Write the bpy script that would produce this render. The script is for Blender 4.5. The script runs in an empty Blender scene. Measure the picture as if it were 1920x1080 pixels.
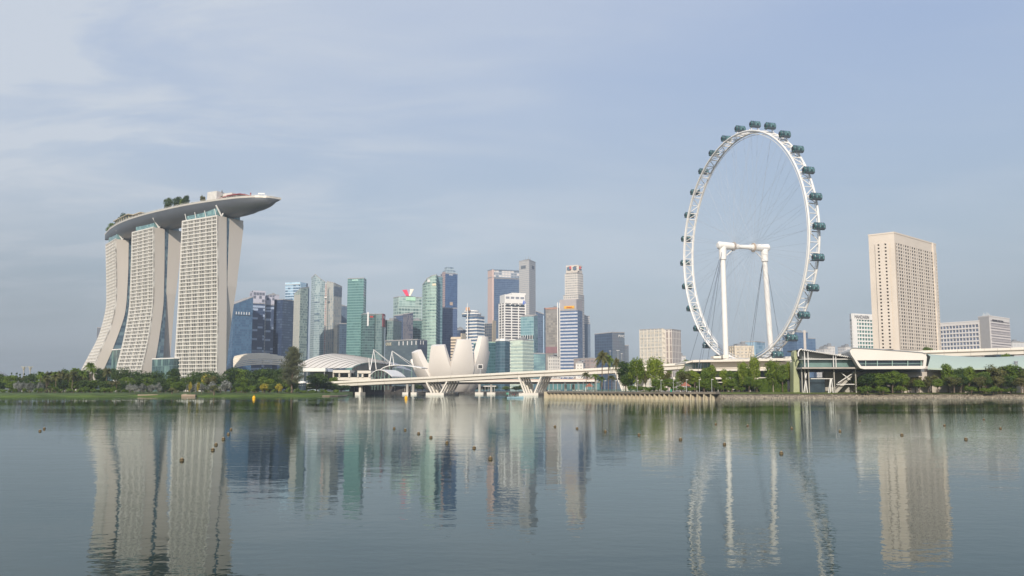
import bpy, bmesh, math, random
from mathutils import Vector, Matrix
R = math.radians
random.seed(7)
scn = bpy.context.scene
COL = scn.collection

# ---------------------------------------------------------------- camera
CAM_H = 4.5
F_PX = 1676.0            # focal length in pixels of a 1920 wide picture
PITCH = math.atan(190 / F_PX)
CT, ST = math.cos(PITCH), math.sin(PITCH)
cam = bpy.data.cameras.new('camera')
cam_o = bpy.data.objects.new('camera', cam)
COL.objects.link(cam_o)
cam.sensor_width = 36
cam.lens = 36 * F_PX / 1920
cam.clip_start = 0.5
cam.clip_end = 40000
cam_o.location = (0, 0, CAM_H)
cam_o.rotation_euler = (math.pi / 2 + PITCH, 0, 0)
scn.camera = cam_o

# ---------------------------------------------------------------- sun, sky, exposure
SUN_EL, SUN_AZ = R(28), R(180 + 9)       # behind the camera, to the left
sun = bpy.data.lights.new('sun', 'SUN')
sun.energy = 4.25
sun.angle = R(0.6)
sun.color = (1.0, 0.90, 0.775)
sun_o = bpy.data.objects.new('sun', sun)
COL.objects.link(sun_o)
sd = Vector((math.sin(SUN_AZ) * math.cos(SUN_EL), math.cos(SUN_AZ) * math.cos(SUN_EL), math.sin(SUN_EL)))
sun_o.rotation_euler = sd.to_track_quat('Z', 'Y').to_euler()

world = bpy.data.worlds.new('World')
scn.world = world
world.use_nodes = True
wn, wl = world.node_tree.nodes, world.node_tree.links
wn.clear()
w_out = wn.new('ShaderNodeOutputWorld')
w_bg = wn.new('ShaderNodeBackground')
w_bg.inputs['Strength'].default_value = 0.109
sky = wn.new('ShaderNodeTexSky')
sky.sky_type = 'NISHITA'
sky.sun_disc = False
sky.sun_elevation = SUN_EL
sky.sun_rotation = SUN_AZ
sky.air_density = 1.2
sky.dust_density = 2.5
w_tc = wn.new('ShaderNodeTexCoord')
w_sep = wn.new('ShaderNodeSeparateXYZ')
wl.new(w_tc.outputs['Generated'], w_sep.inputs[0])
w_ramp = wn.new('ShaderNodeValToRGB')          # thin high veil of cloud, duller near the horizon
cr = w_ramp.color_ramp
cr.elements[0].position = 0.0
cr.elements[0].color = (0.33, 0.385, 0.44, 1)
cr.elements[1].position = 1.0
cr.elements[1].color = (0.26, 0.36, 0.62, 1)
for p_, c_ in ((0.06, (0.395, 0.465, 0.54, 1)), (0.16, (0.40, 0.49, 0.60, 1)), (0.30, (0.39, 0.485, 0.66, 1)), (0.45, (0.35, 0.45, 0.68, 1))):
    e_ = cr.elements.new(p_)
    e_.color = c_
wl.new(w_sep.outputs['Z'], w_ramp.inputs[0])
w_sc = wn.new('ShaderNodeVectorMath'); w_sc.operation = 'SCALE'
w_sc.inputs['Scale'].default_value = 10.0
wl.new(w_ramp.outputs['Color'], w_sc.inputs[0])
w_mix = wn.new('ShaderNodeMixRGB')
w_mix.inputs['Fac'].default_value = 0.82
wl.new(sky.outputs[0], w_mix.inputs['Color1'])
wl.new(w_sc.outputs[0], w_mix.inputs['Color2'])
# clouds live on a flat layer overhead: direction divided by its height
w_div = wn.new('ShaderNodeMath'); w_div.operation = 'ADD'; w_div.inputs[1].default_value = 0.12
wl.new(w_sep.outputs['Z'], w_div.inputs[0])
w_dx = wn.new('ShaderNodeMath'); w_dx.operation = 'DIVIDE'
w_dy = wn.new('ShaderNodeMath'); w_dy.operation = 'DIVIDE'
wl.new(w_sep.outputs['X'], w_dx.inputs[0]); wl.new(w_div.outputs[0], w_dx.inputs[1])
wl.new(w_sep.outputs['Y'], w_dy.inputs[0]); wl.new(w_div.outputs[0], w_dy.inputs[1])
w_cmb = wn.new('ShaderNodeCombineXYZ')
wl.new(w_dx.outputs[0], w_cmb.inputs[0]); wl.new(w_dy.outputs[0], w_cmb.inputs[1])


def w_noise(scale, detail, rough, off, sx=1.0, dist=0.0):
    mp = wn.new('ShaderNodeMapping')
    mp.inputs['Scale'].default_value = (sx, 1, 1)
    mp.inputs['Location'].default_value = off
    wl.new(w_cmb.outputs[0], mp.inputs[0])
    n = wn.new('ShaderNodeTexNoise')
    n.inputs['Scale'].default_value = scale
    n.inputs['Detail'].default_value = detail
    n.inputs['Roughness'].default_value = rough
    n.inputs['Distortion'].default_value = dist
    wl.new(mp.outputs[0], n.inputs['Vector'])
    return n.outputs['Fac']


def w_range(src, a, b, lo, hi):
    m = wn.new('ShaderNodeMapRange')
    m.interpolation_type = 'SMOOTHSTEP'
    for i, v in ((1, a), (2, b), (3, lo), (4, hi)):
        m.inputs[i].default_value = v
    wl.new(src, m.inputs[0])
    return m.outputs[0]


def w_math(op, a, b):
    m = wn.new('ShaderNodeMath'); m.operation = op
    for i, v in ((0, a), (1, b)):
        if isinstance(v, (int, float)):
            m.inputs[i].default_value = v
        else:
            wl.new(v, m.inputs[i])
    return m.outputs[0]


veil = w_range(w_noise(0.55, 3, 0.5, (1.35, 0.3, 0), 0.8, 0.3), 0.40, 0.62, 0.0, 1.0)
wisps = w_range(w_noise(2.6, 6, 0.55, (4.2, 1.0, 0), 0.5, 0.5), 0.42, 0.68, 0.0, 0.9)
leftish = w_range(w_sep.outputs['X'], -0.5, 0.15, 1.0, 0.15)
wisps = w_math('MULTIPLY', wisps, leftish)
veil = w_math('MINIMUM', w_math('ADD', w_math('MULTIPLY', veil, 0.6), w_math('MULTIPLY', w_range(w_sep.outputs['X'], -0.05, 0.42, 0.75, 0.0), w_range(w_noise(0.8, 4, 0.5, (7.7, 2.1, 0), 0.8, 0.4), 0.35, 0.65, 0.25, 1.0))), 1.0)
cloudy = w_math('MINIMUM', w_math('ADD', w_math('MULTIPLY', veil, 0.75), wisps), 1.0)
cloudy = w_math('MULTIPLY', cloudy, w_range(w_sep.outputs['Z'], 0.02, 0.22, 0.15, 0.8))
w_cl = wn.new('ShaderNodeMixRGB')
w_cl.inputs['Color2'].default_value = (5.9, 6.35, 6.95, 1)
wl.new(cloudy, w_cl.inputs['Fac'])
wl.new(w_mix.outputs[0], w_cl.inputs['Color1'])
side = w_math('MINIMUM', w_math('ADD', w_range(w_sep.outputs['X'], -0.5, -0.08, 1.0, 0.0), w_range(w_sep.outputs['X'], 0.2, 0.6, 0.0, 0.55)), 1.0)
murk = w_math('SUBTRACT', 1.0, w_math('MULTIPLY', w_math('MULTIPLY', side, w_range(w_sep.outputs['Z'], 0.02, 0.26, 1.0, 0.0)), 0.27))
w_mk = wn.new('ShaderNodeVectorMath'); w_mk.operation = 'SCALE'
wl.new(w_cl.outputs[0], w_mk.inputs[0]); wl.new(murk, w_mk.inputs['Scale'])
wl.new(w_mk.outputs[0], w_bg.inputs['Color'])
wl.new(w_bg.outputs[0], w_out.inputs[0])

scn.view_settings.view_transform = 'Standard'
scn.view_settings.look = 'None'
scn.view_settings.exposure = 0.0
scn.view_settings.gamma = 1.0
scn.render.engine = 'CYCLES'
cy = scn.cycles
cy.use_denoising = True
cy.max_bounces = 6
cy.diffuse_bounces = 2
cy.glossy_bounces = 3
cy.transmission_bounces = 2
cy.volume_bounces = 0
cy.transparent_max_bounces = 6
cy.caustics_reflective = False
cy.caustics_refractive = False


# ---------------------------------------------------------------- from photograph to place
def W(px, py, Y):
    """point at distance Y (metres, straight ahead) seen at pixel px, py"""
    v = (540 - py) / F_PX
    k = Y / (CT - ST * v)
    return Vector((k * (px - 960) / F_PX, Y, CAM_H + k * (ST + CT * v)))


def Wz(px, py, z):
    """point at height z seen at pixel px, py"""
    v = (540 - py) / F_PX
    k = (z - CAM_H) / (ST + CT * v)
    return Vector((k * (px - 960) / F_PX, k * (CT - ST * v), z))


def GX(px, Y):
    """x of an upright line that crosses the horizon row at px"""
    return (px - 960) / F_PX * Y * (CT + ST * 190 / F_PX)


def XT(px, py, Y):
    return W(px, py, Y).x


def ray_plane(px, py, p0, n):
    v = (540 - py) / F_PX
    d = Vector(((px - 960) / F_PX, CT - ST * v, ST + CT * v))
    o = Vector((0, 0, CAM_H))
    return o + d * ((p0 - o).dot(n) / d.dot(n))


# ---------------------------------------------------------------- colours and materials
def lin(c):
    return c / 12.92 if c <= 0.04045 else ((c + 0.055) / 1.055) ** 2.4


def C(h, k=1.0):
    h = h.lstrip('#')
    return tuple(min(0.95, lin(int(h[i:i + 2], 16) / 255) * k) for i in (0, 2, 4)) + (1,)


MATS = {}


def base_mat(name):
    m = bpy.data.materials.new(name)
    m.use_nodes = True
    b = m.node_tree.nodes['Principled BSDF']
    return m, m.node_tree.nodes, m.node_tree.links, b


def mat(name, col, rough=0.6, metal=0.0, var=0.12, scale=0.3, spec=0.4, streak=1.0):
    """plain surface with soft weathering"""
    if name in MATS:
        return MATS[name]
    m, n, l, b = base_mat(name)
    b.inputs['Roughness'].default_value = rough
    b.inputs['Metallic'].default_value = metal
    b.inputs['Specular IOR Level'].default_value = spec
    tc = n.new('ShaderNodeTexCoord')
    mp = n.new('ShaderNodeMapping'); mp.inputs['Scale'].default_value = (1, 1, streak)
    l.new(tc.outputs['Object'], mp.inputs[0])
    t = n.new('ShaderNodeTexNoise'); t.inputs['Scale'].default_value = scale; t.inputs['Detail'].default_value = 5
    l.new(mp.outputs[0], t.inputs['Vector'])
    r = n.new('ShaderNodeMapRange')
    r.inputs[1].default_value = 0.3; r.inputs[2].default_value = 0.7
    r.inputs[3].default_value = 1 - var; r.inputs[4].default_value = 1 + var
    l.new(t.outputs['Fac'], r.inputs[0])
    s = n.new('ShaderNodeVectorMath'); s.operation = 'SCALE'
    s.inputs[0].default_value = col[:3]
    l.new(r.outputs[0], s.inputs['Scale'])
    l.new(s.outputs[0], b.inputs['Base Color'])
    MATS[name] = m
    return m


def facade(name, g1, g2, band, fh=3.8, bf=0.25, bay=3.0, mf=0.15, rough=0.25, metal=0.0, refl_patch=None, pscale=0.02, thr=0.5, soft=0.25, off=0.0, spec=0.9):
    """curtain wall: window panes that differ, spandrel bands and mullions, laid out in metres on the wall"""
    if name in MATS:
        return MATS[name]

    def soft_(c, k=0.28):
        y = 0.25 * c[0] + 0.6 * c[1] + 0.15 * c[2]
        return tuple(v + (y - v) * k for v in c[:3]) + (1,)
    g1, g2, band = soft_(g1), soft_(g2), soft_(band)
    refl_patch = soft_(refl_patch) if refl_patch else None
    m, n, l, b = base_mat(name)

    def M(op, a, c=None):
        x = n.new('ShaderNodeMath'); x.operation = op
        for i, v in ((0, a), (1, c)):
            if v is None:
                continue
            if isinstance(v, (int, float)):
                x.inputs[i].default_value = v
            else:
                l.new(v, x.inputs[i])
        return x.outputs[0]
    uv = n.new('ShaderNodeUVMap')
    sp = n.new('ShaderNodeSeparateXYZ'); l.new(uv.outputs[0], sp.inputs[0])
    fu = M('DIVIDE', sp.outputs[0], bay); fv = M('DIVIDE', sp.outputs[1], fh)
    cb = n.new('ShaderNodeCombineXYZ')
    l.new(M('FLOOR', fu), cb.inputs[0]); l.new(M('FLOOR', fv), cb.inputs[1]); cb.inputs[2].default_value = off
    wn_ = n.new('ShaderNodeTexWhiteNoise'); wn_.noise_dimensions = '3D'; l.new(cb.outputs[0], wn_.inputs['Vector'])
    r = n.new('ShaderNodeMapRange'); r.interpolation_type = 'SMOOTHSTEP'
    r.inputs[1].default_value = thr - soft; r.inputs[2].default_value = thr + soft
    l.new(wn_.outputs['Value'], r.inputs[0])
    mx = n.new('ShaderNodeMixRGB'); mx.inputs[1].default_value = g1; mx.inputs[2].default_value = g2
    l.new(r.outputs[0], mx.inputs[0])
    col = mx.outputs[0]
    if refl_patch:  # broad blotches: reflections of sky and neighbours painted into the wall colour
        pn = n.new('ShaderNodeTexNoise'); pn.inputs['Scale'].default_value = pscale; pn.inputs['Detail'].default_value = 4
        l.new(uv.outputs[0], pn.inputs['Vector'])
        pr = n.new('ShaderNodeMapRange'); pr.inputs[1].default_value = 0.45; pr.inputs[2].default_value = 0.6
        l.new(pn.outputs['Fac'], pr.inputs[0])
        px = n.new('ShaderNodeMixRGB'); l.new(pr.outputs[0], px.inputs[0]); l.new(col, px.inputs[1]); px.inputs[2].default_value = refl_patch
        col = px.outputs[0]
    isband = M('LESS_THAN', M('FRACT', fv), bf)
    ismull = M('LESS_THAN', M('FRACT', fu), mf)
    any_ = M('MAXIMUM', isband, ismull)
    m2 = n.new('ShaderNodeMixRGB'); l.new(any_, m2.inputs[0]); l.new(col, m2.inputs[1]); m2.inputs[2].default_value = band
    l.new(m2.outputs[0], b.inputs['Base Color'])
    rr = n.new('ShaderNodeMapRange'); rr.inputs[3].default_value = rough; rr.inputs[4].default_value = 0.6
    l.new(any_, rr.inputs[0]); l.new(rr.outputs[0], b.inputs['Roughness'])
    b.inputs['Metallic'].default_value = metal
    b.inputs['Specular IOR Level'].default_value = spec
    MATS[name] = m
    return m


def leaf_mat(name, c1, c2, c3=None):
    if name in MATS:
        return MATS[name]
    m, n, l, b = base_mat(name)
    b.inputs['Roughness'].default_value = 0.55
    b.inputs['Specular IOR Level'].default_value = 0.25
    g = n.new('ShaderNodeNewGeometry')
    oi = n.new('ShaderNodeObjectInfo')
    t = n.new('ShaderNodeTexCoord')
    no = n.new('ShaderNodeTexNoise'); no.inputs['Scale'].default_value = 0.5; no.inputs['Detail'].default_value = 2
    l.new(t.outputs['Object'], no.inputs['Vector'])
    ad = n.new('ShaderNodeMath'); ad.operation = 'MULTIPLY_ADD'; ad.inputs[1].default_value = 0.5
    l.new(g.outputs['Random Per Island'], ad.inputs[0]); l.new(no.outputs['Fac'], ad.inputs[2])
    a2 = n.new('ShaderNodeMath'); a2.operation = 'MULTIPLY_ADD'; a2.inputs[1].default_value = 0.35; a2.use_clamp = True
    l.new(oi.outputs['Random'], a2.inputs[0]); l.new(ad.outputs[0], a2.inputs[2])
    cr_ = n.new('ShaderNodeValToRGB')  # random leaf tones, spread wide to put crown light and shade into colour
    cr_.color_ramp.elements[0].position = 0.35; cr_.color_ramp.elements[0].color = c1
    cr_.color_ramp.elements[1].position = 1.0; cr_.color_ramp.elements[1].color = c3 or c2
    e = cr_.color_ramp.elements.new(0.75); e.color = c2
    l.new(a2.outputs[0], cr_.inputs[0])
    l.new(cr_.outputs[0], b.inputs['Base Color'])
    tr = n.new('ShaderNodeBsdfTranslucent'); l.new(cr_.outputs[0], tr.inputs['Color'])
    ms = n.new('ShaderNodeMixShader'); ms.inputs[0].default_value = 0.25
    l.new(b.outputs[0], ms.inputs[1]); l.new(tr.outputs[0], ms.inputs[2])
    l.new(ms.outputs[0], n['Material Output'].inputs['Surface'])
    MATS[name] = m
    return m


M_WHITE = mat('white_paint', (0.80, 0.78, 0.74, 1), 0.45, var=0.04, scale=0.08)
M_CREAM = mat('cream_concrete', C('#d8cbb8'), 0.8, var=0.07, scale=0.05, streak=0.3)
M_CONC = mat('grey_concrete', (0.42, 0.40, 0.36, 1), 0.85, var=0.15, scale=0.15, streak=0.4)
M_DARK = mat('dark_opening', (0.03, 0.035, 0.04, 1), 0.5)
M_DGLASS = mat('dark_glass', (0.035, 0.055, 0.07, 1), 0.12, var=0.3, scale=0.2, spec=0.7)
M_TGLASS = mat('teal_glass', (0.10, 0.22, 0.23, 1), 0.15, var=0.25, scale=0.15, spec=0.7)
M_GREYMETAL = mat('grey_metal', (0.33, 0.34, 0.35, 1), 0.4, 0.3, var=0.1)
M_BARK = mat('bark', (0.16, 0.12, 0.085, 1), 0.9, var=0.25, scale=1.0)
M_PALE_BARK = mat('pale_bark', (0.30, 0.26, 0.20, 1), 0.9, var=0.2, scale=1.0)
M_ROOF = mat('flat_roof', (0.38, 0.37, 0.36, 1), 0.9)


# ---------------------------------------------------------------- mesh helper
class G:
    def __init__(s):
        s.v = []; s.f = []; s.uv = []; s.mi = []; s.sm = []

    def face(s, pts, uv=None, mi=0, smooth=False):
        i = len(s.v)
        s.v += [Vector(p) for p in pts]
        s.f.append(tuple(range(i, i + len(pts))))
        s.uv.append(uv or [(0, 0)] * len(pts))
        s.mi.append(mi); s.sm.append(smooth)

    def box(s, c, sx, sy, sz, ang=0.0, mi=0):
        """box with its centre at c"""
        ca, sa = math.cos(ang), math.sin(ang)
        P = []
        for dz in (-1, 1):
            for dx, dy in ((-1, -1), (1, -1), (1, 1), (-1, 1)):
                x, y = dx * sx / 2, dy * sy / 2
                P.append((c[0] + x * ca - y * sa, c[1] + x * sa + y * ca, c[2] + dz * sz / 2))
        for q in ((3, 2, 1, 0), (4, 5, 6, 7), (0, 1, 5, 4), (1, 2, 6, 5), (2, 3, 7, 6), (3, 0, 4, 7)):
            s.face([P[k] for k in q], mi=mi)

    def hexa(s, P, mi=0):
        """eight corners: bottom ring then top ring"""
        for q in ((3, 2, 1, 0), (4, 5, 6, 7), (0, 1, 5, 4), (1, 2, 6, 5), (2, 3, 7, 6), (3, 0, 4, 7)):
            s.face([P[k] for k in q], mi=mi)

    def beam(s, a, b, w, h=None, mi=0):
        a, b = Vector(a), Vector(b)
        h = h or w
        d = (b - a).normalized()
        up = Vector((0, 0, 1)) if abs(d.z) < 0.95 else Vector((1, 0, 0))
        x = d.cross(up).normalized(); y = x.cross(d)
        o = [(-1, -1), (1, -1), (1, 1), (-1, 1)]
        A = [a + x * (w / 2 * i) + y * (h / 2 * j) for i, j in o]
        B = [b + x * (w / 2 * i) + y * (h / 2 * j) for i, j in o]
        s.hexa(A + B, mi)

    def tube(s, pts, rad, n=8, closed=False, mi=0, cap=True):
        """smooth tube along points; rad is a number or one per point"""
        pts = [Vector(p) for p in pts]
        m = len(pts)
        rr = rad if isinstance(rad, (list, tuple)) else [rad] * m
        rings = []
        px = None
        for i, p in enumerate(pts):
            a = pts[(i - 1) % m] if (closed or i > 0) else p
            c = pts[(i + 1) % m] if (closed or i < m - 1) else p
            d = (c - a).normalized()
            if px is None:
                up = Vector((0, 0, 1)) if abs(d.z) < 0.9 else Vector((0, 1, 0))
                px = d.cross(up).normalized()
            x = (px - d * px.dot(d)).normalized()
            px = x
            y = d.cross(x)
            rings.append([p + (x * math.cos(2 * math.pi * k / n) + y * math.sin(2 * math.pi * k / n)) * rr[i] for k in range(n)])
        i0 = len(s.v)
        for r_ in rings:
            s.v += r_
        for i in range(m if closed else m - 1):
            j = (i + 1) % m
            for k in range(n):
                q = (i0 + i * n + k, i0 + i * n + (k + 1) % n, i0 + j * n + (k + 1) % n, i0 + j * n + k)
                s.f.append(q); s.uv.append([(0, 0)] * 4); s.mi.append(mi); s.sm.append(True)
        if cap and not closed:
            s.face(list(reversed(rings[0])), mi=mi); s.face(rings[-1], mi=mi)

    def grid(s, P, uvs=None, mi=0, smooth=True, flip=False):
        """P[i][j] points shared between faces"""
        a, b = len(P), len(P[0])
        i0 = len(s.v)
        for row in P:
            s.v += [Vector(p) for p in row]
        for i in range(a - 1):
            for j in range(b - 1):
                q = [(i, j), (i + 1, j), (i + 1, j + 1), (i, j + 1)]
                if flip:
                    q.reverse()
                s.f.append(tuple(i0 + x * b + y for x, y in q))
                s.uv.append([uvs[x][y] for x, y in q] if uvs else [(0, 0)] * 4)
                s.mi.append(mi); s.sm.append(smooth)

    def prism(s, poly, z0, z1, mi=0, top=True, topmi=None, u0=0.0, bottom=False):
        """upright prism on a ground plan; z1 is a number or one per corner"""
        n = len(poly)
        zz = z1 if isinstance(z1, (list, tuple)) else [z1] * n
        u = u0
        for i in range(n):
            j = (i + 1) % n
            L = math.hypot(poly[j][0] - poly[i][0], poly[j][1] - poly[i][1])
            s.face([(poly[i][0], poly[i][1], z0), (poly[j][0], poly[j][1], z0), (poly[j][0], poly[j][1], zz[j]), (poly[i][0], poly[i][1], zz[i])],
                   [(u, z0), (u + L, z0), (u + L, zz[j]), (u, zz[i])], mi)
            u += L
        if top:
            s.face([(p[0], p[1], z) for p, z in zip(poly, zz)], mi=mi if topmi is None else topmi)
        if bottom:
            s.face([(p[0], p[1], z0) for p in reversed(poly)], mi=mi)

    def build(s, name, mats, parent=None, org=(0, 0, 0), **kw):
        org = Vector(org)
        me = bpy.data.meshes.new(name)
        me.from_pydata([v - org for v in s.v], [], s.f)
        if not isinstance(mats, (list, tuple)):
            mats = [mats]
        for m in mats:
            me.materials.append(m)
        me.polygons.foreach_set('material_index', s.mi)
        me.polygons.foreach_set('use_smooth', s.sm)
        uvl = me.uv_layers.new(name='UVMap')
        uvl.data.foreach_set('uv', [c for f in s.uv for p in f for c in p])
        me.update()
        o = bpy.data.objects.new(name, me)
        COL.objects.link(o)
        if parent is None:
            o.location = org
        else:
            o.parent = parent
        for k, v in kw.items():
            o[k] = v
        return o


ORG = {}


def thing(name, label, cat, loc, group=None):
    o = bpy.data.objects.new(name, None)
    COL.objects.link(o)
    o.empty_display_size = 1
    o.location = loc
    o['label'] = label
    o['category'] = cat
    if group:
        o['group'] = group
    return o


def part(g, name, mats, root, **kw):
    """mesh in world coordinates hung under its thing (or under a part of it)"""
    t = root
    while t.parent:
        t = t.parent
    return g.build(name, mats, root, t.location, **kw)


def dup(root, loc, scale=None, rotz=0.0, label=None, group=None):
    r = root.copy(); COL.objects.link(r)
    r.location = loc
    if scale is not None:
        r.scale = scale
    r.rotation_euler = (0, 0, rotz)
    if label:
        r['label'] = label
    if group:
        r['group'] = group
    for ch in root.children:
        c = ch.copy(); COL.objects.link(c); c.parent = r
        for g_ in ch.children:
            d = g_.copy(); COL.objects.link(d); d.parent = c
    return r


def text_part(s, size, origin, udir, parent, m, name='lettering', depth=0.3, nrm=None, xscale=1.0):
    """lettering standing on a wall; origin is its lower left corner"""
    cu = bpy.data.curves.new('t', 'FONT')
    cu.body = s; cu.size = size; cu.extrude = depth / 2
    to = bpy.data.objects.new('t', cu)
    COL.objects.link(to)
    bpy.context.view_layer.update()
    me = bpy.data.meshes.new_from_object(to.evaluated_get(bpy.context.evaluated_depsgraph_get()))
    bpy.data.objects.remove(to)
    me.materials.clear(); me.materials.append(m)
    u = Vector(udir).normalized(); z = Vector((0, 0, 1))
    nn = u.cross(z)
    mt = Matrix(((u.x * xscale, z.x, nn.x, origin[0]), (u.y * xscale, z.y, nn.y, origin[1]), (u.z * xscale, z.z, nn.z, origin[2]), (0, 0, 0, 1)))
    t = parent
    while t.parent:
        t = t.parent
    me.transform(Matrix.Translation(-Vector(t.location)) @ mt)
    o = bpy.data.objects.new(name, me); COL.objects.link(o); o.parent = parent
    return o


def offset_poly(poly, d):
    n = len(poly); out = []
    cx = sum(p[0] for p in poly) / n; cy_ = sum(p[1] for p in poly) / n
    area = sum(poly[i][0] * poly[(i + 1) % n][1] - poly[(i + 1) % n][0] * poly[i][1] for i in range(n))
    sg = 1 if area > 0 else -1
    for i in range(n):
        a, b, c = Vector(poly[i - 1][:2]), Vector(poly[i][:2]), Vector(poly[(i + 1) % n][:2])
        e1 = (b - a).normalized(); e2 = (c - b).normalized()
        n1 = Vector((e1.y, -e1.x)) * sg; n2 = Vector((e2.y, -e2.x)) * sg
        bis = n1 + n2
        k = d / max(0.3, (bis.length / 2) ** 2) / 2
        out.append(b + bis * k)
    return out


# ---------------------------------------------------------------- towers
class T:
    pass


def tower(label, chain, ytop, wall, name='office_tower', cat='tower', group='towers of the business district', depth=38, z0=1.5,
          bands=None, fins=None, plant=4.0, tops=None, roofmat=None, poly=None, ref=None, ymid=640, wallname='curtain_wall', back=None):
    """upright building; chain = front corners (pixel column, distance) from left to right"""
    t = T()
    if poly is None:
        pts = [Vector((XT(px, ymid, Y), Y)) for px, Y in chain]
        if len(pts) == 3 and back is None:
            pts.append(pts[0] + pts[2] - pts[1])
        elif len(pts) == 2:
            d = (pts[1] - pts[0]).normalized(); nn = Vector((-d.y, d.x))
            pts += [pts[1] + nn * depth, pts[0] + nn * depth]
        else:
            pts += [pts[-1] + Vector((0, depth)), pts[0] + Vector((0, depth))]
        poly = pts
    n = len(poly)
    if ref is None:
        ref = min(range(len(chain)), key=lambda i: chain[i][1])
    zt = W(chain[ref][0], ytop, chain[ref][1]).z
    if tops:
        zz = [W(chain[i][0], tops[i], chain[i][1]).z for i in range(len(chain))]
        while len(zz) < n:
            zz.append(zz[len(chain) - 1] if len(zz) == len(chain) else zz[0])
        if n == 4 and len(chain) == 3:
            zz[3] = zz[0] + zz[2] - zz[1]
    else:
        zz = [zt] * n
    cx = sum(p[0] for p in poly) / n; cy_ = sum(p[1] for p in poly) / n
    root = thing(name, label, cat, (cx, cy_, z0), group)
    t.root, t.poly, t.z, t.zz, t.z0 = root, poly, zt, zz, z0
    g = G()
    g.prism(poly, z0, zz, top=False)
    part(g, wallname, wall, root)
    g = G()
    top_in = offset_poly(poly, -0.4)
    g.face([(p[0], p[1], z - 0.8) for p, z in zip(top_in, zz)])
    # parapet coping
    po = offset_poly(poly, 0.25)
    for i in range(n):
        j = (i + 1) % n
        a, b = po[i], po[j]; c, d = top_in[j], top_in[i]
        za, zb = zz[i], zz[j]
        g.hexa([(a[0], a[1], za - 0.9), (b[0], b[1], zb - 0.9), (c[0], c[1], zb - 0.9), (d[0], d[1], za - 0.9),
                (a[0], a[1], za + 0.3), (b[0], b[1], zb + 0.3), (c[0], c[1], zb + 0.3), (d[0], d[1], za + 0.3)])
    part(g, 'roof', roofmat or M_ROOF, root)
    if plant:
        g = G()
        pin = [Vector((cx, cy_)) + (Vector(p[:2]) - Vector((cx, cy_))) * 0.55 for p in poly]
        g.prism(pin, zt - 1, zt + plant)
        g.box((cx + 2, cy_ - 2, zt + plant + 1.0), 5, 4, 2.2, 0.3)
        part(g, 'plant_room', M_GREYMETAL, root)
    zmin = min(zz)
    if bands:
        bm, fh, bh, out = bands[:4]
        sel = bands[4] if len(bands) > 4 else None
        g = G()
        ring = offset_poly(poly, out)
        zb = z0 + fh
        k = 0
        while zb + bh < zmin:
            if sel is None or sel(k, zb):
                for i in range(n):
                    j = (i + 1) % n
                    a, b, c, d = ring[i], ring[j], poly[j], poly[i]
                    g.face([(a[0], a[1], zb), (b[0], b[1], zb), (b[0], b[1], zb + bh), (a[0], a[1], zb + bh)])
                    g.face([(d[0], d[1], zb), (c[0], c[1], zb), (b[0], b[1], zb), (a[0], a[1], zb)])
                    g.face([(a[0], a[1], zb + bh), (b[0], b[1], zb + bh), (c[0], c[1], zb + bh), (d[0], d[1], zb + bh)])
            zb += fh; k += 1
        part(g, 'floor_bands', bm, root)
    if fins:
        fm, sp, w, out = fins[:4]
        faces = fins[4] if len(fins) > 4 else range(n)
        g = G()
        for i in faces:
            a, b = Vector(poly[i][:2]), Vector(poly[(i + 1) % n][:2])
            L = (b - a).length; d = (b - a) / L; nn = Vector((d.y, -d.x))
            m = max(1, round(L / sp))
            for k in range(m + 1):
                q = a + d * (L * k / m) + nn * (out / 2 + 0.02)
                za = zz[i] + (zz[(i + 1) % n] - zz[i]) * k / m
                g.box((q.x, q.y, (z0 + za) / 2), w, out, za - z0 - 0.1, math.atan2(d.y, d.x))
        part(g, 'fins', fm, root)
    return t


def wall_frame(t, i):
    """origin, direction, outward normal and length of face i"""
    a, b = Vector(t.poly[i][:2]), Vector(t.poly[(i + 1) % len(t.poly)][:2])
    L = (b - a).length; d = (b - a) / L
    return a, d, Vector((d.y, -d.x)), L


def slab_on(t, i, u0, u1, z0, z1, m, name, out=0.5, root=None):
    """a panel standing proud of face i between fractions u0..u1"""
    a, d, nn, L = wall_frame(t, i)
    g = G()
    p, q = a + d * L * u0, a + d * L * u1
    g.prism([p + nn * out, q + nn * out, q - nn * 0.1, p - nn * 0.1], z0, z1, bottom=True)
    return part(g, name, m, root or t.root)


def sign_on(t, i, s, u, z, size, m, out=0.6, xs=1.0, name='lettering'):
    a, d, nn, L = wall_frame(t, i)
    p = a + d * L * u + nn * out
    return text_part(s, size, (p.x, p.y, z), (d.x, d.y, 0), t.root, m, name, xscale=xs)


def zat(px, py, Y):
    return W(px, py, Y).z


# blue glass tower with slanted roof beside the hotel
f_blue = facade('blue_glass_wall', C('#2f5f86'), C('#3f7398'), C('#28527a'), 4, 0.2, 3, 0.1, 0.2)
f_blue2 = f_blue
t = tower('dark blue glass tower with slanting roofline just right of the hotel', [(436, 1480), (472, 1500)], 556, f_blue, tops=[570, 556], depth=45, plant=0)
for k in range(6):
    slab_on(t, 0, 0.12 + 0.135 * k, 0.16 + 0.135 * k, zat(455, 589, 1480), zat(455, 584, 1480), M_WHITE, 'lit_opening', 0.3)
slab_on(t, 0, 0.02, 0.98, zat(455, 591, 1480), zat(455, 590, 1480), M_DARK, 'ledge', 0.35)

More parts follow.
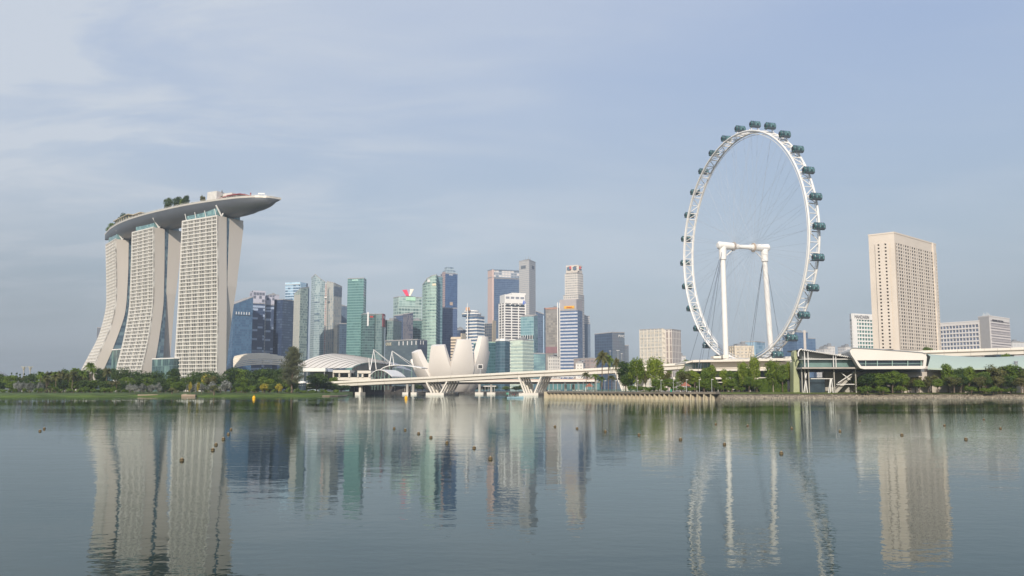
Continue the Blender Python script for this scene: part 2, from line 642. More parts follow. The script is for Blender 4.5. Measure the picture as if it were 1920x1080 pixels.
# mottled residences
f_navy = facade('navy_band_wall', C('#23406a'), C('#9db2cf'), C('#2a4870'), 5.2, 0.3, 9, 0.02, 0.35, thr=0.66, soft=0.08)
f_navy2 = facade('navy_plain_wall', C('#28446c'), C('#4d6788'), C('#243f64'), 4.5, 0.4, 5, 0.05, 0.3, thr=0.75, soft=0.1)
f_mott = facade('mottled_crown', C('#b9b7c6'), C('#5d6478'), C('#b3b2c4'), 6, 0.15, 5, 0.12, 0.6, thr=0.68, soft=0.05)


def crown(t, h, m, name='crown', inset=0.0):
    g = G()
    pl = offset_poly(t.poly, -inset) if inset else offset_poly(t.poly, 0.1)
    g.prism(pl, t.z + 0.35, t.z + h)
    return part(g, name, m, t.root)


for lb, ch, yt, wl_, hh in (('navy residence with pale mottled crown, tallest of its pair', [(472, 1560), (495, 1570)], 568, f_navy, 22),
                            ('navy residence with pale mottled crown, shorter of its pair', [(497, 1590), (512, 1596)], 571, f_navy, 17),
                            ('plain slate residence right of the mottled pair', [(512, 1610), (528, 1600)], 561, f_navy2, 0)):
    t = tower(lb, ch, yt, wl_, depth=30, plant=0, name='residential_tower')
    if hh:
        crown(t, hh, f_mott)
tower('lilac mottled tower top rising behind the slate residence', [(505, 1680), (521, 1690)], 552, f_mott, depth=25, plant=2, name='residential_tower')

# blue striped tower with pale crown
f_bstripe = facade('blue_stripe_wall', C('#3f6a8e'), C('#86b4d2'), C('#b4d0e2'), 5.5, 0.36, 6, 0.04, 0.25, thr=0.6, soft=0.2)
t = tower('light blue striped tower with a pale blue cap', [(532, 1800), (560, 1790), (574, 1815)], 533, f_bstripe, plant=3)
f_cap = facade('pale_blue_cap', C('#8cc0dc'), C('#a8d4ea'), C('#c8e2ee'), 4, 0.2, 8, 0.1, 0.3)
crown(t, 4.5, f_cap)
slab_on(t, 1, 0.02, 0.8, zat(565, 548, 1800), zat(565, 531, 1800), f_cap, 'cap_panel', 0.6)
slab_on(t, 1, 0.84, 0.98, zat(565, 548, 1800), zat(565, 530, 1800), mat('slate_panel', C('#4c6076'), 0.5), 'corner_panel', 0.8)

# curved beige and green tower in front
f_beige = facade('beige_rib_wall', C('#a3aca2'), C('#b6b9a8'), C('#c4bfae'), 4, 0.15, 2.6, 0.4, 0.4)
f_grn = facade('green_grey_wall', C('#5c7a7c'), C('#9fb5a8'), C('#a9b9ac'), 4.2, 0.3, 3, 0.15, 0.3)
t = tower('beige and green tower with sloping shoulder, in front of the blue striped one', [(549, 1500), (561, 1480), (577, 1500)], 541, f_grn, tops=[551, 540, 538], plant=0)
slab_on(t, 0, 0.03, 0.97, 3, zat(553, 553, 1490), f_beige, 'ribbed_panel', 0.5)
slab_on(t, 1, 0.9, 1.0, 3, zat(576, 541, 1500), mat('slate_panel', C('#4c6076'), 0.5), 'corner_panel', 0.5)

# two sail shaped residences
f_sail = facade('sail_wall', C('#6f8f9a'), C('#a8bdbd'), C('#9fb6b8'), 4, 0.25, 3.2, 0.2, 0.2, refl_patch=C('#7d98a2'), pscale=0.012)
f_sail2 = facade('sail_rib_wall', C('#7f949c'), C('#a4aaa4'), C('#b5b0a4'), 5, 0.1, 4.2, 0.4, 0.3)
t = tower('pale green sail shaped tower with a sharp leaning tip', [(581, 1640), (588, 1626), (598, 1620), (609.5, 1626)], 528, f_sail, tops=[521, 514, 522, 530], plant=0, depth=30, name='residential_tower')
for zz_ in (566, 588, 601):
    slab_on(t, 1, 0, 1, zat(590, zz_ + 1.5, 1625), zat(590, zz_, 1625), mat('slate_panel', C('#4c6076'), 0.5), 'belt', 0.4)
t = tower('grey beige ribbed sail tower with gently sloping roof', [(610.5, 1626), (624, 1618), (639, 1640)], 532, f_sail2, tops=[527, 530, 537], plant=0, name='residential_tower')
slab_on(t, 1, 0.0, 1.0, zat(630, 556, 1630), zat(630, 538, 1630), facade('slate_top', C('#53677c'), C('#66788a'), C('#5c6e82'), 4, 0.2, 4, 0.1, 0.3), 'dark_upper_panel', 0.3)
# construction hoist on the joint of the two sails
gt = thing('construction_hoist', 'red and white hoist mast up the joint of the sail towers', 'hoist mast', (GX(609, 1610), 1612, 2))
g = G()
zt_ = zat(609, 530, 1612)
xh = XT(609.5, 600, 1612)
for i in range(2):
    g.box((xh + (-1.1 if i else 1.1), 1612, zt_ / 2), 0.5, 0.5, zt_)
part(g, 'mast_rail', mat('hoist_white', (0.75, 0.68, 0.62, 1), 0.6), gt)
for k in range(60):
    g = G(); g.box((xh, 1612, 3 + k * (zt_ - 4) / 60), 2.0, 0.6, 1.3)
    part(g, 'mast_tie', mat('hoist_red', (0.45, 0.17, 0.14, 1), 0.6), gt)
g = G(); g.box((xh + 1, 1609, zat(609, 558, 1612)), 5, 3, 2.0)
part(g, 'hoist_cage', mat('hoist_white', (0.75, 0.68, 0.62, 1), 0.6), gt)

tower('slate block half hidden between sail and teal towers', [(639, 1760), (652, 1770)], 573, facade('slate_wall', C('#4d6680'), C('#5f7890'), C('#56708a'), 4, 0.2, 4, 0.1, 0.3), plant=2)
tower('dark blue low block at the foot of the teal tower', [(636, 1600), (650, 1604)], 606, facade('navy_glass', C('#2f4c68'), C('#3a5b78'), C('#35536f'), 4, 0.2, 4, 0.1, 0.2), plant=0)

# teal tower
f_teal = facade('teal_wall', C('#31706f'), C('#54908d'), C('#659c97'), 4.6, 0.3, 3, 0.06, 0.2, refl_patch=C('#3c7c7b'), pscale=0.01)
t = tower('tall flat topped teal glass tower standing clear of its neighbours', [(649.5, 1560), (680, 1552), (684.5, 1575)], 521, f_teal, plant=0, depth=30)
slab_on(t, 0, 0.28, 0.66, zat(665, 526, 1555), zat(665, 524, 1555), mat('pale_green_sign', C('#b8ded0'), 0.5), 'sign_panel', 0.4)
g = G()
a, d, nn, L = wall_frame(t, 1)
q = a + d * L
g.box((q.x, q.y - 0.5, (t.z + 2) / 2 + 1), 1.0, 1.0, t.z)
part(g, 'edge_blade', mat('blade_green', C('#93bdbd'), 0.4), t.root)

f_dgreen = facade('dark_green_wall', C('#264e54'), C('#3c6c6a'), C('#4d7672'), 4.5, 0.28, 4, 0.06, 0.25)
t = tower('dark green block with white stripe and red sign by the teal tower', [(680, 1530), (702, 1536)], 588, f_dgreen, plant=0)
slab_on(t, 0, 0.34, 0.48, zat(688, 611, 1530), zat(688, 585, 1530), M_WHITE, 'white_stripe', 0.8)
slab_on(t, 0, 0.58, 0.85, zat(694, 595, 1530), zat(694, 592, 1530), mat('red_sign', C('#c04038'), 0.5), 'sign_panel', 0.8)
f_ggrey = facade('green_grey_grid', C('#4c6e74'), C('#688a8b'), C('#789491'), 4.5, 0.25, 4, 0.15, 0.3)
t = tower('grey green block with a red corner blade', [(702, 1540), (716, 1532), (721, 1550)], 588, f_ggrey, plant=0)
slab_on(t, 1, 0.1, 0.98, zat(718, 613, 1540), zat(718, 589, 1540), mat('red_blade', C('#9c2f3c'), 0.5), 'red_blade', 1.0)
slab_on(t, 1, 0.3, 0.7, zat(718, 597, 1540), zat(718, 592, 1540), M_WHITE, 'emblem_panel', 1.3)
tower('slim dark teal block with grey green front, left of the purple one', [(722, 1560), (737, 1556)], 600, f_ggrey, plant=4)

# green framed tower with a red and white emblem
f_grid = facade('green_frame_wall', C('#4f7676'), C('#88a8a0'), C('#a9c2b8'), 6.5, 0.3, 6, 0.16, 0.3, thr=0.45)
t = tower('pale green framed tower carrying a red and white winged emblem', [(736.5, 1840), (746, 1820), (790, 1836)], 556, f_grid, plant=2)
f_pale = facade('pale_green_crown', C('#7fa8a2'), C('#9dc0b6'), C('#b4d0c6'), 5, 0.2, 7, 0.1, 0.3)
slab_on(t, 1, 0.02, 0.72, zat(760, 574, 1820), zat(760, 557, 1820), f_pale, 'glazed_crown', 0.5)
slab_on(t, 1, 0.32, 0.72, zat(768, 563, 1820), zat(768, 556, 1820), mat('mint_sign', C('#b5e0c2'), 0.5), 'sign_box', 2.0)
g = G()
ye = 1825
for pts, mi in (([(754, 543.5), (763, 543), (767, 555), (761.5, 555)], 0), ([(763, 543), (767, 541.8), (769, 543.5), (767, 555)], 1), ([(769, 541.8), (776, 542.2), (769.5, 555), (767, 555)], 2)):
    fr = [W(a, b, ye) for a, b in pts]
    bk = [p + Vector((0, 3, 0)) for p in fr]
    g.face(list(reversed(fr)), mi=mi); g.face(bk, mi=mi)
    for i in range(4):
        j = (i + 1) % 4
        g.face([fr[i], fr[j], bk[j], bk[i]], mi=mi)
part(g, 'rooftop_emblem', [mat('emblem_red', C('#e0305a'), 0.5), mat('emblem_grey', C('#a8a0b8'), 0.5), mat('emblem_white', C('#f2ead8'), 0.5)], t.root)

f_purp = facade('purple_grey_wall', C('#425a82'), C('#506688'), C('#4a6084'), 4, 0.15, 3, 0.1, 0.25)
f_purp2 = facade('mauve_reflection', C('#6a7188'), C('#98939c'), C('#7c7e90'), 4, 0.15, 3, 0.1, 0.25, refl_patch=C('#a09a9e'), pscale=0.03)  # mauve side: a reflection painted into the wall colour
t = tower('slate block with mauve reflecting side, below the emblem', [(738, 1600), (755, 1590), (774, 1612)], 588, f_purp, tops=[592, 590, 586], plant=0)
slab_on(t, 1, 0.02, 0.98, 3, t.z - 1, f_purp2, 'side_glazing', 0.25)
tower('dark teal block tucked left of the curved green tower', [(774, 1660), (791, 1664)], 600, f_dgreen, plant=3)

# broad dark block with pale sign
f_dk = facade('slate_green_wall', C('#465a66'), C('#52676f'), C('#4c616b'), 4, 0.3, 6, 0.05, 0.3)
f_dk2 = facade('navy_side_wall', C('#2b3f5c'), C('#344a68'), C('#30455f'), 4, 0.2, 6, 0.05, 0.3)
t = tower('broad dark low block with cream letters and a row of white posts', [(722, 1330), (783, 1290), (801, 1316)], 636, f_dk, plant=0)
slab_on(t, 1, 0.01, 0.995, 3, t.z - 0.9, f_dk2, 'side_glazing', 0.2)
M_SIGN_CREAM = mat('sign_cream', C('#e0d6b8'), 0.5)
sign_on(t, 0, 'OUE', 0.03, zat(730, 647.5, 1320), 6.2, M_SIGN_CREAM, xs=0.95)
for k in range(5):
    u = (748.5 + 7.9 * k - 722) / 61
    slab_on(t, 0, u, u + 0.018, zat(760, 647, 1300), zat(760, 639.5, 1300), M_WHITE, 'white_post', 0.8)
for k in range(2):
    slab_on(t, 1, 0.27 + 0.28 * k, 0.31 + 0.28 * k, zat(790, 646, 1300), zat(790, 639, 1300), M_WHITE, 'white_post', 0.8)

# curved green tower
f_cgreen = facade('banded_green_wall', C('#3f6c6e'), C('#8db0a4'), C('#9dbcae'), 5.2, 0.35, 5, 0.1, 0.25, thr=0.45)
t = tower('curved pale green banded tower with rising rounded top', [(791, 1500), (799, 1484), (807, 1478), (817, 1476)], 515, f_cgreen, tops=[534, 523, 517, 514.5], plant=0, depth=34,
          bands=(mat('mint_band2', C('#a9c2b6'), 0.5), 5.2, 2.0, 0.5))
slab_on(t, 1, 0.2, 0.8, zat(800, 529, 1480), zat(800, 524, 1480), M_WHITE, 'lit_opening', 0.9)
slab_on(t, 3 - 1, 0.3, 0.98, zat(811, 536, 1480), zat(811, 532, 1480), mat('sign_cream', C('#e0d6b8'), 0.5), 'sign_panel', 1.0)
tower('narrow teal side wing between the curved and the dark tower', [(817.5, 1500), (829, 1506)], 517, facade('teal_side', C('#4c7a88'), C('#5f8c98'), C('#6a94a0'), 5.2, 0.25, 3, 0.1, 0.2), plant=0)

# dark blue crowned tower with pink strip
f_dblue = facade('slate_blue_wall', C('#2c5484'), C('#3a6292'), C('#315988'), 4, 0.2, 3.5, 0.1, 0.2)
t = tower('dark blue tower with stepped crown and a pink corner strip', [(825, 1720), (834, 1700), (857, 1712)], 512, f_dblue, plant=0)
M_PINK = facade('pink_strip', C('#7f6f80'), C('#8f7c84'), C('#c4a49c'), 4.2, 0.4, 5.5, 0.3, 0.6)
slab_on(t, 0, 0.35, 0.98, zat(830, 576, 1705), zat(830, 510, 1705), M_PINK, 'pink_strip', 0.4)
g = G(); g.prism(offset_poly(t.poly, -3.0), t.z, zat(834, 506, 1700)); g.prism(offset_poly(t.poly, -5.5), zat(834, 506, 1700), zat(834, 499.5, 1700))
part(g, 'crown', facade('crown_glass', C('#557592'), C('#7e98aa'), C('#a9bcc4'), 6, 0.3, 6, 0.1, 0.3), t.root)
slab_on(t, 1, 0.38, 0.62, zat(845, 572, 1702), zat(845, 566, 1702), mat('tan_panel', C('#b3a090'), 0.6), 'tan_panel', 0.4)
slab_on(t, 1, 0.3, 0.62, zat(845, 515.6, 1702), zat(845, 514.4, 1702), M_WHITE, 'sign_panel', 0.4)
tower('dark slate base block under the dark blue tower', [(829, 1580), (857, 1586)], 577, facade('slate_wall2', C('#2f5080'), C('#3b5c8a'), C('#345586'), 4, 0.2, 4, 0.1, 0.25), plant=0)

f_bw = facade('blind_dark', C('#5a6068'), C('#6d7178'), C('#cabda8'), 5.2, 0.45, 30, 0.01, 0.5)
M_BEIGE = mat('beige_stone', C('#d3c3ad'), 0.8, var=0.06)
t = tower('low beige office block with dark window bands behind the white petals', [(846, 1180), (864, 1176), (873, 1190)], 632, mat('dark_blind', C('#5d5a58'), 0.5), plant=0,
          bands=(M_BEIGE, 3.8, 2.2, 0.5), roofmat=M_BEIGE)
slab_on(t, 1, 0.0, 1.0, 3, zat(868, 625, 1180), M_BEIGE, 'stair_tower', 0.8)
tower('small dark block with thin mast seen between towers', [(857, 1900), (874, 1906)], 618, f_navy2, plant=5)

# white banded tower with a spire
f_wb = facade('steel_blue_glass', C('#3e6186'), C('#5a80a4'), C('#4c7094'), 4, 0.2, 3, 0.08, 0.2)
t = tower('white banded tower with a thin spire and stepped round top', [(874, 1400), (894, 1388), (908, 1404)], 592, f_wb, plant=0, bands=(M_WHITE, 5.0, 2.2, 0.6))
g = G()
c_ = Vector((XT(884, 590, 1415), 1415))
for r_, ya, yb in ((15, 592, 586), (11, 586, 581)):
    ring = [(c_.x + r_ * math.cos(k * math.pi / 8), c_.y + r_ * math.sin(k * math.pi / 8)) for k in range(16)]
    g.prism(ring, zat(884, ya, 1400), zat(884, yb, 1400) - 1.2)
part(g, 'round_top', f_wb, t.root)
g = G()
for r_, yb in ((15.6, 586), (11.6, 581)):
    ring = [(c_.x + r_ * math.cos(k * math.pi / 8), c_.y + r_ * math.sin(k * math.pi / 8)) for k in range(16)]
    g.prism(ring, zat(884, yb, 1400) - 2.2, zat(884, yb, 1400), bottom=True)
part(g, 'round_cornice', M_WHITE, t.root)
g = G()
xs_ = XT(876.5, 600, 1386)
g.tube([(xs_, 1386, 3), (xs_, 1386, zat(876, 582, 1386)), (xs_, 1386, zat(876, 568, 1386))], [0.9, 0.8, 0.3], 8)
part(g, 'spire', M_WHITE, t.root)
g = G(); g.box((XT(877, 578, 1396), 1396, zat(877, 579.5, 1396)), 6, 6, 5)
part(g, 'spire_base', mat('orange_buff', C('#d8a880'), 0.6), t.root)

t = tower('dark office block with cream gable edge behind the banded tower', [(908, 1640), (922, 1630), (930, 1650)], 606, facade('dark_grid', C('#3d4d66'), C('#56657a'), C('#8a8a84'), 5, 0.2, 5, 0.15, 0.3, thr=0.6), plant=0)
slab_on(t, 1, 0.1, 0.95, 3, zat(926, 601, 1640), mat('cream_gable', C('#d9c7ac'), 0.7), 'cream_gable', 0.6)

# big slate tower with lattice crown
f_slate = facade('slate_big_wall', C('#3a5a82'), C('#48688f'), C('#4f6e94'), 4.2, 0.25, 4, 0.06, 0.25, refl_patch=C('#5a7188'), pscale=0.01)
t = tower('broad slate blue tower with pale lattice crown and pink side', [(914.5, 1960), (923, 1940), (974, 1960)], 521, f_slate, plant=0)
M_PINKST = mat('pink_stone', C('#cdb5ac'), 0.8, var=0.05)
slab_on(t, 0, 0.0, 1.0, 3, zat(918, 505.5, 1950), M_PINKST, 'stone_side', 0.5)
slab_on(t, 1, -0.02, 0.05, 3, zat(922, 505.5, 1940), M_PINKST, 'stone_pier', 0.9)
g = G()
g.prism(offset_poly(t.poly, -0.6), t.z + 0.3, zat(923, 506.5, 1940))
part(g, 'crown', facade('lattice_crown', C('#6c8094'), C('#d8cfc8'), C('#a8aeb8'), 5.5, 0.25, 7, 0.2, 0.5, thr=0.55, soft=0.1), t.root)
g = G()
zc = zat(923, 504.5, 1940)
g.prism(offset_poly(t.poly, 0.8), zc - 2.0, zc, bottom=True)
g.prism(offset_poly(t.poly, 0.9), t.z + 1.0, t.z + 2.4, bottom=True)
part(g, 'crown_rails', mat('crown_rail', C('#8494a6'), 0.5), t.root)

# tallest grey prism
f_g1 = facade('grey_panel_wall', C('#8f98a2'), C('#9ca2a6'), C('#bdb9b4'), 4, 0.45, 3, 0.35, 0.5)
t = tower('tallest grey tower, a plain square prism with small rooftop antennas', [(973.5, 1840), (992.5, 1820), (1004.5, 1856)], 487, f_g1, plant=3)
slab_on(t, 0, 0.2, 0.66, zat(982, 503.5, 1830), zat(982, 498, 1830), mat('dark_sign', C('#6c747e'), 0.6), 'sign_panel', 0.5)
slab_on(t, 1, 0.4, 0.75, zat(998, 503, 1830), zat(998, 497, 1830), mat('dark_sign', C('#6c747e'), 0.6), 'sign_panel', 0.5)
g = G()
for dx, h in ((2, 7), (6, 5), (-4, 4)):
    g.tube([(t.root.location.x + dx, 1835, t.z), (t.root.location.x + dx, 1835, t.z + 3 + h)], 0.35, 5)
part(g, 'antenna_mast', M_GREYMETAL, t.root)

# white gridded tower with blue emblem
t = tower('white gridded office tower with blue emblem at its top right', [(936, 1480), (946, 1464), (985, 1476)], 568, mat('dark_blind2', C('#4e4f58'), 0.4), plant=0,
          bands=(M_WHITE, 4.4, 1.7, 0.5), fins=(M_WHITE, 12, 1.8, 1.0))
g = G()
a, d, nn, L = wall_frame(t, 1)
for u0, u1, ya, yb in ((0.0, 0.98, 568, 552), (0.35, 1.02, 552.1, 548.5)):
    p, q = a + d * L * u0, a + d * L * u1
    g.prism([p + nn * 0.3, q + nn * 0.3, q - nn * 25, p - nn * 25], zat(960, ya, 1465), zat(960, yb, 1465))
part(g, 'penthouse', M_WHITE, t.root)
for k in range(4):
    slab_on(t, 1, 0.06 + 0.235 * k, 0.06 + 0.235 * k + 0.17, zat(960, 574, 1465), zat(960, 570.5, 1465), M_DGLASS, 'tall_window', 1.1)
    slab_on(t, 1, 0.06 + 0.235 * k, 0.06 + 0.235 * k + 0.17, zat(960, 560, 1465), zat(960, 556, 1465), mat('louvre_grey', C('#8a8e98'), 0.6), 'louvre', 0.5)
g = G()
ze = zat(980, 570, 1466)
p = a + d * L * 0.86 + nn * 0.6
e_u = Vector((d.x, d.y, 0)); up = Vector((0, 0, 1)); n3 = Vector((nn.x, nn.y, 0)); P0 = Vector((p.x, p.y, ze))
for q4 in (((0, 0), (2.2, 0), (3.0, 7), (2.0, 7)), ((3.4, 1.5), (5.4, 0), (5.6, 2.0), (3.6, 6.5))):
    fr = [P0 + e_u * u_ + up * v_ + n3 * 0.25 for u_, v_ in q4]
    bk = [x - n3 * 0.3 for x in fr]
    g.face(fr); g.face(list(reversed(bk)))
    for i in range(4):
        g.face([fr[(i + 1) % 4], fr[i], bk[i], bk[(i + 1) % 4]])
part(g, 'blue_emblem', mat('emblem_blue', C('#3f6fd0'), 0.5), t.root)

f_teal2 = facade('light_teal_wall', C('#5b93a0'), C('#7fb2b4'), C('#86b6bc'), 4.2, 0.25, 4, 0.08, 0.2, refl_patch=C('#6b9fab'), pscale=0.03)
f_teal3 = facade('mid_teal_wall', C('#3f6f84'), C('#5e909c'), C('#557f90'), 4.2, 0.25, 4, 0.08, 0.2, refl_patch=C('#86b8b4'), pscale=0.03)
t = tower('light teal glass tower with an open colonnade low on its front', [(976, 1380), (1001, 1366), (1008, 1380)], 592, f_teal2, plant=0, tops=[593, 592, 590])
slab_on(t, 0, 0.0, 0.98, zat(985, 636, 1370), zat(985, 629, 1370), M_DGLASS, 'open_storey', 0.3)
for k in range(6):
    slab_on(t, 0, 0.02 + 0.17 * k, 0.06 + 0.17 * k, zat(985, 637, 1370), zat(985, 628, 1370), M_WHITE, 'column', 0.7)
slab_on(t, 1, 0.0, 1.0, 3, t.z - 2, f_teal3, 'side_glazing', 0.2)
t = tower('dark blue tower with slanted top and a white edge line', [(1005, 1560), (1021, 1556)], 590, facade('slate_blue2', C('#3f5d7e'), C('#4a698a'), C('#445f80'), 4, 0.2, 4, 0.1, 0.25), plant=0, tops=[583, 589])
slab_on(t, 0, 0.86, 0.96, zat(1019, 665, 1556), zat(1019, 592, 1556), mat('pale_edge', C('#a9c4dc'), 0.5), 'edge_blade', 0.6)
tower('low dark teal block below the slanted blue tower', [(1000, 1300), (1022, 1306)], 662, f_teal3, plant=0)

tower('small dark teal block right of the petals', [(916, 1180), (929, 1186)], 641, facade('teal_dk', C('#2f6470'), C('#3d7480'), C('#417886'), 4, 0.25, 4, 0.08, 0.2), plant=0, roofmat=mat('mint_band', C('#b9d8c6'), 0.5))
t = tower('curved dark teal block with white rim, right of the petals', [(929, 1160), (937, 1152), (947, 1152), (956, 1162)], 638, facade('teal_dk2', C('#24566c'), C('#2f6478'), C('#2b5d74'), 4, 0.2, 3, 0.1, 0.15), plant=0, roofmat=M_WHITE)
crown(t, 2.4, M_WHITE, 'white_rim', 1.0)

t = tower('mint and white striped block beside the curved teal one', [(957, 1130), (980, 1116), (1000, 1136)], 637, facade('mint_glass', C('#6b8f94'), C('#8fb0ac'), C('#b9cfc2'), 4.4, 0.3, 6, 0.05, 0.3), plant=2,
          bands=(mat('mint_white', C('#cfdccd'), 0.6), 4.4, 2.1, 0.4, lambda k, z: True))
slab_on(t, 0, 0.2, 0.85, t.z - 6, t.z - 0.5, mat('mint_white', C('#cfdccd'), 0.6), 'top_panel', 0.6)

f_gb = facade('grey_brown_wall', C('#7a7672'), C('#a39c90'), C('#8e8880'), 4.2, 0.35, 4, 0.12, 0.4, thr=0.55, refl_patch=C('#8f8a86'), pscale=0.04)
t = tower('grey brown office slab with mottled blinds and white right edge', [(1020.5, 1540), (1046, 1530)], 577, f_gb, plant=2, depth=30)
slab_on(t, 0, 0.97, 1.04, 3, t.z + 9, M_WHITE, 'white_edge', 0.8)
slab_on(t, 0, 0.0, 1.0, t.z - 2.2, t.z + 0.6, mat('pink_cornice', C('#b08878'), 0.7), 'cornice', 0.5)
slab_on(t, 0, 0.0, 0.1, 3, t.z, mat('slate_panel', C('#4c6076'), 0.5), 'dark_edge', 0.5)
slab_on(t, 0, 0.1, 0.96, zat(1030, 662, 1530), zat(1030, 650, 1530), mat('pinkish_band', C('#8f6f74'), 0.7), 'pink_band', 0.3)

# stepped white tower
f_uob = facade('white_grid_wall', C('#7d7f84'), C('#9a9894'), C('#d3cabd'), 4.6, 0.4, 4.0, 0.4, 0.6)
f_uob2 = facade('white_grid_shaded', C('#6d7480'), C('#888c92'), C('#b9b4b0'), 4.6, 0.35, 4.0, 0.3, 0.6)  # darker, bluer copy of the front wall, side shade put into its colour
base = tower('stepped white tower with red marks on its crown, tallest of the right group', [(1057, 1700), (1085, 1684), (1096, 1704)], 552, f_uob, plant=0)
slab_on(base, 1, 0, 1, 3, base.z, f_uob2, 'side_wall', 0.1)
g = G()
for a0, a1, a2, ya, yb in ((1059, 1083.5, 1093.5, 552, 512), (1062, 1082.5, 1091, 512, 497.5)):
    pl = [Vector((XT(a0, 530, 1702), 1702)), Vector((XT(a1, 530, 1690), 1690)), Vector((XT(a2, 530, 1704), 1704))]
    pl.append(pl[0] + pl[2] - pl[1])
    g.prism(pl, zat(1080, ya, 1690) - 0.5, zat(1080, yb, 1690))
part(g, 'upper_tiers', f_uob, base.root)
M_STONE = mat('pale_stone', C('#cfc6bc'), 0.7, var=0.05)
g = G()
pl = [Vector((XT(1061.6, 500, 1701), 1701.2)), Vector((XT(1082.6, 500, 1689), 1689)), Vector((XT(1091.4, 500, 1703), 1703.5))]
pl.append(pl[0] + pl[2] - pl[1])
g.prism(offset_poly(pl, 0.4), zat(1080, 511, 1690), zat(1080, 507, 1690), bottom=True)
g.prism(offset_poly(pl, 0.4), zat(1080, 499, 1690), zat(1080, 496.6, 1690), bottom=True)
for u in (0.0, 0.42, 0.5, 0.94):
    q = pl[0] + (pl[1] - pl[0]) * u
    g.prism([q + Vector((0, -1)), q + Vector((4, -2.5)), q + Vector((4, 1)), q + Vector((0, 2))], zat(1080, 508, 1690), zat(1080, 498, 1690))
part(g, 'crown', M_STONE, base.root)
for u in (0.08, 0.6):
    g = G()
    q = pl[0] + (pl[1] - pl[0]) * u
    e = (pl[1] - pl[0]).normalized(); nn = Vector((e.y, -e.x))
    w = 6 if u < 0.5 else 7
    g.prism([q + nn * 0.9, q + e * w + nn * 0.9, q + e * w, q], zat(1080, 506, 1690), zat(1080, 500, 1690))
    part(g, 'louvre', mat('crown_slate', C('#66788a'), 0.5), base.root)
g = G()
for u in (0.36,):
    q = pl[0] + (pl[1] - pl[0]) * u
    g.box((q.x, q.y - 3.4, zat(1080, 501.5, 1690)), 3.2, 0.8, 5.5)
q = pl[1] + (pl[2] - pl[1]) * 0.5
g.box((q.x + 0.8, q.y - 1.8, zat(1080, 501.5, 1690)), 3, 1, 4)
part(g, 'red_emblem', mat('emblem_red2', C('#c4484c'), 0.5), base.root)

# striped tower with yellow sign
t = tower('blue and white striped tower with yellow sign on its grey top', [(1050, 1500), (1083, 1486), (1092, 1510)], 581, mat('stripe_glass', C('#536b90'), 0.2, var=0.1, scale=0.1), plant=0,
          bands=(mat('stripe_white', C('#c4c6cc'), 0.6), 5.6, 2.7, 0.35))
g = G()
a, d, nn, L = wall_frame(t, 0)
p, q = a - d * 0.3, a + d * (L - 1.5)
g.prism([p + nn * 0.5, q + nn * 0.5, q - nn * 26, p - nn * 26], t.z + 0.35, zat(1070, 561, 1490))
part(g, 'top_block', mat('warm_grey_panel', C('#aea8a8'), 0.7, var=0.05), t.root)
p, q = a + d * L * 0.26 + nn * 0.5, a + d * L * 0.84 + nn * 0.5
g = G(); g.prism([p + nn * 0.6, q + nn * 0.6, q, p], zat(1070, 578.5, 1490), zat(1070, 573.5, 1490), bottom=True)
part(g, 'yellow_sign', mat('sign_yellow', C('#e6b13c'), 0.5), t.root)
g = G(); p = a + d * L * 0.4 + nn * 1.2; q = a + d * L * 0.72 + nn * 1.2
g.prism([p + nn * 0.3, q + nn * 0.3, q, p], zat(1070, 577, 1490), zat(1070, 575.2, 1490), bottom=True)
part(g, 'sign_lettering', mat('sign_orange', C('#c0582c'), 0.5), t.root)
slab_on(t, 0, -0.02, 0.02, 3, zat(1051, 568, 1500), M_WHITE, 'white_edge', 0.9)
slab_on(t, 1, 0.0, 1.0, 3, t.z - 0.5, facade('blue_shadow_side', C('#44608a'), C('#526e96'), C('#4b6790'), 5.6, 0.2, 4, 0.05, 0.25), 'side_glazing', 0.5)  # blue shadow of the right side painted into its wall colour

tower('slim slate tower with pale lined top at the right edge of the cluster', [(1086, 1780), (1107, 1790)], 606, facade('slate_pale', C('#5a7088'), C('#66798e'), C('#607690'), 4, 0.2, 4, 0.1, 0.3), plant=0)
tower('pale banded narrow tower top behind the slim slate one', [(1093, 1850), (1106, 1856)], 592, facade('pale_band', C('#8d929a'), C('#9a9ea4'), C('#bdbab6'), 4, 0.4, 8, 0.05, 0.5), plant=3)
tower('low white blocky building at the foot of the grey brown slab', [(1027, 1250), (1036, 1244), (1050, 1252)], 668, facade('white_low_wall', C('#8f8c88'), C('#a9a59e'), C('#dcd6ca'), 4.5, 0.5, 4, 0.5, 0.6), plant=2, name='low_building', cat='building')
tower('little white pavilion building above the bridge deck', [(1079, 1150), (1093, 1148)], 680, facade('white_low_wall', C('#8f8c88'), C('#a9a59e'), C('#dcd6ca'), 4.5, 0.5, 4, 0.5, 0.6), plant=2, name='low_building', cat='building', depth=20)
tower('small brick coloured block low beside the palms', [(1106, 1240), (1118, 1246)], 671, facade('brick_low', C('#8c8280'), C('#a8a09a'), C('#b09a92'), 5, 0.4, 6, 0.2, 0.7), plant=0, name='low_building', cat='building')

